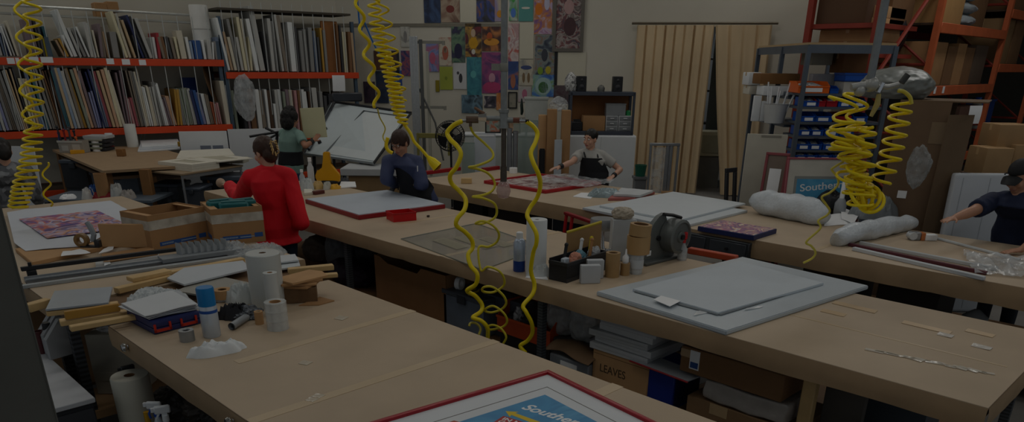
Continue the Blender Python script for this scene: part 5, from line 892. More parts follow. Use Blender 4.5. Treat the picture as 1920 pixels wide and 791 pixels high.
# ---------------------------------------------------------------- near work table
roundy('stretch_roll','big white stretch-wrap roll standing on the near table','roll',466,527,478,578,.9,[('film_roll',mat('c5c9c6',.3,0,.03),[(.2,.99),(.22,1),(.95,1),(1,.985),(1,0),(0,0)]),('core',CARDD,[(.2,.995),(.2,.9),(0,.9)])])
roundy('small_roll','narrow white roll standing before the big stretch-wrap roll','roll',498,526,513,592,.9,[('wound_film',mat('cfd2cf',.3),[(.35,1),(.9,1),(.9,0),(0,0)]),('core',CARDL,[(.35,1),(.35,.95),(0,.95)])])
for k in range(3):
    z=.9+k*.036;t,r,h=roundy('clear_tape_roll',f'clear tape roll, {["lowest","middle","topmost"][k]} of the stack before the big roll','tape roll',497,537,560,621,.9,[('tape',film('dfe2df',.4,.15),[(.55,.0),(1,.0),(1,.28),(.55,.28),(.55,0)]),('core',CARDL,[(.5,.0),(.55,.0),(.55,.28),(.5,.28),(.5,0)])],'clear tape rolls stacked');t.location.z=.9005+k*h*.285
roundy('tan_tape_roll','small tan tape roll beside the clear tape stack','tape roll',477,493,585,609,.9,[('tape',CARDL,[(.5,.98),(.5,1),(1,1),(1,0),(0,0)]),('core',mat('d9c9a8',.6),[(.5,.98),(.5,.5),(0,.5)])])
roundy('spray_can','white spray can with bright blue cap on the near table','spray can',377,409,541,634,.9,[('can',mat('c3ccd6',.25,.3,.02),[(0,0),(.95,0),(1,.02),(1,.62),(.9,.66)]),('cap',mat('0c78b8',.35),[(.98,.64),(.98,.97),(.9,1),(0,1)]),('blue_badge',mat('1d50a0',.4),[(1.005,.5),(1.005,.56)])])
roundy('silver_tape_roll','small silver tape roll lying before the blue tool box','tape roll',334,361,621,642,.9,[('tape',STEEL,[(.45,.9),(.55,1),(1,1),(1,0),(0,0)]),('core',mat('4b4c4e',.5),[(.45,.9),(.45,.3),(0,.3)])])
# blue tool box with red latch and papers on it
a,an,L,W=rect(((290,628),(380,606),(250,600)),.9);an2=an;d=Vector((math.cos(an),math.sin(an),0));n=Vector((-d.y,d.x,0));W=max(.2,abs(W));c=a+d*L/2+n*W/2
t=thing('tool_case','flat dark blue tool case with red latches under white papers','case',(c.x,c.y,.9005),an)
b=B();b.bb(-L/2,L/2,-W/2,W/2,0,.035,bev=.008,seg=2);obj('case_base',b,mat('232c5e',.4),t);b=B();b.bb(-L/2,L/2,-W/2,W/2,.036,.075,bev=.008,seg=2);obj('case_lid',b,mat('262f64',.4),t)
for x in (-L*.32,L*.22): b=B();b.bb(x-.05,x+.05,-W/2-.008,-W/2,.012,.028).bb(x-.05,x-.038,-W/2-.008,-W/2,.012,.06).bb(x+.038,x+.05,-W/2-.008,-W/2,.012,.06);obj('red_latch',b,mat('c0301f',.4),t)
for k in range(5):
    b=B();rr=random.Random(k);b.sheet(lambda u,v:Vector(((u-.5)*(L+.02),(v-.5)*(W*.95),.004*math.sin(u*5+k)+.012*u*v)),8,6,.004);obj('paper_sheet',b,mat(['c9ccd0','d6d9dc','b9bdc2','dadde0','cfd3d6'][k],.6,0,.02),None,f'{ordn(k)} white sheet up the pile on the blue tool case','paper','papers on the blue tool case',loc=(c.x+rr.uniform(-.02,.02),c.y+.02+rr.uniform(-.01,.02),.982+k*.009),rz=an+rr.uniform(-.12,.12))
# cloth, cables, tube, cardboard offcuts
crump('white_cloth','white crumpled cloth lying in front of the blue-capped spray can','cloth',350,450,622,668,.9,mat('e2e6e7',.8),151,.3,2.0,dep=.11,thin=.75,rz=FR+.6)
crump('black_cable','black bundle of cable behind the spray can','cable',408,468,566,602,.9,mat('1e1e22',.5),152,.5,3,dep=.12)
b=B();c=P(468,596,.9);b.lump((0,0,0),(.07,.05,.04),.5,3,153,4);obj('grey_tool','' and b or b,mat('6b7076',.4,.4),None,'grey metal tool between cable bundle and stretch roll','tool',loc=(c.x,c.y,.9))
pa,pb=P(434,612,.925),P(462,594,.925);t=thing('grey_tube','short grey tube lying beside the tan tape roll','tube',((pa.x+pb.x)/2,(pa.y+pb.y)/2,.925),0);d=(pb-pa)/2;d.z=0
b=B();b.cyl(-d,d,.022,n=18,cap=False);b.cyl(d,-d,.017,n=18,cap=False);obj('tube_wall',b,mat('9a9fa3',.4,.2),t)
crump('white_paper','white crumpled paper beside the big stretch-wrap roll','paper',420,470,520,572,.9,mat('c5cac9',.6),154,.3,2,dep=.2)
roundy('wooden_disc','round tan tape core behind the spray can','core',398,430,545,562,.92,[('disc',CARDL,[(.5,.9),(.5,1),(1,1),(1,0),(0,0)])])
for k,(x0,x1,y0,y1,rz_) in enumerate(((524,596,535,572,.0),(527,597,526,540,.1),(530,592,516,530,-.1),(534,600,509,522,.15))):
    pass
cc=P(562,570,.9);t=None
b=B();b.box((0,0,.05),(.3,.2,.1),bev=.003);obj('cardboard_block',b,mat('6d5338',.8,0,.1,30),None,'thick block of brown cardboard layers beside the stretch-wrap roll','cardboard',loc=(cc.x+.03,cc.y+.12,.9005),rz=FR+.25)
for k in range(4): b=B();b.prism([(-.15,-.1),(.12,-.11),(.16,.0),(.13,.1),(-.1,.09),(-.16,.02)],0,.012);obj('cardboard_offcut',b,[CARD,CARDL,CARD,CARDL][k],None,f'{ordn(k)} cardboard offcut up the pile beside the stretch-wrap roll','cardboard','cardboard offcuts in a pile',loc=(cc.x+.03+.02*k,cc.y+.12-.01*k,1.002+k*.0135),rz=FR+.3*k)
slab('cardboard_offcut','flat brown cardboard corner lying beside the cardboard block','cardboard',((560,572),(598,571),(627,563),(600,556)),.9005,.006,CARD)
for i,(x,y) in enumerate(((573,679),(597,741),(585,748),(640,595))): slab('tape_scrap',f'clear shiny scrap of tape {["nearest the middle seam","near the lower seam","beside another by the lower seam","near the far seam"][i]} of the near table','tape',((x-14,y+2),(x+2,y+5),(x+14,y-1),(x-4,y-4)),.9012,.002,film('e6dcc8',.35,.1))
# bolt heads on the table edge
for i,(x,y) in enumerate(((258,644),(444,785))):
    p=P(x,y,.86);t=thing('bolt_knob',f'shiny round knob on the near table edge, {["below the tool case","below the tape scraps"][i]}','knob',(1.19,p.y,.855),0);b=B();b.lathe([(0,-.02),(.022,-.012),(.026,.0),(.02,.012),(0,.014)],(-.0,0,0),16,Matrix.Rotation(-pi/2,4,'Y'));obj('knob_head',b,CHROME,t);b=B();b.cyl((.0,0,0),(.04,0,0),.012,n=10);obj('shank',b,STEEL,t)
# the framed print lying on the near table
o0=P(1028,694,.925);e=P(704,789,.925);xl=(o0-e).normalized();rz_=math.atan2(xl.y,xl.x)-pi/2   # local x runs toward the viewer's side, local y outward
t=thing('framed_print','large framed print with red frame and wide white mat lying on the near table','framed print',(o0.x,o0.y,.9005),rz_)
Mi=(Matrix.Translation(o0)@Matrix.Rotation(rz_,4,'Z')).inverted()
def L2(x,y): q=Mi@P(x,y,.925);return q.x,q.y
WX,WY=1.05,1.32
b=B()
for x0,x1,y0,y1 in ((0,WX,-.026,0),(0,WX,-WY,-WY+.026),(0,.026,-WY+.026,-.026),(WX-.026,WX,-WY+.026,-.026)): b.bb(x0,x1,y0,y1,0,.03,bev=.005,seg=2)
obj('frame',b,mat('a01a28',.3,0,.03),t)
b=B();b.bb(.024,WX-.024,-WY+.024,-.024,.005,.016);obj('mat_board',b,mat('d9dde0',.5,0,.01),t)
lx,ly=L2(1026,722);ax,ay=L2(1022,737)
b=B()
for x0,x1,y0,y1 in ((lx,WX-lx,ly-.004,ly),(lx,WX-lx,-WY-ly,-WY-ly+.004),(lx,lx+.004,-WY-ly,ly),(WX-lx-.004,WX-lx,-WY-ly,ly)): b.bb(x0,x1,y0,y1,.016,.0168)
obj('mat_line',b,mat('6a6660',.5),t)
b=B();b.bb(ax,WX-ax,-WY-ay+.0,ay,.016,.0172);obj('print',b,art(('1585bd','2496cc','1a8ac2','4fb0dc'),3,'noise',5),t)
sx0,sy0=L2(977,762);sx1,sy1=L2(1085,797);tl=math.hypot(sx1-sx0,sy1-sy0)
tx=txt('Southern',tl*.285,t,PAPER,(sx0,sy0-.004,.0174),(0,0,math.atan2(sy1-sy0,sx1-sx0)+.02),'print_lettering',.0004,shear=.3,bold=.002)
tip=L2(948,768);e1=L2(1035,800);dv=Vector((e1[0]-tip[0],e1[1]-tip[1]));dn=dv.normalized();nn=Vector((-dn.y,dn.x));T_=Vector(tip)
pts=[T_,T_+dn*.05+nn*.032,T_+dn*.045+nn*.013,T_+dn*.34+nn*.018,T_+dn*.34-nn*.018,T_+dn*.045-nn*.013,T_+dn*.05-nn*.032]
b=B();b.prism([(q.x,q.y) for q in pts],.0172,.0177);obj('yellow_arrow',b,mat('e0c01c',.4,0,.04),t)
c0=L2(944,777);an=math.atan2(dn.y,dn.x)+.1;RM=Matrix.Translation((c0[0],c0[1],0))@Matrix.Rotation(an,4,'Z')
b=B();b.prism([(0,-.075),(.15,-.075),(.15,0),(0,0)],.0172,.018,RM);obj('red_sign',b,mat('b02a26',.4),t)
for k,s in enumerate(('IN N','OUT')): q=RM@Vector((.012,-.034-.034*k,.0181));txt(s,.036,t,PAPER,q,(0,0,an),'sign_lettering',.0003,bold=.001,sx=1.25)
q0=L2(862,789);b=B();b.prism([(q0[0]-.03,q0[1]-.12),(q0[0]+.1,q0[1]-.12),(q0[0]+.1,q0[1]-.02),(q0[0]+.04,q0[1]+.02),(q0[0]-.03,q0[1]-.01)],.0172,.0178);obj('red_roof',b,mat('b0472c',.4,0,.1,30),t)
# ---------------------------------------------------------------- shelf below the near table's end
zq=.281
c=PD(246,720,3.95);t=thing('paper_wipe_roll','big white wipe roll standing on the low shelf under the table end','roll',(c.x,c.y,zq),FR);r_=.105;ht=PD(246,703,3.95).z-zq
b=B();b.lathe([(.03,ht),(r_*.95,ht),(r_,ht-.012),(r_,0),(0,0)],n=28);obj('wound_paper',b,mat('c4c2b4',.7),t);b=B();b.lathe([(.03,ht),(.03,ht-.08),(0,ht-.08)],n=18);obj('core',b,CARDD,t)
for i,(x,y,D_,c1_,c2_,lb_) in enumerate(((290,753,3.62,'dfe3e6','1f4fae','spray bottle with white and blue trigger on the low shelf'),(306,760,3.55,'dfe3e6','dfe3e6','spray bottle with white trigger on the low shelf'),(241,684,4.12,'3a3c3e','b9b9b2','spray bottle with grey trigger behind the big wipe roll'),(274,772,3.66,'d8a51c','d8a51c','yellow bottle beside the spray bottles on the low shelf'))):
    q=PD(x,y,D_);t=thing('spray_bottle' if i<3 else 'yellow_bottle',lb_,'bottle',(q.x,q.y,zq),FR+.4*i);hh=q.z-zq
    b=B();b.lathe([(0,0),(.04,0),(.042,.02),(.042,hh*.5),(.016,hh*.72),(.014,hh*.8),(0,hh*.8)],n=20);obj('body',b,mat(['c9d2dc','cfd6da','55585a','d8a51c'][i],.3),t)
    if i<3:
        b=B();b.cyl((0,0,hh*.76),(0,0,hh*.85),.018,n=14);obj('collar',b,mat(c2_,.4),t)
        b=B();b.bb(-.05,.03,-.012,.012,hh*.88,hh,bev=.006);b.bb(-.065,-.05,-.008,.008,hh*.92,hh*.98);b.bb(-.015,.012,-.01,.01,hh*.84,hh*.9);obj('trigger_head',b,mat(c1_,.4),t);b=B();b.tube([(-.03,0,hh*.88),(-.045,0,hh*.8),(-.04,0,hh*.72)],.006,6);obj('trigger',b,mat(c2_,.4),t)
    else: b=B();b.cyl((0,0,hh*.78),(0,0,hh),.016,n=12);obj('cap',b,mat('c9981a',.4),t)
l,w,h=fr(168,250,598,748,4.5);gt_=PD(200,628,4.5).z;b=B();b.bb(-w/2,w/2,0,.25,0,gt_-zq,bev=.004);b.bb(-w/2+.02,w/2-.02,-.003,0,.1,.16);o=obj('grey_carton',b,mat('aba698',.7,0,.05),None,'pale grey carton standing on the low shelf behind the black post','box',loc=(l.x,l.y,zq),rz=FR)
q=PD(214,632,4.6);b=B();b.lump((0,0,0),(.08,.06,.04),.3,2,161,4);obj('clear_packet',b,film('e6e9ea',.4,.1),None,'small clear plastic packet on top of the pale grey carton','packet',loc=(q.x,q.y,gt_+.002))
for k in range(4): q=PD(300+k*30,740+k*8,4.1);b=B();b.lump((0,0,0),(.13,.1,.1),.4,2.4,170+k,4);obj('plastic_wad',b,mat(['4a443e','3c3a38','58524c','46423e'][k],.4,0,.2,8,.4),None,f'{["first","second","third","last"][k]} dark wad of plastic along the low shelf behind the wipe roll','wad','dark plastic wads on the low shelf',loc=(q.x+.1,q.y+.05,zq))
# white cabinet at the table end with tumbler and paper files
zc=.62;q=[P(x,y,zc) for x,y in ((62,668),(128,640),(172,742),(150,760))];cen=sum(q,Vector())/4
t=thing('low_white_cabinet','low white-topped cabinet at the table end behind the steel column','cabinet',(.86,cen.y+.12,0),0)
b=B();b.bb(-.32,.12,-.62,.5,zc-.03,zc,bev=.004);obj('top',b,mat('b9bcc0',.5),t);b=B();b.bb(-.31,.11,-.6,.49,.05,zc-.03);obj('body',b,mat('34363a',.6),t);b=B();b.bb(-.3,.1,-.615,-.6,.1,zc-.06);obj('door',b,mat('3c3e43',.5),t)
roundy('tumbler','teal tumbler with black lid on the low white-topped cabinet','tumbler',89,106,606,662,zc,[('cup',mat('2f8f86',.35),[(0,0),(.8,0),(1,.6),(1,.75),(0,.75)]),('lid',BLACK,[(1.04,.75),(1.04,.95),(.9,1),(0,1)])])
roundy('dark_red_cup','dark red cup next to the teal tumbler','cup',70,86,622,664,zc,[('cup',mat('4a1c20',.5),[(0,0),(.85,0),(1,1),(.9,1),(.75,.1),(0,.1)])])
for k in range(3):
    q=P(100+k*6,654+k*9,zc);b=B();b.prism([(0,0),(.16,0),(.16,.24),(.1,.24),(0,.13)],-.018,.018,Matrix(((1,0,0,0),(0,0,1,0),(0,1,0,0),(0,0,0,1))));obj('magazine_file',b,mat('9a9c9e',.5),None,f'{ordn(k)} pale paper file standing on the white-topped cabinet','file','paper files on the low cabinet',loc=(q.x-.05,q.y+.02,zc+.001),rz=.2)
# ---------------------------------------------------------------- long middle table
def tableframe(name,label,cat,px,z,th,fm,fill,fwid=.04,inset=.01,group=None):
    a,an,L,W=rect(px,z+th);W=abs(W);t=thing(name,label,cat,(a.x,a.y,z),an,group);b=B()
    for x0,x1,y0,y1 in ((0,L,0,fwid),(0,L,W-fwid,W),(0,fwid,fwid,W-fwid),(L-fwid,L,fwid,W-fwid)): b.bb(x0,x1,y0,y1,0.0005,th,bev=.004)
    obj('frame',b,fm,t);fill(t,L,W,th);return t
def fl(t,L,W,th): b=B();b.bb(.012,L-.012,.012,W-.012,th*.6,th+.008,bev=.002);obj('backing_sheet',b,mat('c3ccd6',.5,0,.02),t)
tableframe('framed_board','big red frame face down with white backing, before the woman in the navy jacket','frame',((672,404),(835,383),(568,374)),.9,.045,mat('8e1a22',.4),fl)
q=P(738,417,.9);q2=P(781,413,.9);d=q2-q;an=math.atan2(d.y,d.x);L=d.length;t=thing('red_tray','small bright red tray on the long table below the red-edged board','tray',(q.x,q.y,.9005),an);hh=.085;k=.006
b=B();b.bb(0,L,0,k,0,hh).bb(0,L,.2-k,.2,0,hh).bb(0,k,k,.2-k,0,hh).bb(L-k,L,k,.2-k,0,hh).bb(k,L-k,k,.2-k,0,k);obj('tray_body',b,mat('c01218',.4),t);b=B();b.bb(-.004,L+.004,-.004,.0,hh-.012,hh);b.bb(-.004,L+.004,.2,.204,hh-.012,hh);obj('rim',b,mat('a81016',.4),t)
for x,y in ((803,407),(848,392)): q=P(x,y,.9);b=B();b.box((0,0,.01),(.03,.02,.02),bev=.004);obj('small_clip',b,mat('3a2f28',.5),None,f'tiny dark clip on the long table {"beside the red tray" if x<820 else "near the corner of the red-edged board"}','clip',loc=(q.x,q.y,.9005))
pl=[P(x,y,.908) for x,y in ((752,447),(893,418),(1020,462),(905,505))];cen=sum(pl,Vector())/4;t=thing('acrylic_sheet','clear acrylic sheet lying on the long table behind the yellow hose loops','sheet',(cen.x,cen.y,.9005))
b=B();b.prism([(p.x-cen.x,p.y-cen.y) for p in pl],0,.008);obj('clear_sheet',b,film('a9ada6',.72,.04,0),t)
b=B();qs=[(p.x-cen.x,p.y-cen.y) for p in pl]
for u,v in zip(qs,qs[1:]+qs[:1]): b.tube([(u[0],u[1],.004),(v[0],v[1],.004)],.005,4)
obj('polished_edge',b,mat('8a8c80',.2),t)
for i,(u,v) in enumerate((((.2,.2),(.3,.32)),((.42,.25),(.33,.4)),((.6,.4),(.28,.3)))):
    c=qs[0];ex=(qs[1][0]-c[0],qs[1][1]-c[1]);ey=(qs[3][0]-c[0],qs[3][1]-c[1]);f=lambda a,b_:(c[0]+ex[0]*a+ey[0]*b_,c[1]+ex[1]*a+ey[1]*b_);a0,b0=u;w0,h0=v
    b=B();b.prism([f(a0,b0),f(a0+w0*.5,b0),f(a0+w0*.5,b0+h0),f(a0,b0+h0)],.0082,.009);obj('protective_film',b,film('b9b49c',.5,.2,0),t)
roundy('paper_towel_roll','white paper towel roll standing on the long table','paper roll',986,1024,413,516,.9,[('towel',mat('d5d9da',.7,0,.02),[(.22,.99),(.3,1),(.97,1),(1,.99),(1,0),(0,0)]),('core',CARDD,[(.22,.99),(.22,.9),(0,.9)])])
roundy('spray_can','white spray can with a blue base beside the paper towel roll','spray can',962,985,436,510,.9,[('can',mat('b9c6d8',.25,.3,.02),[(.95,.26),(1,.28),(1,.72),(.7,.82),(.5,.84)]),('blue_base',mat('1c3f8c',.35),[(0,0),(.95,0),(1,.02),(1,.28)]),('cap',PAPER,[(.55,.82),(.55,.98),(.4,1),(0,1)])])
crump('tissue','crumpled white tissue behind the black tool caddy','tissue',990,1032,487,520,.9,mat('c5cacb',.6),201,.3,2.2,dep=.12)
slab('paper_slip','white paper slip lying before the tissue','paper',((985,520),(1028,524),(1022,515),(990,513)),.9005,.004,PAPER,0,None,.008,4)
# black tool caddy
a,an,L,W=rect(((1062,531),(1137,505),(1030,523)),.9);W=abs(W);hh=PD(1062,494,(a.x+a.y)*_q).z-.9;d=Vector((math.cos(an),math.sin(an),0));n=Vector((-d.y,d.x,0));W=max(W,.15);c=a+d*L/2+n*W/2
t=thing('tool_caddy','black open tool caddy full of small tools before the cardboard piece','caddy',(c.x,c.y,.9005),an);k=.008
b=B();b.bb(-L/2,L/2,-W/2,-W/2+k,0,hh).bb(-L/2,L/2,W/2-k,W/2,0,hh*1.1).bb(-L/2,-L/2+k,-W/2+k,W/2-k,0,hh).bb(L/2-k,L/2,-W/2+k,W/2-k,0,hh).bb(-L/2+k,L/2-k,-W/2+k,W/2-k,0,k);obj('box_body',b,mat('202226',.4),t)
b=B();b.bb(-L/2-.006,L/2+.006,-W/2-.006,-W/2,hh-.025,hh);b.bb(-L/2-.006,-L/2,-W/2,W/2,hh-.025,hh);b.bb(-L/2-.004,L/2+.004,-W/2-.004,-W/2,0,.03);obj('rim',b,mat('2b2d31',.35),t)
for i,(u,v,c_,sz,lab) in enumerate(((-.38,-.1,'b9c3cc','box','pale blue packet'),(-.3,.2,'1b1c1f','stick','black handled tool'),(-.1,.0,'c98a72','lump','pink-brown putty wad'),(.05,.1,'5f8a9a','lump','blue-grey rag'),(.2,-.1,'a8794a','stick','brown stick'),(.3,.15,'c9b21c','stick','yellow pencil'),(.1,.25,'d0d3d4','stick','white tube'),(.38,0,'a5a8aa','lump','grey foil wad'))):
    b=B();x,y=u*L,v*W
    if sz=='box': b.box((0,0,.06),(.06,.04,.12),bev=.006)
    elif sz=='stick': b.cyl((0,0,0),(.05,.01,.17),.013,n=8);b.sph((.05,.01,.17),.016,u=8,v=6)
    else: b.lump((0,0,0),(.06,.04,.06),.3,2.4,210+i,3)
    p=c+d*x+n*y;obj('caddy_tool',b,mat(c_,.5),None,f'{lab} in the black tool caddy','tool','tools in the black caddy',loc=(p.x,p.y,.9005+hh*(.45 if sz!='box' else .3)),rz=an)
l,w,h=fr(1060,1127,432,500,(lambda q:(q.x+q.y)*_q)(P(1093,498,.9)));t=thing('cardboard_piece','tan cardboard piece with yellow edge standing behind the black tool caddy','cardboard',(l.x,l.y,.9005),FR+.25);b=B();b.prism([(-w/2,0),(w/2,0),(w/2,h+.05),(-w/2,h-.02)],-.006,.006,Matrix(((1,0,0,0),(0,0,1,0),(0,1,0,0),(0,0,0,1))));obj('sheet',b,mat('a08056',.7),t);b=B();b.tube([(-w/2,0,h-.018),(w/2,0,h+.052)],.012,6);obj('yellow_edge',b,mat('c9b43c',.5),t);b=B();b.bb(-w/2,w/2,-.04,.04,0,.01);obj('foot',b,mat('a08056',.7),t)
for i,(x0,x1,y0,y1,lb_) in enumerate(((1089,1127,498,532,'white block, front one of two before the black tool caddy'),(1101,1133,488,523,'white block, rear one of two before the black tool caddy'))):
    q=P((x0+x1)/2,y1,.9);D_=(q.x+q.y)*_q;l,w,h=fr(x0,x1,y0,y1,D_);b=B();b.bb(-w/2,w/2,0,.05,0,h,bev=.004);b.bb(-w/2+.004,w/2-.004,.05,.052,.01,h-.01);obj('white_block',b,mat('b9bdc0',.6),None,lb_,'block',loc=(l.x,l.y,.9005),rz=FR+.15)
for a in (('tan tape roll standing on the table next to the white blocks',1135,1162,475,521),('small tan tape roll under a white nozzle bottle',1163,1181,494,517)):
    roundy('tape_roll',a[0],'tape roll',a[1],a[2],a[3],a[4],.9,[('tape',mat('a8875a',.4),[(.6,.97),(.65,1),(1,1),(1,0),(0,0)]),('core',CARDD,[(.6,.97),(.6,.5),(0,.5)])])
t,r,h=roundy('nozzle_bottle','white nozzle bottle on the small tan tape roll','bottle',1165,1179,468,515,.9,[('body',PAPER,[(.8,.42),(.85,.45),(.85,.7),(.3,.8),(.2,1),(0,1)]),('base',PAPER,[(0,.405),(.8,.405),(.8,.42)])])
t,r,h=roundy('clear_cup','clear plastic tub under two tan tape rolls','tub',1180,1207,478,515,.9,[('tub',film('d5dadc',.35,.1),[(0,.0),(.85,0),(1,1),(.93,1),(.8,.05),(0,.05)]),('label',mat('c5cbd0',.5),[(.955,.3),(.99,.75)])])
t2_,r2,h2=roundy('tape_roll','wide tan tape roll balanced on the clear plastic tub','tape roll',1174,1217,478,515,.9,[('tape',mat('b08c5c',.4),[(.7,0),(1,0),(1,.9),(.7,.9),(.7,0)]),('core',CARDD,[(.66,0),(.7,0),(.7,.9),(.66,.9),(.66,0)])]);t2_.location.z=.902+h
t3_,r3,h3=roundy('tape_roll','upper tan tape roll tilted on the wide one','tape roll',1176,1216,485,515,.9,[('tape',mat('a8875a',.4),[(.7,0),(1,0),(1,.7),(.7,.7),(.7,0)]),('core',CARDD,[(.66,0),(.7,0),(.7,.7),(.66,.7),(.66,0)])]);t3_.location.z=.906+h+h2*.9;t3_.rotation_euler=(0,.08,FR)
q=P(1168,482,.9);l,w,h=fr(1147,1192,414,492,(lambda q:(q.x+q.y)*_q)(P(1170,490,.9)));l.z=.9005;b=B();b.box((0,.05,h/2),(w,.1,h),bev=.006);obj('tissue_box',b,mat('b4b8ba',.6),None,'upright pale box behind the clear tub and tape rolls','box',loc=(l.x,l.y,.9005),rz=FR+.1)
b=B();b.lump((0,.0,0),(w*.4,.05,.05),.3,2.5,221,4);obj('paper_wad',b,mat('b5aa98',.6),None,'paper wad on top of the upright pale box','paper',loc=(l.x+.02,l.y+.04,.903+h),rz=FR)
roundy('silver_lamp_head','silver flat-topped device behind the cardboard piece','device',1106,1152,412,470,.9,[('head',STEEL,[(.1,.62),(.95,.64),(1,.7),(1,.94),(.95,1),(0,1)]),('stem',CHROME,[(0,0),(.35,0),(.25,.1),(.18,.62),(0,.62)])])
crump('foil_wad','shiny foil wad beside the upright pale box','foil',1128,1148,458,492,.9,CHROME,222,.3,2.5,dep=.06)
# grey tape machine
q=P(1212,500,.9);q2=P(1274,484,.9);d=q2-q;an=math.atan2(d.y,d.x);Lm=d.length;D_=(q.x+q.y)*_q;hm=PD(1240,405,D_+.1).z-.9
t=thing('tape_machine','grey tape machine with a round drum and a fan-shaped plate, on the long table','machine',(q.x,q.y,.9005),an)
MG=mat('6d716f',.45,.3,.08,10)
XZ=Matrix(((1,0,0,0),(0,0,1,0),(0,1,0,0),(0,0,0,1)))
b=B();pr_=[(0,0),(Lm,.0),(Lm,.06),(Lm*.9,.12)]+[(Lm*.62+hm*.60*math.cos(a),.06+(hm-.06)*math.sin(a)) for a in (math.pi*.5,math.pi*.6,math.pi*.7,math.pi*.8,math.pi*.9)]+[(0,.08)];b.prism(pr_,.06,.1,XZ);obj('side_plate',b,MG,t)
b=B();b.bb(0,Lm,0.0,.2,0,.025,bev=.005);b.bb(Lm*.1,Lm*.9,.1,.19,.025,hm*.7,bev=.02);obj('housing',b,mat('5d6160',.45,.2),t)
r_=hm*.36;b=B();b.lathe([(0,.1),(r_*.3,.1),(r_*.35,.085),(r_*.8,.085),(r_*.85,.1),(r_,.09),(r_,-.02),(0,-.02)],(Lm*.80,.035,hm*.52),32,Matrix.Rotation(pi/2,4,'X'));obj('drum',b,MG,t)
b=B();b.lathe([(0,.115),(r_*.15,.115),(r_*.15,.1)],(Lm*.8,.035,hm*.52),16,Matrix.Rotation(pi/2,4,'X'));obj('hub',b,BLACK,t)
b=B();b.tube([(Lm*.5,.04,hm*1.0),(Lm*.75,.03,hm*.95),(Lm*1.02,.03,hm*.86)],.014,6);obj('top_handle',b,BLACK,t)
b=B();b.box((Lm*.22,.058,.08),(.05,.003,.04));obj('label_plate',b,PAPER,t)
b=B();b.lathe([(0,.02),(.018,.02),(.02,0),(0,0)],(Lm*.45,.06,hm*.5),12,Matrix.Rotation(pi/2,4,'X'));obj('knob',b,BLACK,t)
t,r,h=roundy('trigger_bottle','clear spray bottle with red trigger behind the tape machine','bottle',1270,1290,436,489,.9,[('body',film('d2d7da',.4,.08),[(0,0),(.85,0),(.9,.05),(.8,.4),(.35,.6),(.35,.66)]),('collar',RED,[(.42,.62),(.42,.74),(0,.74)])])
b=B();b.bb(-r*1.1,r*.6,-r*.3,r*.3,h*.74,h,bev=.006);b.bb(-r*1.3,-r*1.1,-.006,.006,h*.82,h*.92);obj('trigger_head',b,RED,t);b=B();b.tube([(-r*.8,0,h*.74),(-r*1.0,0,h*.6),(-r*.9,0,h*.5)],.006,6);obj('trigger',b,RED,t)
a_,b_=P(1292,468,.93),P(1382,484,.93);d=b_-a_;b=B();b.box((d.length/2,0,0),(d.length,.06,.05),bev=.006);obj('orange_bar',b,mat('b5492a',.5,0,.06),None,'orange square bar lying along the far edge of the long table','bar',loc=(a_.x,a_.y,.926),rz=math.atan2(d.y,d.x))
# white wrapped panel lying across the table
slab('wrapped_sheet','large white sheet in clear wrap lying across the near end of the long table','panel',((1118,546),(1362,620),(1629,535),(1392,481)),.9005,.03,mat('bcc5cb',.35,0,.03,5,.1),.006)
slab('inner_sheet','smaller white sheet laid on the large wrapped white sheet','panel',((1186,541),(1347,586),(1545,530),(1386,489)),.931,.018,mat('c3ccd3',.5,0,.02),.003)
slab('white_patch','white tape patch over the corner line of the smaller white sheet','patch',((1225,561),(1256,574),(1276,564),(1240,554)),.9495,.003,PAPER)
for i,a in enumerate((((1190,546),(1240,560)),((1272,570),(1347,590)),((1349,590),(1490,547)))): strip('grey_strip',f'grey edge strip {["left of the white patch","from the white patch to the near corner","along the near side"][i].replace("left of","short, before")} of the smaller white sheet','strip',a[0],a[1],.932,.022,.008,mat('7b8286',.5))
for i,(x0,x1,y0,y1) in enumerate(((1395,1432,574,582),(1300,1330,580,592))): slab('clear_flap',f'{["long","short"][i]} crinkled flap of clear wrap on the large white sheet','wrap',((x0,y1),(x1-4,y1-6),(x1,y0),(x0+6,y0+3)),.932,.003,film('f0f4f6',.4,.1),0,None,.01,i)
# tape scraps and worn seam on the bare end
b=B();rr=random.Random(5)
a_,b_=P(1640,659,.9),P(1850,700,.9)
for i in range(14):
    u=i/13;c_=a_.lerp(b_,u);b.box((c_.x-a_.x+rr.uniform(-.01,.01),c_.y-a_.y+rr.uniform(-.006,.006),.0015),(rr.uniform(.02,.035),rr.uniform(.05,.1),.003),rz=rr.uniform(-.3,.3))
obj('peeling_tape',b,film('efe9dc',.35,.08),None,'peeling clear tape along the seam at the bare table end','tape',kind=None,loc=(a_.x,a_.y,.9025))
for i,(x,y,w_) in enumerate(((1600,577,40),(1735,615,45),(1770,630,14),(1838,652,18),(1560,588,22),(1835,626,26))): slab('tape_patch',f'{["pale tape strip near the wrapped sheet","pale tape strip in the middle","crinkled clear tape bit","small white tape bit","torn brown tape bit","pale tape patch near the far edge"][i]} of the bare table end','tape',((x-w_,y-w_*.22),(x+w_,y+w_*.25),(x+w_+6,y+w_*.25-5),(x-w_+6,y-w_*.22-5)),.9015,.0018,mat('cdb28c',.35) if i not in (2,3) else film('f2eee6',.3,.1),0,None,.006 if i in(2,3) else 0,i)
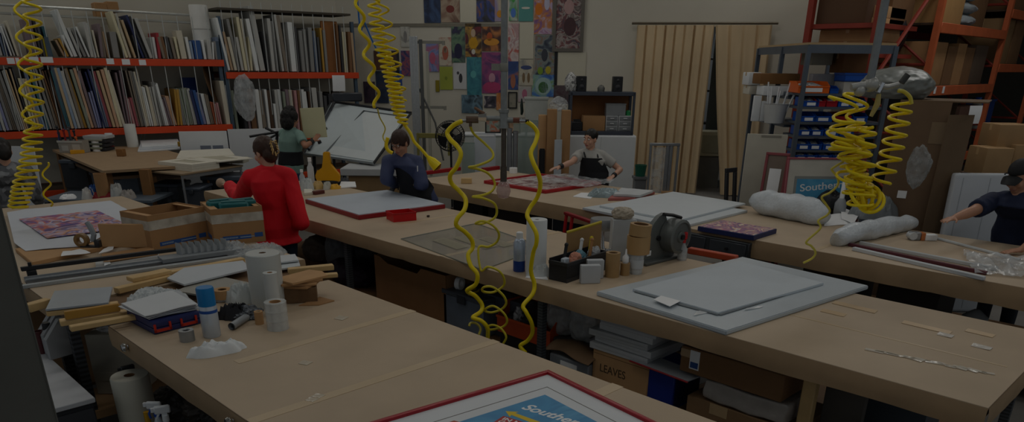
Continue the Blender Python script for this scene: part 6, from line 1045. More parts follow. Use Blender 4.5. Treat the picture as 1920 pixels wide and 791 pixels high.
# ---------------------------------------------------------------- far table
strip('red_moulding','long red frame moulding on the far table behind the navy jacket','moulding',(798,324),(862,316),.9,.06,.05,mat('a51c22',.4));strip('red_moulding','second red moulding piece on the far table before the fan','moulding',(905,318),(935,314),.9,.06,.05,mat('8e1a20',.4))
fbox('wood_block','pale wooden block on the far table between two red mouldings','block',864,884,317,327,9.9,.08,WD).location.z=.9005
roundy('tape_roll','small white tape roll on the far table beside the pipe','tape roll',955,970,315,325,.9,[('tape',PAPER,[(.4,.95),(.5,1),(1,1),(1,0),(0,0)]),('core',CARDL,[(.4,.95),(.4,.4),(0,.4)])])
def fa(t,L,W,th):
    b=B();b.bb(.03,L-.03,.03,W-.03,th*.3,th*.5);obj('print',b,art(('c9a8a4','b9b4b0','a54048','d0cac6','8a6a60'),5,'noise',77),t)
    b=B();b.bb(.12,L-.12,.1,W-.1,th*.5,th*.52);obj('mat_opening',b,art(('b58a84','c9c0b8','7c3a40','d5cdc4'),6,'noise',78),t)
tableframe('framed_print','red-framed pale print lying before the woman in the apron, under plastic','framed print',((1023,357),(1128,341),(915,337)),.9,.04,mat('a81a22',.4),fa)
b=B();q=P(1030,340,.945)
b.sheet(lambda u,v:Vector(((u-.5)*.75,(v-.5)*1.0,.06*max(0,noise.noise(Vector((u*4,v*4,2))))+.004+.02*abs(noise.noise(Vector((u*9,v*9,3)))))),30,30);obj('plastic_film',b,film('e0e5e8',.62,.12),None,'clear plastic film loosely laid over the red-framed pale print','plastic film',loc=(q.x+.25,q.y-.15,.946),rz=.1)
crump('foil_bag','crumpled silver-blue bag on the far table before the woman in the apron','bag',1106,1166,345,371,.9,mat('8fa0a5',.3,.3,.2,6,.3),231,.22,2,dep=.2)
slab('white_paper','white paper beside the crumpled silver-blue bag','paper',((1074,368),(1108,372),(1116,362),(1090,361)),.9005,.006,PAPER)
for i,(px,c) in enumerate(((((1140,372),(1190,371),(1228,360),(1160,356)),'a8605c'),(((1150,364),(1200,366),(1225,357),(1165,352)),'c4c8ca'))): slab('paper_pack',f'{["dull red pack under white papers","white papers on the dull red pack"][i]} at the far edge of the far table','paper',px,.9005+i*.03,.028,mat(c,.6),.003,None,.01,i)
slab('foam_board','large white foam board, the lower of two on the far table','board',((1092,389),(1272,426),(1402,394),(1235,366)),.9005,.025,mat('c5ccd0',.5,0,.02),.003)
slab('foam_board','large white foam board, the upper of two on the far table','board',((1124,385),(1271,413),(1398,381),(1262,359)),.926,.02,mat('cdd4d8',.5,0,.02),.003)
slab('red_frame_set','dark red frame sticking out under the white foam boards','frame',((1068,399),(1184,436),(1204,428),(1090,392)),.865,.03,mat('7c1c22',.4),.003) if 0 else None
a_,b_=P(1066,398,.86),P(1190,440,.86);t=thing('red_easel','red metal folding stand at the near side of the far table','stand',(a_.x-.05,a_.y,0));d=b_-a_;an=math.atan2(d.y,d.x)
b=B();b.box((d.x/2,d.y/2,.86),(d.length,.05,.03),rz=an,bev=.004);obj('top_rail',b,mat('8e1c24',.4),t)
for u in (.02,.12,.9): b=B();b.tube([(d.x*u,d.y*u,.86),(d.x*u-.1,d.y*u+.02,0)],.02,6);obj('leg',b,mat('b01a20',.4),t)
b=B();b.tube([(d.x*.03-.05,d.y*.03,.45),(d.x*.9-.05,d.y*.9,.45)],.015,6);obj('cross_bar',b,mat('8e1c24',.4),t)
# art panel on blue board
a,an,L,W=rect(((1414,441),(1457,428),(1305,424)),.95);W=abs(W);t=thing('canvas_print','purple and cream canvas print with deep blue sides on the far table','canvas',(a.x,a.y,.9005),an)
b=B();b.bb(0,L,0,W,0,.045,bev=.003);obj('canvas_edge',b,mat('1f2a5c',.5),t);b=B();b.bb(.012,L-.012,.012,W-.012,.045,.047);obj('print',b,art(('6a4a78','d6c0a8','b8607c','5a468a','d09a78','e0d4c4','8a6a9c'),7,'noise',44),t)
# bubble wrap rolls
BW=mat('cdd4d9',.3,0,.05,40,.35)
def wraproll(label,pa,pb,ra,rb,seed):
    A,Bq=P(*pa,.9),P(*pb,.9);b=B();n=26;pts=[];rs=[]
    for i in range(n):
        u=i/(n-1);p=A.lerp(Bq,u);r=ra+(rb-ra)*u;r*=(1+.12*noise.noise(Vector((u*6,seed,0))))*(.62+.38*min(1,6*min(u,1-u))**.5) if 1 else (1+.12*noise.noise(Vector((u*6,seed,0))));pts.append(p+Vector((0,0,r*.92)));rs.append(r)
    b.tube([p-A for p in pts],rs,28)
    for v in b.bm.verts: v.co+=noise.noise_vector(v.co*7+Vector((seed,0,0)))*.022;v.co.z=max(v.co.z,.001)
    return obj('bubble_wrap',b,BW,None,label,'bubble wrap',loc=A+Vector((0,0,.0005)),smooth=1.3)
wraproll('fat loose roll of bubble wrap on the far table next to the foam boards',(1415,398),(1545,424),.14,.12,3)
wraproll('long roll of bubble wrap lying across the far table toward its near edge',(1565,462),(1712,428),.095,.075,9)
t,r,h=roundy('glue_bottle','white glue bottle with orange cap before the blue seaside print','bottle',1508,1531,347,386,.9,[('body',PAPER,[(0,0),(.9,0),(1,.05),(1,.45),(.5,.6)]),('cap',mat('d0562c',.4),[(.55,.55),(.5,.8),(.25,.98),(0,1)])])
t,r,h=roundy('nozzle_bottle','pale grey bottle with long white neck on the far table','bottle',1566,1587,335,402,.9,[('body',mat('9a9fa4',.4),[(0,0),(.95,0),(1,.04),(1,.3),(.5,.44)]),('neck',PAPER,[(.42,.42),(.36,.95),(.2,1),(0,1)])])
crump('black_bag','black plastic bag behind the bottles on the far table','bag',1530,1640,340,392,.9,mat('1f2125',.35,0,.1,6,.3),241,.2,2,dep=.25)
crump('grey_bag','crumpled grey plastic bag on the far table under the yellow coils','bag',1608,1692,350,412,.9,mat('7d8386',.3,.1,.15,6,.4),242,.25,2.1,dep=.3)
for i,(px,z) in enumerate(((((1545,424),(1598,420),(1585,402),(1550,404)),.9005),(((1578,410),(1600,420),(1610,405),(1575,385)),.92))): slab('white_paper',f'white paper {["lying before","folded up beside"][i]} the pale grey bottle','paper',px,z,.004,PAPER,0,None,.03,i+2)
q=P(1706,451,.9);q2=P(1757,452,.9);d=q2-q;an=math.atan2(d.y,d.x);L=d.length;t=thing('tape_dispenser','tape dispenser with silver, orange and white parts on the far table','dispenser',(q.x,q.y,.9005),an)
b=B();b.bb(0,L*.4,0,.07,0,.075,bev=.01);obj('silver_body',b,STEEL,t);b=B();b.bb(L*.4,L*.55,.0,.07,0,.07,bev=.005);obj('orange_body',b,mat('c0703c',.4),t);b=B();b.bb(L*.55,L,.0,.07,0,.055,bev=.006);obj('white_body',b,PAPER,t);b=B();b.cyl((L*.1,-.005,.04),(L*.1,.075,.04),.035,n=18);obj('tape_roll',b,mat('c9cdcf',.3),t)
for i,(pa,pb,w_,th,c,lb_) in enumerate((((1600,466),(1846,522),.04,.03,'c9ced2','pale edge moulding lying nearest the near edge of the far table'),((1592,458),(1850,512),.035,.028,'5c2a34','long maroon moulding on the far table'),((1612,455),(1870,505),.03,.03,'c0c4c6','pale moulding beyond the long maroon one'),((1758,447),(1912,487),.03,.02,'c5cacd','pale thin moulding at the far edge before the man'))): strip('frame_moulding',lb_,'moulding',pa,pb,.9005,w_,th,mat(c,.4,0,.05),None)
b=B();q=P(1880,500,.9);b.sheet(lambda u,v:Vector(((u-.5)*.75,(v-.5)*.5,.012+.07*abs(noise.noise(Vector((u*5,v*5,7)))))),36,28);obj('plastic_film',b,film('d5dadd',.5,.1),None,'crinkled clear plastic film under the hand of the man in the cap','plastic film',loc=(q.x,q.y,.9005),rz=.4)
# metal drawer box under the far table's near edge
a_,b_=P(1300,432,.8),P(1432,462,.8);t=thing('drawer_box','dark grey metal drawer box hung under the near edge of the far table','drawer',(6.24,(a_.y+b_.y)/2,0));Ld=abs(a_.y-b_.y);b=B();b.bb(-.02,.35,-Ld/2,Ld/2,.72,.868,bev=.006);obj('drawer_body',b,mat('3d4146',.4,.3),t)
for y in (-Ld*.25,Ld*.25): b=B();b.bb(-.03,-.02,y-Ld*.22,y+Ld*.22,.735,.85,bev=.003);f_=obj('drawer_front',b,mat('484c52',.4,.3),t);b=B();b.cyl((-.03,y,.79),(-.055,y,.79),.014,n=12);obj('knob',b,BLACK,f_)
# ---------------------------------------------------------------- below the long table
def XD(x,y,X):
    d=ray(x,y);t=X/d.x;return Vector((X,d.y*t,H+d.z*t))
def ux(x0,x1,y0,y1,X):
    ym=(y0+y1)/2;a,b_=XD(x0,ym,X),XD(x1,ym,X);return Vector((X,(a.y+b_.y)/2,XD((x0+x1)/2,y1,X).z)),a.y-b_.y,XD((x0+x1)/2,y0,X).z-XD((x0+x1)/2,y1,X).z
UR=-pi/2;zS=.201
def ubox(name,label,cat,x0,x1,y0,y1,X,dep,m_,base=None,top=None,bev=.006,group=None,**k):
    l,w,h=ux(x0,x1,y0,y1,X);z1=l.z+h
    if base is not None: l.z=base
    b=B();b.box((0,dep/2,(z1-l.z)/2),(w,dep,z1-l.z),bev=bev);return obj(name,b,m_,None,label,cat,group,loc=l,rz=UR),l,w,z1
l,w,h=ux(706,836,498,600,3.98);t=thing('open_carton','torn open brown carton under the long table','box',(l.x,l.y,zS),UR);hh=l.z+h-zS;k=.008
YZ=Matrix(((1,0,0,0),(0,0,1,0),(0,1,0,0),(0,0,0,1)))
b=B();b.prism([(-w/2,0),(w/2,0),(w/2,hh),(w*.18,hh),(w*.12,hh-.06),(-w*.3,hh-.05),(-w*.42,hh),(-w/2,hh)],0,k,YZ);obj('front_panel',b,mat('946b45',.8),t)
b=B();b.bb(-w/2,-w/2+k,k,.55,0,hh);obj('side_panel',b,CARD,t);b=B();b.bb(w/2-k,w/2,k,.55,0,hh);obj('side_panel',b,CARD,t);b=B();b.bb(-w/2+k,w/2-k,.55-k,.55,0,hh);obj('rear_panel',b,CARDD,t)
b=B();b.lump((0,0,0),(.2,.17,.15),.25,2,250,4);obj('brown_filling',b,mat('4a3a2a',.8),None,'dark brown filling inside the torn open carton','filling',loc=(l.x+.28,l.y,zS+.01))
# plastic case with tape and pliers on top
l,w,h=ux(832,905,552,640,3.98);t=thing('plastic_case','grey translucent plastic case under the long table behind the yellow hose','case',(l.x,l.y,zS),UR);hh=l.z+h-zS
b=B();b.bb(-w/2,w/2,0,.3,0,hh*.88,bev=.01);obj('case_body',b,mat('6f7a88',.3,0,.15,7),t);b=B();b.bb(-w/2-.01,w/2+.01,-.012,.31,hh*.88,hh,bev=.006);obj('case_lid',b,mat('565d66',.35),t);b=B();b.bb(-w*.1,w*.1,-.02,-.012,hh*.75,hh*.95);obj('latch',b,mat('3a3f46',.4),t)
zc_=zS+hh;q=XD(858,549,4.05);b=B();b.lathe([(.03,0),(.055,0),(.055,.045),(.03,.045),(.03,0)],n=22);obj('tape_roll',b,PAPER,None,'white tape roll on top of the grey plastic case','tape roll',loc=(q.x,q.y,zc_+.056),rot=(pi/2,0,.3))
q=XD(884,548,4.05);t=thing('yellow_pliers','yellow handled pliers on the grey plastic case','pliers',(q.x,q.y,zc_+.006),.4);b=B();b.tube([(0,.01,0),(.06,.03,0),(.13,.02,0)],.009,6);obj('handle',b,YEL,t);b=B();b.tube([(0,-.01,0),(.06,-.03,0),(.13,-.02,0)],.009,6);obj('handle',b,YEL,t);b=B();b.tube([(.0,0,0),(-.06,0,0)],.008,6);obj('jaw',b,STEEL,t)
ubox('black_box','black box behind the grey plastic case under the long table','box',878,985,535,600,4.3,.4,mat('222428',.5),base=zS);ubox('grey_tub','dull grey tub beside the grey plastic case','tub',905,985,560,650,4.12,.15,mat('4d535c',.4,0,.1),base=zS)
# orange bin of tools
l,w,h=ux(932,1032,582,642,3.98);t=thing('orange_bin','open-fronted orange bin with a patterned bottle under the long table','bin',(l.x,l.y,zS+.12),UR);hh=l.z+h-zS-.12;k=.008
b=B();b.bb(-w/2,w/2,0,.34,0,k).bb(-w/2,w/2,.34-k,.34,k,hh).bb(-w/2+k,w/2-k,0,k,k,hh*.55)
for s in (-1,1): b.prism([(0,0),(.34,0),(.34,hh),(.12,hh),(0,hh*.55)],s*(w/2-k/2)-k/2,s*(w/2-k/2)+k/2,Matrix(((0,0,1,0),(1,0,0,0),(0,1,0,0),(0,0,0,1))))
obj('tray',b,mat('b8481a',.4),t);b=B();b.bb(-w/2-.005,w/2+.005,-.008,0,hh*.5,hh*.58);obj('front_lip',b,mat('c9521c',.4),t)
b=B();b.bb(-w/2+.02,w/2-.02,.02,.3,0,.118);obj('bin_support',b,BLACK,None,'black box under the open-fronted orange bin','box',loc=(l.x,l.y,zS+.001),rz=UR)
q=XD(972,615,4.1);b=B();b.lathe([(0,0),(.045,0),(.045,.14),(.02,.18),(.02,.2),(0,.2)],n=18);obj('patterned_bottle',b,art(('c9cccf','2a2b30','dadcde','3a3b40'),14,'noise',12),None,'black and white patterned bottle in the orange bin','bottle',loc=(q.x,q.y,zS+.135))
for i,(dx,c) in enumerate(((.09,'2b2c30'),(-.1,'44464b'),(.16,'1f2024'))): b=B();b.lump((0,0,0),(.06,.05,.07),.3,2.3,260+i,3);obj('bin_tool',b,mat(c,.4),None,f'{["black","dark grey","small black"][i]} tool in the orange bin','tool',loc=(q.x+.02,q.y+dx,zS+.13))
# plastic bags, brown paper, grey bin
for i,(x0,x1,y0,y1) in enumerate(((1012,1070,560,655),(1055,1118,562,650))):
    l,w,h=ux(x0,x1,y0,y1,4.05);b=B();b.lump((0,.14,0),(w/2,.14,(l.z+h-.42)/1.75),.22,2.4,270+i,5);obj('plastic_bag',b,film('b9bdbd',.3,.12),None,f'crumpled grey plastic bag under the long table, {["beside the table leg","beside the white boards"][i]}','bag',loc=(l.x,l.y,.42),rz=UR,smooth=1.3)
ubox('bag_box','plain grey box under the crumpled grey bags','box',1014,1112,640,700,4.02,.35,mat('5a5c5e',.6),base=zS)[0]
l,w,h=ux(1032,1106,672,725,3.9);t=thing('grey_bin','grey plastic bin with white label under the brown paper','bin',(l.x-.0,l.y,zS),UR);hh=l.z+h-zS;b=B();b.bb(-w/2,w/2,-.02,.1,0,hh,bev=.01);obj('bin_body',b,mat('7d8288',.4),t);b=B();b.bb(-w*.2,w*.22,-.023,-.02,hh*.45,hh*.8);obj('label_card',b,PAPER,t)
b=B();b.sheet(lambda u,v:Vector(((u-.5)*w*1.15,-.05+.25*v+.03*math.sin(u*6),.02+.05*math.sin(v*3)*(1-u*.3)+.03*math.sin(u*3))),14,10,.004);obj('brown_paper',b,mat('7a6046',.7),None,'curled sheet of brown paper on the grey bin under the long table','paper',loc=(l.x,l.y,zS+hh+.002),rz=UR)
# LEAVES carton and stack of boards
l,w,h=ux(1108,1213,668,790,3.92);l.z=zS;hl=XD(1160,668,3.92).z-zS
t=thing('carton','brown carton with handwritten LEAVES under the stack of white boards','box',l,UR);b=B();b.box((0,.2,hl/2),(w,.4,hl),bev=.006);obj('body',b,CARDL,t);b=B();b.bb(-w/2-.001,w/2+.001,-.0012,0,hl-.03,hl-.026);obj('flap_seam',b,CARDD,t)
zL=XD(1150,704,3.92).z-zS;txt('LEAVES',.085,t,mat('4a3a28',.7),(-w*.36,-.0015,zL),(pi/2,0,0),'carton_lettering',.0005,sx=.85)
hs=(XD(1160,598,3.92).z-.0-(zS+hl))/5.4
for k in range(5):
    ww=w*1.02 if k<3 else w*.95;b=B();b.box((0,.24,hs/2),(ww,.5,hs*.94),bev=.003);b.box((0,.24,hs*.5),(ww*1.004,.5,.003));obj('white_board',b,mat(['c3c6c8','cdd0d2','bfc2c3','c9cccd','c1c4c6'][k],.5),None,f'thick white board, {ordn(k)} up the stack on the handwritten carton','board','white boards on the carton',loc=(l.x+.0+(.02 if k%2 else 0),l.y+(.02,-.0,.03,-.02,-.05)[k],zS+hl+.001+k*hs),rz=UR+(.02,-.03,.04,-.02,.03)[k])
# black round thing, blue box, board with a red edge
l2,w2,h2=ux(1218,1310,622,692,4.4);b=B();b.sph((0,0,0),1,(w2/2,.2,h2/2+.1),24,14);obj('black_drum',b,mat('131417',.5),None,'large black rounded bag behind the blue box','bag',loc=(l2.x+.1,l2.y,l2.z+h2/2),rz=UR)
b=B();b.bb(-w2/2,w2/2,-.15,.2,0,l2.z-.1-zS,bev=.01);obj('dark_crate',b,BLACK,None,'black crate under the large black rounded bag','crate',loc=(l2.x+.1,l2.y,zS+.001),rz=UR)
lb,wb_,hb=ux(1207,1262,690,775,3.93);zb2=XD(1235,690,3.93).z;t=thing('blue_box','deep blue box under the white board with a red edge','box',(lb.x,lb.y,zS),UR);b=B();b.box((0,.17,(zb2-zS)/2),(wb_,.34,zb2-zS),bev=.006);obj('body',b,mat('142f86',.45),t);b=B();b.box((wb_/2+.001,.17,(zb2-zS)/2),(.002,.3,zb2-zS-.04));obj('side_label',b,mat('15204a',.5),t)
ps=[(1180,673),(1290,716),(1318,703),(1225,663)];a_=[XD(1290,716,3.86)];zbd=zb2+.004
slab('red_edged_board','pale board with a red edge resting on the deep blue box','board',((1180,674),(1289,714),(1320,702),(1222,664)),zbd,.008,mat('a8adb3',.5,0,.02))
strip('red_edge_strip','thin red strip along the near edge of the pale board','strip',(1180,676),(1290,717),zbd,.012,.012,mat('9a2028',.4))
# long carton with label, bubble slab, big carton
l,w,h=ux(1273,1474,668,722,3.92);zc0,zc1=XD(1330,712,3.92).z,XD(1330,662,3.92).z
t=thing('carton','long low brown carton with a white and blue label under the long table','box',(l.x,l.y,zc0),UR);b=B();b.box((0,.2,(zc1-zc0)/2),(w,.4,zc1-zc0),bev=.006);obj('body',b,mat('7d5c3c',.75),t)
b=B();b.bb(-w*.40,-w*.30,-.002,0,(zc1-zc0)*.2,(zc1-zc0)*.92);obj('label_card',b,PAPER,t);b=B();b.bb(-w*.39,-w*.31,-.003,-.002,(zc1-zc0)*.25,(zc1-zc0)*.48);obj('blue_mark',b,mat('2a4f90',.5),t);b=B();b.bb(-w*.5,-w*.4,-.0015,0,(zc1-zc0)*.6,(zc1-zc0)*.9);obj('tape',b,mat('b59a78',.3),t)
l,w,h=ux(1318,1482,706,748,3.93);zw0,zw1=XD(1400,748,3.93).z,XD(1400,710,3.93).z
b=B();b.box((0,.2,(zw1-zw0)/2),(w,.4,zw1-zw0),bev=.02,seg=3);bmesh.ops.subdivide_edges(b.bm,edges=b.bm.edges[:],cuts=4,use_grid_fill=True);b.jit(.012,14,3);obj('wrapped_parcel',b,mat('a09a94',.3,.1,.15,8,.5),None,'flat bubble-wrapped parcel under the long labelled carton','parcel',loc=(l.x,l.y,min(zw0,zc0-(zw1-zw0)-.012)),rz=UR)
zp=min(zw0,zc0-(zw1-zw0)-.012)
l,w,h=ux(1286,1500,728,800,3.93);t=thing('carton','big brown carton with a tape patch, lowest under the bare table end','box',(l.x,l.y,zS),UR);hh=zp-.014-zS;b=B();b.box((0,.26,hh/2),(w,.52,hh),bev=.006);obj('body',b,mat('86694a',.75),t);b=B();b.bb(-w*.27,-w*.1,-.002,0,hh*.55,hh);obj('tape_patch',b,mat('b59a74',.4),t)
ubox('wood_offcut','brown wooden offcut standing beyond the big carton','wood',1498,1524,712,800,4.0,.06,WD,base=zS)
l,w,h=ux(1530,1610,722,800,4.1);b=B();b.box((0,.03,.0),(w,.06,1),bev=.0) if 0 else b.bb(-w/2,w/2,0,.05,0,l.z+h-zS,bev=.004);b.bb(-w/2+.02,w/2-.02,-.004,0,.02,.1);obj('grey_board',b,mat('5a5650',.7),None,'grey-brown board standing under the bare table end','board',loc=(l.x+.1,l.y,zS),rz=UR)
t=thing('folding_cart','black tubular cart frame under the bare table end','cart',XD(1640,791,4.1).xy.to_3d()+Vector((0,0,zS)),UR)
b=B();b.tube([(-.25,0,.02),(-.05,.02,.26),(.05,.02,.27),(.22,.0,.02)],.018,8);obj('frame_tube',b,mat('17181c',.4),t);b=B();b.tube([(-.1,.0,.22),(.1,.2,.1)],.015,8);obj('brace',b,mat('17181c',.4),t)
for x in (-.24,.21): b=B();b.lathe([(0,-.012),(.02,-.012),(.02,.012),(0,.012)],(x,0,.02),14,Matrix.Rotation(pi/2,4,'X'));obj('wheel',b,BLACK,t)
ubox('grey_case','dull grey-blue case under the bare table end','case',1600,1740,755,800,4.5,.3,mat('4a525a',.5),base=zS)
# dark bags under the far end of the long table
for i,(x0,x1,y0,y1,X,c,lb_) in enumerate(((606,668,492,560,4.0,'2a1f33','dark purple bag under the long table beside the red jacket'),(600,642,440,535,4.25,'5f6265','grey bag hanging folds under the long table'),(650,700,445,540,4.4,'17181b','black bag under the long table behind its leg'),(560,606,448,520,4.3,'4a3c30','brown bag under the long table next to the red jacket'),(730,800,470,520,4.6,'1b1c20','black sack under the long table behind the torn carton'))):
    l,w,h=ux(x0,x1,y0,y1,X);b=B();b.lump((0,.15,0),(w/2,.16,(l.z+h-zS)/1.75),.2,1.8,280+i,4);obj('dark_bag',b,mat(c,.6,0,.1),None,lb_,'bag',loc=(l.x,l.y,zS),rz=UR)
# under the far table
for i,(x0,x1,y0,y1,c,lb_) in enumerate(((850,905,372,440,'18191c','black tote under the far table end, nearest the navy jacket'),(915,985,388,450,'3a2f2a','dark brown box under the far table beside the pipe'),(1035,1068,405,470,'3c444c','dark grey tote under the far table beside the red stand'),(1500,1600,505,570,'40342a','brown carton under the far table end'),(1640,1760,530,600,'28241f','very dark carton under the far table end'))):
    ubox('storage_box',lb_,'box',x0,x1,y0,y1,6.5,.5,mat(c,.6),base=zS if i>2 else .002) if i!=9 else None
for i in range(3): pass
l,w,h=ux(1788,1852,548,600,6.45);b=B();b.lathe([(0,0),(w*.35,0),(w*.42,.05),(w*.42,.3),(w*.1,.36),(0,.36)],n=20);obj('white_jug',b,mat('a9adb0',.5),None,'pale jug on the low shelf under the far table end','jug',loc=(6.7,l.y,zS));b=B()
# ---------------------------------------------------------------- overhead pipes and yellow coiled air hoses
def smooth_path(pts,n=10):
    out=[];N=len(pts)
    for i in range(N-1):
        p0,p1,p2,p3=pts[max(i-1,0)],pts[i],pts[i+1],pts[min(i+2,N-1)]
        for k in range(n):
            t=k/n;out.append(.5*((2*p1)+(p2-p0)*t+(2*p0-5*p1+4*p2-p3)*t*t+(3*p1-p0-3*p2+p3)*t**3))
    out.append(pts[-1]);return out
YT_=mat('cfc04a',.35,0,.05)
def zpx(pts,x0,y0,s): return [(x0+a/s,y0+b_/s) for a,b_ in pts]
def hose(name,label,px,D,r,m_=YEL,wob=.05,up_=False,parent=None):
    pts=[PD(x,y,D+wob*math.sin(i*.9)) for i,(x,y) in enumerate(px)]
    if up_: pts=[Vector((pts[0].x,pts[0].y,5.9))]+pts
    o=pts[-1].copy();b=B();b.tube([p-o for p in smooth_path(pts,9)],r,8);
    return obj(name,b,m_,parent,label if not parent else None,'hose' if not parent else None,loc=o if not parent else o-Vector(parent.location),smooth=2)
def coil(name,label,keys,D,r,m_=YEL,up_=False,parent=None,ph=0,ell=1.0,jit=0):
    """keys: (x,y,turns so far,radius in px): a helix hanging along that line"""
    right=Vector((_q,-_q,0));fwd=Vector((_q,_q,0));pts=[]
    for (x0,y0,t0,r0),(x1,y1,t1,r1) in zip(keys,keys[1:]):
        n=max(2,int(abs(t1-t0)*16))
        for k in range(n):
            u=k/n;t=(t0+(t1-t0)*u)*2*pi+ph;rr=(r0+(r1-r0)*u)*D/1500;pts.append(PD(x0+(x1-x0)*u,y0+(y1-y0)*u,D)+right*rr*math.cos(t)+fwd*rr*math.sin(t)*ell+(noise.noise_vector(Vector((t*.21,x0*.01,ph)))*jit*D/1500*1.6 if jit else Vector()))
    if up_: pts=[Vector((pts[0].x,pts[0].y,5.9))]+pts
    o=pts[-1].copy();b=B();b.tube([p-o for p in pts],r,8)
    return obj(name,b,m_,parent,label if not parent else None,'hose' if not parent else None,loc=o if not parent else o-Vector(parent.location),smooth=2)
# left pair
coil('air_hose','yellow coiled hose hanging in long waves at the end of the long rack',[(36,-12,0,9),(46,112,2.4,11),(50,200,4.2,10),(56,246,5.4,8)],6.6,.0105,up_=True)
coil('air_hose','yellow coiled hose with tight bottom loops in front of the white leaning panel',[(60,-12,0,14),(62,112,4.7,14),(66,190,8,14),(62,246,10.5,15),(58,300,14.5,19),(44,345,18,19),(33,392,23.5,17)],6.5,.0105,up_=True)
coil('air_hose','thin short yellow hose hanging before the white leaning panel',[(85,305,0,6),(91,390,2.3,8)],6.6,.008)
# middle pair with blow gun
coil('air_hose','single wavy yellow hose between the shorter rack and the tight coil',[(669,-10,0,5),(690,105,2.4,8),(709,204,4.5,7)],7.6,.016,up_=True,ph=1);hose('thin_hose','thin pale hose end below the single wavy yellow hose',[(708,204),(712,220),(722,240),(718,256),(722,266)],7.6,.007,YT_)
hose('blue_hose','thin bright blue hose running beside the tight yellow coil',[(670,0),(683,40),(706,92),(738,140),(752,188)],7.9,.008,mat('1464b0',.35),up_=True)
o=coil('air_hose','tightly coiled yellow hose ending above the head of the woman in navy',[(698,-14,0,10),(706,45,3.6,12),(716,88,7,13),(729,130,11,13),(740,170,15.5,13),(748,208,20,12),(757,232,23,9)],7.5,.0105,up_=True)
coil('air_hose','looser yellow coil wound around the tight coil by the poster wall',[(713,-10,0,9),(724,50,2.2,12),(738,120,5,14),(748,175,7.4,14),(752,190,8,12)],7.55,.009,up_=True)
t=thing('blow_gun','yellow blow gun on a straight hose beside the shoulder of the woman in navy','blow gun',PD(820,313,7.5))
hose('straight_hose',None,[(757,232),(769,249),(777,266),(790,280),(802,294)],7.5,.016,parent=t,wob=0);q=PD(802,294,7.5)-t.location;b=B();b.tube([q,q*.55,Vector((0,0,0))],[.018,.045,.055],12);obj('flared_nozzle',b,YEL,t);b=B();b.cyl(Vector((0,0,0)),Vector((.012,-.004,-.014)),.05,.03,n=12);obj('tip',b,mat('a06a28',.5),t)
hose('yellow_hook','short curved yellow hose end beside the face of the woman in navy',[(727,258),(724,272),(728,282),(736,287)],7.7,.018,wob=0)
# central pipe
Dp=5.05;pt=PD(949,0,Dp);pb_=PD(944,372,Dp);t=thing('air_pipe','vertical galvanised air pipe with brass valves hanging over the long table','pipe',(pb_.x,pb_.y,pb_.z));O=Vector(t.location);lo=lambda x,y,D=Dp:PD(x,y,D)-O
ax=Vector((0,0,1));zt_=lambda y:PD(946,y,Dp).z-O.z
b=B();b.cyl((0,0,zt_(206)),(0,0,5.95-O.z),.021,n=16);obj('upper_pipe',b,GALV,t)
b=B();b.cyl((0,0,zt_(345)),(0,0,zt_(240)),.017,n=14);b.cyl((0,0,zt_(322)),(0,0,zt_(312)),.021,n=14);b.cyl((0,0,zt_(345)),(0,0,zt_(322)),.022,n=14);obj('lower_pipe',b,mat('5a524a',.5,.6,.2,20),t)
b=B();b.lathe([(0,zt_(373)),(.035,zt_(370)),(.05,zt_(358)),(.04,zt_(346)),(.022,zt_(340)),(0,zt_(340))],n=20);obj('filter_bowl',b,film('c9a8a2',.4,.1,0),t)
b=B();b.lathe([(.022,zt_(241)),(.032,zt_(240)),(.03,zt_(234)),(.028,zt_(232)),(.028,zt_(212)),(.033,zt_(211)),(.034,zt_(205)),(.022,zt_(204))],n=18);obj('tee_fitting',b,GALV,t)
rv=Vector((_q,-_q,0));zc=zt_(223)
b=B();b.lathe([(.024,zt_(134)),(.026,zt_(133)),(.026,zt_(119)),(.024,zt_(118))],n=16);b.box((-_q*.05,_q*.05,zt_(126)),(.06,.012,.04),rz=FR);obj('tape_wrap',b,mat('8f8f86',.6),t)
def arm(name,x0,x1,y,r0,m_,n=14,r1=None): 
    a,b_=lo(x0,y),lo(x1,y);a.z=b_.z=zt_(y);b=B();b.cyl(rv*(a.dot(rv)),0 or rv*(b_.dot(rv)),r0,r1,n=n)
    for v in b.bm.verts: v.co.z+=zt_(y)
    return obj(name,b,m_,t)
BR=mat('6e5a4a',.45,.6,.15,20)
arm('side_pipe',944,912,222,.016,GALV);va=arm('chrome_valve',912,897,220,.03,CHROME,8,.026);arm('brass_body',897,874,225,.021,BR,6);arm('hose_barb',874,862,227,.009,STEEL)
a=lo(905,206);b=B();b.box(rv*(a.dot(rv)-.02)+Vector((0,0,zt_(208))),(.08,.02,.018),rz=FR,ry=.5,bev=.006);obj('valve_lever',b,mat('7a5c48',.5,.3),t)
arm('side_pipe',947,962,225,.018,GALV);arm('red_fitting',962,974,225,.016,mat('7a4a3c',.5,.4),6);arm('chrome_coupler',974,985,225,.018,CHROME);arm('hose_barb',985,992,226,.009,BLACK)
a=rv*(lo(882,230).dot(rv));b=B();b.cyl(a+Vector((0,0,zt_(228))),a+Vector((0,0,zt_(238))),.01,n=8);obj('lower_nipple',b,BR,t)
s=2.6375
LH=zpx([(225,125),(185,145),(155,180),(170,215),(205,250),(222,290),(200,350),(170,390),(175,430),(215,470),(245,510),(240,560),(205,605),(200,640),(240,670),(275,710),(280,750),(258,785)],780,180,s)+zpx([(640,18),(672,60),(665,110),(622,142),(662,168),(695,210),(690,245),(650,275),(690,290),(722,325),(724,375)],640,491,s)
hose('air_hose','thick wavy yellow hose from the brass side of the air pipe',LH,Dp-.02,.0155)
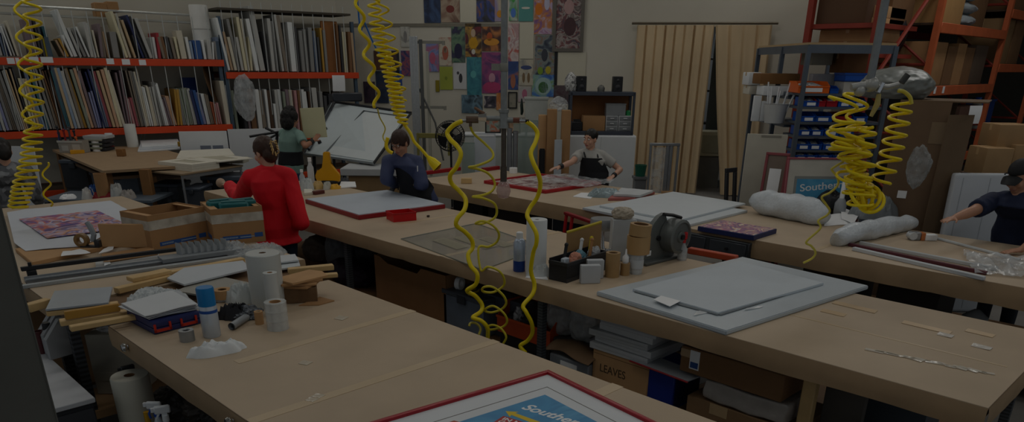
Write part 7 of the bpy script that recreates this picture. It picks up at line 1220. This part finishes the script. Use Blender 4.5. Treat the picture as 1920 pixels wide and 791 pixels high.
MHs=zpx([(268,145),(285,185),(340,235),(380,280),(370,315),(300,345),(262,352),(310,362),(360,385),(390,430),(375,470),(330,490),(280,498),(330,505),(385,530),(400,570),(385,605),(330,630),(295,630),(330,618),(380,640),(410,680),(400,720),(360,745),(310,750)],780,180,s)+zpx([(690,40),(725,24),(780,45),(805,85),(800,120),(750,150),(700,145),(705,125),(750,125),(800,165),(815,205),(790,235),(740,250),(708,238),(750,218),(800,250),(820,290),(800,320),(740,335),(715,325),(750,312),(790,330),(815,370),(800,405)],640,491,s)
hose('air_hose','thinner looping yellow hose hanging beside the air pipe',MHs,Dp+.02,.0085,mat('d8c832',.35,0,.05),wob=.045)
RH=zpx([(545,125),(580,150),(600,185),(590,230),(568,280),(580,330),(605,385),(615,440),(600,500),(565,550),(550,590),(570,630),(595,680),(595,730),(580,775)],780,180,s)+zpx([(938,45),(955,110),(945,160),(900,215),(915,250),(940,300),(945,350),(920,390),(885,415),(912,450)],640,491,s)
hose('air_hose','thick wavy yellow hose on the chrome side of the air pipe',RH,Dp,.0155)
hose('air_hose','small yellow hose loop at the bottom of the thick wavy hose',zpx([(632,318),(640,302),(668,305),(688,330),(680,360)],640,491,s),Dp-.05,.009,YT_,wob=.02)
# conduit and tangled coils
Dq=4.95;qa=PD(1655,0,Dq);qb=PD(1632,150,Dq);t=thing('air_pipe','grey air pipe with a hose manifold hanging before the blue crate','pipe',qb);O=qb.copy();lo=lambda x,y,D=Dq:PD(x,y,D)-O
b=B();b.cyl((0,0,-.06),(0,0,5.95-O.z),.024,n=16);obj('upper_pipe',b,mat('8b8f90',.4,.5,.1,20),t)
WF=mat('a9aaa6',.4,.3,.1)
b=B();b.tube([lo(1596,164),lo(1615,160),lo(1640,160)],.022,10);b.sph(lo(1634,158),.045,u=14,v=10);b.sph(lo(1612,170),.035,u=12,v=8);obj('manifold',b,WF,t)
b=B();b.tube([lo(1640,160),lo(1665,163),lo(1685,158)],.015,8);obj('side_pipe',b,WF,t)
b=B();b.cyl(lo(1646,173),lo(1655,155),.018,n=12);obj('chrome_coupler',b,CHROME,t);b=B();b.tube([lo(1648,176),lo(1645,195),lo(1633,218)],[.014,.02,.012],8);obj('pale_sleeve',b,mat('b0a060',.5),t)
b=B();b.cyl(lo(1690,155),lo(1702,140),.02,n=10);obj('dark_valve',b,mat('3a3c3a',.5),t)
hose('hose_lead','pale yellow hose lead at the top of the loose coil before the tall carton',[(1684,170),(1695,172),(1706,182),(1709,195)],Dq,.012,YT_,wob=0)
coil('air_hose','loose yellow coil slanting down before the tall carton',[(1691,192,0,17),(1688,214,1.15,19),(1668,300,5,20),(1650,345,7,18)],Dq,.0098,ph=0,ell=1)
coil('air_hose','tangled yellow coil nearest the small bins',[(1566,172,0,10),(1578,190,.6,20),(1586,220,1.5,24),(1580,245,2.8,24),(1586,268,6,18),(1592,285,10,17),(1600,310,12,16),(1598,340,14,17),(1606,378,18,24)],Dq,.0098,jit=13)
coil('air_hose','tangled yellow coil in the middle below the manifold',[(1602,160,0,6),(1604,190,.8,20),(1602,225,1.7,20),(1608,250,3,18),(1610,275,4.5,15),(1606,300,6.5,16),(1608,330,11,14),(1618,355,14,18),(1628,376,16,18)],Dq+.05,.0098,jit=13)
b=B();
for k in range(5):
    c=PD(1606+k*7,372+4*math.sin(k*2),Dq+.04*math.sin(k));rr=.075;M_=Matrix.Rotation(.5*k,4,'Z')@Matrix.Rotation(.9+.3*k,4,'X');pts=[c+(M_@Vector((rr*math.cos(a*pi/12),rr*math.sin(a*pi/12),.01*a/12))) for a in range(25)];b.tube([p-PD(1620,385,Dq) for p in pts],.0125,8)
obj('air_hose',b,YEL,None,'bunched yellow hose loops at the bottom of the tangled coils','hose',loc=PD(1620,385,Dq),smooth=2)
coil('air_hose','short open yellow loops at the inner side of the tangled coils',[(1626,232,0,14),(1626,262,1.4,16),(1620,300,3.2,16),(1616,335,5,14)],Dq-.06,.0105,ph=.5,jit=9)
hose('air_hose','thin single yellow hose trailing down to the near edge of the far table',zpx([(360,275),(270,330),(265,350),(310,410),(310,470),(250,530),(180,570),(215,630),(245,680),(220,720),(150,765)],1500,240,4.395)+[(1538,428),(1512,453),(1521,461),(1529,473),(1523,484),(1506,493)],5.0,.0075,YT_,wob=.02)
# ---------------------------------------------------------------- people
def remesh(bm_b,name,ms,parent,vox=.008,sm=3,fold=0,seed=0,ff=14):
    b=bm_b;me=bpy.data.meshes.new(name);b.bm.to_mesh(me);b.bm.free();o=bpy.data.objects.new(name,me);C.objects.link(o)
    m=o.modifiers.new('r','REMESH');m.mode='VOXEL';m.voxel_size=vox
    if sm: s=o.modifiers.new('s','SMOOTH');s.factor=.5;s.iterations=sm
    bpy.context.view_layer.update();dg=bpy.context.evaluated_depsgraph_get();e=bpy.data.meshes.new_from_object(o.evaluated_get(dg));o.modifiers.clear();o.data=e;bpy.data.meshes.remove(me);e.name=name
    e.materials.clear()
    for q in (ms if isinstance(ms,list) else [ms]): e.materials.append(q)
    if fold:
        no=[v.normal.copy() for v in e.vertices]
        for v,n in zip(e.vertices,no):
            p=v.co;v.co=p+n*fold*((1-2*abs(noise.noise(Vector((p.x*ff,p.y*ff,p.z*ff*.45))+Vector((seed,0,0)))))*.6+.4*noise.noise(p*ff*.5))
    for p in e.polygons: p.use_smooth=True
    if parent: o.parent=parent
    return o
def caps(b,a,c,ra,rc,n=14):
    b.cyl(a,c,ra,rc,n=n);b.sph(a,ra,u=n,v=8);b.sph(c,rc,u=n,v=8)
def limb(b,pts,rs,n=14,dense=3):
    ps=smooth_path([Vector(p) for p in pts],6) if len(pts)>2 else [Vector(p) for p in pts]
    N=len(ps);M_=len(rs)
    rr=[rs[min(int(i/(N-1)*(M_-1)),M_-2)]*(1-(i/(N-1)*(M_-1)-min(int(i/(N-1)*(M_-1)),M_-2)))+rs[min(int(i/(N-1)*(M_-1)),M_-2)+1]*(i/(N-1)*(M_-1)-min(int(i/(N-1)*(M_-1)),M_-2)) for i in range(N)]
    b.tube(ps,rr,n);b.sph(ps[0],rr[0],u=n,v=8);b.sph(ps[-1],rr[-1],u=n,v=8)
def torso(b,rings,right):
    """rings: (centre, half width, half depth, forward)"""
    R_=[]
    for c,rx,ry,f in rings:
        R_.append([c+right*(rx*math.copysign(abs(math.cos(a))**.85,math.cos(a)))+f*(ry*math.copysign(abs(math.sin(a))**.9,math.sin(a))) for a in (2*pi*k/28 for k in range(28))])
    b.loft(R_)
def hand(b,w,d,n,side,curl=.35,s=1.0,spread=.08):
    """palm, four separate fingers and a thumb. d: toward the fingers, n: palm side, side: thumb side"""
    d=d.normalized();n=(n-d*n.dot(d)).normalized();t=d.cross(n)*side
    pc=w+d*.045*s
    M_=Matrix((t,d,n)).transposed().to_4x4();b.sph(pc,1,(.038*s,.052*s,.016*s),14,10,M_);b.sph(w+d*.012*s,1,(.027*s,.03*s,.02*s),12,8,M_)
    for k,(off,L,r) in enumerate(((.028,.070,.0085),(.0095,.080,.009),(-.0095,.075,.0085),(-.027,.058,.0075))):
        p=w+d*.08*s+t*off*s;dd=(d+t*spread*(off/.028)).normalized();pts=[p-d*.015*s,p]
        a=0
        for j,f in enumerate((.45,.32,.23)):
            a+=curl*(.6,1,.8)[j];q=dd*math.cos(a)+n*math.sin(a);p=p+q*L*s*f;pts.append(p)
        b.tube(pts,[r*s,r*s,r*.95*s,r*.88*s,r*.75*s],10);b.sph(pts[-1],r*.75*s,u=10,v=6)
    p=w+d*.022*s+t*.03*s;q=(d*.62+t*.75+n*.25).normalized();q2=(d*.85+t*.35+n*.35).normalized();pts=[w+d*.012*s+t*.015*s,p,p+q*.032*s,p+q*.032*s+q2*.028*s];b.tube(pts,[.013*s,.012*s,.010*s,.008*s],10);b.sph(pts[-1],.008*s,u=10,v=6)
def head(b,c,f,u,s=1.0,neck=None):
    f=f.normalized();u=(u-f*u.dot(f)).normalized();r=f.cross(u);M_=Matrix((r,f,u)).transposed().to_4x4();L=lambda x,y,z:c+(r*x+f*y+u*z)*s
    b.sph(L(0,-.012,.03),1,(.074*s,.092*s,.088*s),20,14,M_)
    b.sph(L(0,.018,-.035),1,(.06*s,.068*s,.075*s),18,12,M_);b.sph(L(0,.045,-.085),1,(.034*s,.034*s,.028*s),14,8,M_)
    for x in (-1,1):
        b.sph(L(.038*x,.062,-.03),1,(.024*s,.02*s,.026*s),12,8,M_);b.sph(L(.076*x,-.005,-.01),1,(.008*s,.02*s,.032*s),10,8,M_)
        b.sph(L(.03*x,.076,.026),1,(.024*s,.012*s,.009*s),10,6,M_)
    b.tube([L(0,.082,.015),L(0,.1,-.015),L(0,.108,-.03),L(0,.09,-.042)],[.009*s,.012*s,.015*s,.01*s],10);b.sph(L(0,.082,-.062),1,(.024*s,.012*s,.011*s),12,8,M_)
    if neck is not None: b.tube([neck,neck.lerp(L(0,-.02,-.06),.5),L(0,-.015,-.05)],[.058*s,.05*s,.054*s],14)
    return L,M_
def face_parts(t,L,s,O,lip='a0605c',brow='2a211c'):
    for x in (-1,1):
        b=B();b.sph(L(.031*x,.079,.008)-O,.0115*s,u=12,v=8);e=obj('eye',b,mat('d9d6d0',.3,0,0),t,smooth=2);b=B();b.sph(L(.031*x,.0865,.007)-O,.0058*s,u=10,v=8);obj('iris',b,mat('2a1c14',.2,0,0),e,smooth=2)
        b=B();b.tube([L(.016*x,.088,.03)-O,L(.032*x,.087,.035)-O,L(.05*x,.074,.03)-O],[.003*s,.0042*s,.002*s],6);obj('eyebrow',b,mat(brow,.8),t)
    b=B();b.tube([L(-.023,.083,-.063)-O,L(-.009,.0945,-.059)-O,L(.009,.0945,-.059)-O,L(.023,.083,-.063)-O],[.002*s,.006*s,.006*s,.002*s],8);b.tube([L(-.02,.083,-.066)-O,L(0,.0935,-.069)-O,L(.02,.083,-.066)-O],[.002*s,.0065*s,.002*s],8);obj('mouth',b,mat(lip,.5),t,smooth=2)
def az(deg): a=math.radians(deg);return Vector((math.cos(a),math.sin(a),0))
UPV=Vector((0,0,1))
SK={'fair':mat('c79a82',.5,0,.04,9),'tan':mat('a8775c',.5,0,.04,9),'mid':mat('b5866c',.5,0,.04,9)}
def person(label,foot,face,spec):
    """foot: ground point; face: heading in degrees; spec: joints in world space plus clothing"""
    g=spec.get;k=g('s',1.0);fwd=az(face);right=fwd.cross(UPV);lean=g('lean',Vector((0,0,0)));O=Vector((foot.x,foot.y,0));t=thing('person',label,'person',O)
    hs=g('hs',1.1)*k;hip=O+UPV*.90*k+g('hipoff',Vector((0,0,0)));hc=g('head',hip+UPV*.68*k);hz=Vector((g('hf',fwd).x,g('hf',fwd).y,0)).normalized();neckb=hc-UPV*.15*hs-hz*.025*hs;lean=neckb-hip-UPV*.52*k;waist=hip+UPV*.15*k+lean*.2;chest=hip+UPV*.36*k+lean*.62
    sw=.165*k*g('sw',1.0);cf=az(g('chest',face));cr=cf.cross(UPV);shR=g('shR',neckb-UPV*.055*k+cr*sw);shL=g('shL',neckb-UPV*.055*k-cr*sw)
    elR=g('elR',shR+Vector((0,0,-.27*k))+cr*.05);elL=g('elL',shL+Vector((0,0,-.27*k))-cr*.05);wrR=g('wrR',elR+fwd*.18-UPV*.14);wrL=g('wrL',elL+fwd*.18-UPV*.14)
    upd=(hc-neckb).normalized();hf=g('hf',fwd);up_=g('hup',UPV);bw=g('bw',1.0)
    W=lambda p:p-O
    def rings(i,z0=0,top=True):
        r=[(hip-UPV*.10*k,.165*bw+i,.118*bw+i,fwd),(hip,.178*bw+i,.128*bw+i,fwd),(hip+UPV*.08*k+lean*.1,.162*bw+i,.115*bw+i,fwd),(waist+UPV*.03*k,.146*bw+i,.105*bw+i,fwd),(waist.lerp(chest,.5),.155*bw+i,.112*bw+i,cf),(chest,.172*bw+i,.122*bw+i,cf),(neckb-UPV*.075*k,.165*bw+i,.1*bw+i,cf),(neckb-UPV*.02*k,.11*bw+i,.075*bw+i*.8,cf),(neckb+UPV*.015*k,.062+i*.7,.06+i*.7,cf)]
        return [(W(c),a,b_,f) for c,a,b_,f in r]
    b=B();torso(b,rings(0),right)
    L,HM=head(b,W(hc),hf,up_,hs,W(neckb)-UPV*.03)
    for s_,sh in ((1,shR),(-1,shL)): caps(b,W(neckb)+cr*s_*.03-UPV*.005,W(sh)+UPV*.008,.05*k,.045*k)
    Lw=L
    for s_,sh,el,wr,nm in ((1,shR,elR,wrR,'R'),(-1,shL,elL,wrL,'L')):
        limb(b,[W(sh),W(sh).lerp(W(el),.5),W(el)],[.052*k*bw,.046*k*bw,.038*k*bw]);limb(b,[W(el),W(el).lerp(W(wr),.35),W(wr)],[.038*k*bw,.039*k*bw,.026*k])
        hd=g('hd'+nm,(wr-el).normalized());hn=g('hn'+nm,-UPV);hand(b,W(wr)+hd.normalized()*.01,hd,hn,g('ts'+nm,s_),g('curl'+nm,.3),k)
    for s_ in (-1,1):
        hj=hip+right*.088*k*s_-UPV*.05;kn=g('kn',O+right*.10*k*s_+UPV*.47*k+fwd*.02);kn=O+right*.10*k*s_+UPV*.47*k+fwd*.02;an=O+right*.11*k*s_+UPV*.085;
        limb(b,[W(hj),W(hj).lerp(W(kn),.5),W(kn)],[.088*k*bw,.075*k*bw,.053*k]);limb(b,[W(kn),W(kn).lerp(W(an),.35)-fwd*.012,W(an)],[.053*k,.055*k,.036*k])
    remesh(b,'body',SK[g('skin','fair')],t,.0075,3)
    # trousers and shoes
    b=B()
    torso(b,[(W(hip-UPV*.11*k),.17*bw,.125*bw,fwd),(W(hip),.19*bw,.138*bw,fwd),(W(hip+UPV*.09*k+lean*.1),.172*bw,.125*bw,fwd),(W(waist),.155*bw,.115*bw,fwd)],right)
    for s_ in (-1,1):
        hj=hip+right*.088*k*s_-UPV*.05;kn=O+right*.10*k*s_+UPV*.47*k+fwd*.02;an=O+right*.11*k*s_+UPV*.05
        limb(b,[W(hj),W(hj).lerp(W(kn),.5),W(kn)],[.1*k*bw,.088*k*bw,.068*k]);limb(b,[W(kn),W(kn).lerp(W(an),.4),W(an)],[.068*k,.066*k,.058*k])
    remesh(b,'trousers',g('trousers',mat('26344f',.8,0,.1,20)),t,.011,3,.006,3)
    for s_ in (-1,1):
        b=B();c=W(O)+right*.11*k*s_;M_=Matrix((right,fwd,UPV)).transposed().to_4x4();b.sph(c+fwd*.06+UPV*.045,1,(.046,.13,.045),16,10,M_);b.sph(c-fwd*.02+UPV*.07,1,(.042,.06,.06),14,8,M_)
        for v in b.bm.verts: v.co.z=max(v.co.z,.004)
        obj('shoe',b,BLACK,t,smooth=1.2)
    # top
    tp=g('top');i=tp.get('i',.018);b=B();rg=rings(i)
    if tp.get('hem'): z=tp['hem'];rg=[(W(hip-UPV*z*k),.18*bw+i+tp.get('flare',.01),.135*bw+i+tp.get('flare',.01),fwd)]+rg
    if tp.get('short'): rg=rg[2:]
    torso(b,rg,right)
    for s_,sh in ((1,shR),(-1,shL)): caps(b,W(neckb)+cr*s_*.04-UPV*.015,W(sh)+UPV*.008,.05*k+i*.8,.048*k+i*.9)
    ln=tp.get('sleeve',1.0)
    for sh,el,wr in ((shR,elR,wrR),(shL,elL,wrL)):
        a=i*.9
        if ln>=1: limb(b,[W(sh),W(sh).lerp(W(el),.5),W(el)],[.058*k*bw+a,.052*k*bw+a,.046*k*bw+a]);e=el.lerp(wr,min(1,ln-1+.0) if ln<2 else .97);limb(b,[W(el),W(el).lerp(W(e),.5),W(e)],[.046*k*bw+a,.044*k*bw+a,.036*k+a])
        else: e=sh.lerp(el,ln);b.tube([W(sh),W(sh.lerp(e,.5)),W(e)],[.055*k*bw+a,.053*k*bw+a,.052*k*bw+a],16);b.sph(W(sh),.054*k*bw+a,u=14,v=8)
    if tp.get('collar'): b.tube([W(neckb)-UPV*.03,W(neckb)+UPV*.045],[.085,.078],18)
    remesh(b,tp['name'],tp['m'],t,.009,3,tp.get('fold',.007),g('seed',1),tp.get('ff',13))
    return t,dict(O=O,W=W,L=L,HM=HM,hip=hip,waist=waist,chest=chest,neckb=neckb,fwd=fwd,right=right,cf=cf,cr=cr,k=k,hs=hs,hc=hc,shR=shR,shL=shL,elR=elR,elL=elL,wrR=wrR,wrL=wrL,hf=hf,bw=bw)
def hair(t,J,blobs,m_,vox=.007,fold=.004,name='hair'):
    b=B();L=J['L']
    h_=J['hs']
    for x,y,z,rx,ry,rz_ in blobs: b.sph(L(x,y,z),1,(rx*h_,ry*h_,rz_*h_),16,12,J['HM'])
    return remesh(b,name,m_,t,vox,2,fold,5,40)
def apron(t,J,m_,top=.9,w=.13,name='apron',bot=.45,off=.035):
    """bib and skirt standing just off the clothes, with neck straps"""
    W,k,cf,cr,fwd,right=J['W'],J['k'],J['cf'],J['cr'],J['fwd'],J['right'];b=B()
    def f(u,v):
        if v<.45: q=v/.45;c=J['hip'].lerp(J['waist'],q)-UPV*bot*(1-q);a=(u-.5)*2*1.25;rr=.19*J['bw']+off+.015*(1-q);F_,R_=fwd,right;d=.135*J['bw']+off
        else: q=(v-.45)/.55;c=J['waist'].lerp(J['chest']+UPV*.05,q*top);a=(u-.5)*2*(1.25-.55*q);rr=.17*J['bw']+off;F_,R_=cf,cr;d=.122*J['bw']+off
        return W(c)+R_*rr*math.sin(a)+F_*d*math.cos(a)
    b.sheet(f,18,20,.004);o=obj(name,b,m_,t,smooth=1.2)
    b=B();c=J['chest']+UPV*.05
    for s_ in (-1,1): b.tube([W(c)+cr*s_*.09*k+cf*(.10*J['bw']+off),W(J['neckb'])+cr*s_*.09*k+cf*.055-UPV*.01,W(J['neckb'])+cr*s_*.075*k-cf*.05+UPV*.01,W(J['neckb'])-cf*.085],.011,6,sx=1)
    obj('apron_strap',b,m_,o);return o
HB=mat('17130f',.5,0,.1,30);HBR=mat('3a2418',.5,0,.12,30)
# woman in the red jacket
o=LD(0,0);ft=Vector((3.40,6.62,0));hc=PD(496,286,7.03)
t,J=person('woman in a bright red jacket seen from behind, hair held up by a claw clip',ft,92,dict(s=1.0,head=hc,hf=az(105)+Vector((0,0,-.25)),chest=70,elL=PD(450,372,7.45),wrL=PD(428,347,7.85),hdL=PD(414,345,8.0)-PD(428,347,7.85),hnL=Vector((0,0,-1)),elR=PD(565,420,6.9)+az(60)*.06,wrR=PD(548,425,7.15)+az(70)*.18,trousers=mat('1f2a40',.85),top=dict(name='jacket',m=mat('da0d20',.75,0,.05,8),i=.03,hem=.16,flare=.015,sleeve=1.85,collar=True,fold=.012,ff=9),seed=3,skin='fair',bw=.98))
hair(t,J,[(0,-.014,.042,.086,.1,.094),(0,-.06,-.02,.07,.06,.075),(0,-.1,.02,.045,.04,.05)],HBR)
L=J['L'];b=B()
for s_ in (-1,1):
    for z in (.05,.025,0,-.025): b.tube([L(.006*s_,-.115,.05+z*.2),L(.028*s_,-.142,z+.02),L(.034*s_,-.13,z),L(.02*s_,-.112,z-.01)],.0065,6)
b.cyl(L(0,-.118,.07),L(0,-.125,-.05),.008,n=8);obj('hair_clip',b,mat('c9a66a',.35),t)
face_parts(t,L,1,Vector((0,0,0)));b=B();b.tube([L(.07,.02,-.05),L(.07,.02,-.075)],.004,6);b.sph(L(-.078,.0,-.045),.006,u=8,v=6);obj('earring',b,mat('c9a050',.3,.8),t)
pd=PD(420,344,7.95);b=B();d=(PD(446,352,7.75)-PD(412,343,8.0));b.tube([Vector((0,0,0)),d*.35,d],[.03,.016,.012],10);b.sph((0,0,0),.05,u=14,v=10);obj('wooden_mallet',b,mat('b59c84',.6),None,'pale wooden mallet held beyond the woman in red','mallet',loc=PD(414,343,8.02))
# woman in navy with glasses
ft=Vector((5.47,7.02,0));hc=PD(750,268,8.62);hip_=ft+UPV*.90
w1,w2=P(738,351,.985),P(757,352,.99)
t,J=person('woman in a navy jacket and glasses working over the white board with a red edge',ft,196,dict(s=.98,head=hc,hf=az(212)*.9+az(150)*.35+Vector((0,0,-.42)),hup=UPV,chest=222,elR=PD(724,335,8.55),elL=PD(792,345,8.5),wrR=w1+Vector((.07,.03,.03)),wrL=w2+Vector((.1,-.02,.03)),hdR=Vector((-.8,-.2,-.45)),hdL=Vector((-.9,.25,-.4)),curlR=.55,curlL=.55,trousers=mat('15171c',.8),top=dict(name='jacket',m=mat('3a4364',.7,0,.06,10),i=.026,hem=.1,sleeve=1.9,fold=.01,ff=11),seed=7,skin='mid'))
hair(t,J,[(0,-.012,.046,.084,.098,.09),(0,-.07,.0,.066,.055,.08),(-.055,.01,.03,.026,.05,.055),(.055,.01,.03,.026,.05,.055)],mat('35221a',.5,0,.12,30))
L=J['L'];face_parts(t,L,1.08,Vector((0,0,0)),'a8685e')
b=B()
for x in (-1,1):
    b.tube([L(.033*x+.022*math.cos(a*pi/8),.1-.012*abs(.033*x+.022*math.cos(a*pi/8))/.05,.004+.017*math.sin(a*pi/8)) for a in range(17)],.002,5);b.tube([L(.055*x,.085,.008),L(.075*x,.0,.008)],.002,5)
b.tube([L(-.011,.1,.008),L(.011,.1,.008)],.002,5);obj('glasses',b,BLACK,t)
W=J['W'];ap=apron(t,J,mat('15171d',.7),.95,name='black_vest',off=.042)
b=B();c=W(J['shL']).lerp(W(J['elL']),.35);b.tube([c+az(225)*.082+UPV*.06,c+az(225)*.09-UPV*.02,c+az(222)*.088-UPV*.09],.005,5);obj('white_zip',b,PAPER,t)
c=W(J['waist'])+J['cf']*.185+UPV*.06;b=B();b.box(c,(.035,.012,.045),rz=math.radians(115),bev=.004);obj('name_tag',b,mat('b5a878',.5),t)
for nm,wr,hd in (('R',w1,Vector((-.8,-.2,-.45))),('L',w2,Vector((-.9,.25,-.4)))):
    b=B();wv=W(J['wr'+nm]);hand(b,wv+hd.normalized()*.008,hd,-UPV,1 if nm=='R' else -1,.55,1.07);remesh(b,'work_glove',mat('23262c' if nm=='R' else '6a6e74',.7),t,.0065,2)
# woman in the apron at the far table
ft=Vector((8.22,6.62,0));hc=PD(1107,261,10.45);hip_=ft+UPV*.9
t,J=person('woman in a grey T-shirt and black apron behind the red-framed pale print',ft,200,dict(s=.97,head=hc,hf=az(205)*.8+az(150)*.5+Vector((0,0,-.08)),chest=212,elR=PD(1072,304,10.1),wrR=PD(1049,313,9.95),hdR=PD(1036,316,9.9)-PD(1049,313,9.95),elL=PD(1163,318,10.4),wrL=PD(1150,330,10.15),hdL=PD(1140,337,10.0)-PD(1150,330,10.15),trousers=mat('23262e',.8),top=dict(name='t_shirt',m=mat('aaa9a4',.8,0,.04,8),i=.016,sleeve=.62,fold=.008),seed=11,skin='fair',bw=1.02))
hair(t,J,[(0,-.02,.042,.082,.096,.088),(0,-.1,.045,.045,.045,.045)],HB,fold=.002)
face_parts(t,J['L'],1.06,Vector((0,0,0)),'a5635c');apron(t,J,mat('17191e',.7),.95)
for a_,c in (('R',J['wrR']),('L',J['wrL'])):
    d=(J['wr'+a_]-J['el'+a_]).normalized();b=B();p=J['W'](c);b.tube([p-d*.05,p+d*.0],[.037,.033],14);obj('wrist_band',b,BLACK,t)
# woman with the pale board at the mat cutter
ft=PD(548,330,11.55);ft.z=0;hc=PD(546,222,11.55);hip_=ft+UPV*.9
t,J=person('woman in a sage T-shirt seen from behind, holding up a pale board',ft,18,dict(s=1.0,head=hc,hf=az(10)+Vector((0,0,-.1)),chest=15,elR=PD(572,274,11.3),wrR=PD(588,264,11.45),hdR=PD(598,252,11.6)-PD(588,264,11.45),hnR=az(45)*-1,elL=PD(540,275,11.9),wrL=PD(562,262,11.95),trousers=mat('2c4264',.8,0,.12,25),top=dict(name='t_shirt',m=mat('7d9a90',.8,0,.05,8),i=.016,sleeve=.68,fold=.008),seed=15,skin='tan',bw=1.02))
hair(t,J,[(0,-.03,.03,.10,.115,.1),(0,-.07,-.05,.1,.08,.1),(0,-.02,.1,.07,.08,.06),(-.04,.0,-.06,.06,.06,.09)],mat('100d0c',.6,0,.1,30),fold=.014)
face_parts(t,J['L'],1,Vector((0,0,0)))
W=J['W'];b=B();torso(b,[(W(J['hip']+UPV*.02),.205,.155,J['fwd']),(W(J['waist']),.19,.145,J['fwd']),(W(J['waist'].lerp(J['chest'],.3)),.185,.145,J['fwd'])],J['right']);remesh(b,'apron_band',mat('17181c',.8),t,.01,2,.005,3)
d=(J['wrR']-J['elR']).normalized();b=B();b.tube([W(J['wrR'])-d*.07,W(J['wrR'])-d*.015],[.04,.036],14);obj('wrist_band',b,BLACK,t)
l,w,h=fr(568,611,202,258,11.62);b=B();b.box((0,0,h/2),(w,.012,h),ry=.0);b.box((0,-.007,h/2),(w*.97,.002,h*.97));obj('pale_board',b,mat('cfcba4',.6,0,.02),None,'pale cream board held up in front of the mat cutter','board',loc=l,rot=(0,-.05,FR+.1))
# man in the cap
ft=Vector((8.22,1.52,0));hc=PD(1912,332,6.72);hip_=ft+UPV*.93
t,J=person('man in a black cap and navy T-shirt leaning over the far table',ft,172,dict(s=1.05,head=hc,hf=az(178)*.8+az(135)*.5+Vector((0,0,-.5)),chest=178,elR=PD(1822,397,6.6),wrR=PD(1790,408,6.5),hdR=PD(1768,414,6.42)-PD(1790,408,6.5),curlR=.12,elL=PD(1955,440,6.2),wrL=P(1915,468,.945),hdL=P(1885,472,.93)-P(1915,468,.945),curlL=.12,trousers=mat('20242c',.8),top=dict(name='t_shirt',m=mat('1a2440',.8,0,.05,8),i=.018,sleeve=.75,fold=.009),seed=19,skin='mid',bw=1.15))
L=J['L'];hair(t,J,[(0,-.03,.0,.08,.085,.07)],mat('3a2c22',.6));face_parts(t,L,1.05,Vector((0,0,0)),'9a6a5c')
b=B();b.sph(L(0,-.012,.055),1,(.093,.113,.096),20,14,J['HM']);
for v in b.bm.verts:
    q=(v.co-L(0,-.012,.055)).dot(J['HM'].to_3x3()@Vector((0,0,1)))
    if q<-.005: v.co-=J['HM'].to_3x3()@Vector((0,0,1))*(q+.005)
cp=obj('cap',b,mat('15161a',.7),t,smooth=1.5);b=B();b.sheet(lambda u,v:L((u-.5)*.15*(1-.25*v*v),.075+.095*v*(1-(2*u-1)**2*.35),.05-.03*v-.02*(2*u-1)**2),10,6,.005);obj('cap_brim',b,mat('131417',.7),cp)
b=B();b.tube([L(.082,.0,.02),L(.08,.05,.045),L(.05,.095,.06)],.006,6);obj('cap_sunglasses',b,BLACK,cp)
# person at the picture edge
ft=PD(10,388,8.4);ft.z=0;hc=PD(4,284,8.4);hip_=ft+UPV*.9
t,J=person('person in a grey patterned top and dark trousers behind the steel column',ft,75,dict(s=1.0,head=hc,hf=az(85)+Vector((0,0,-.5)),chest=75,trousers=mat('1c2430',.8),top=dict(name='patterned_top',m=art(('4a4d52','6c7076','8a8e92','5a5e63'),22,'cells',3),i=.03,hem=.06,sleeve=1.4,fold=.008),seed=23,skin='fair'))
hair(t,J,[(0,-.016,.04,.086,.1,.092),(0,-.08,-.03,.07,.06,.09)],HB);face_parts(t,J['L'],1,Vector((0,0,0)))
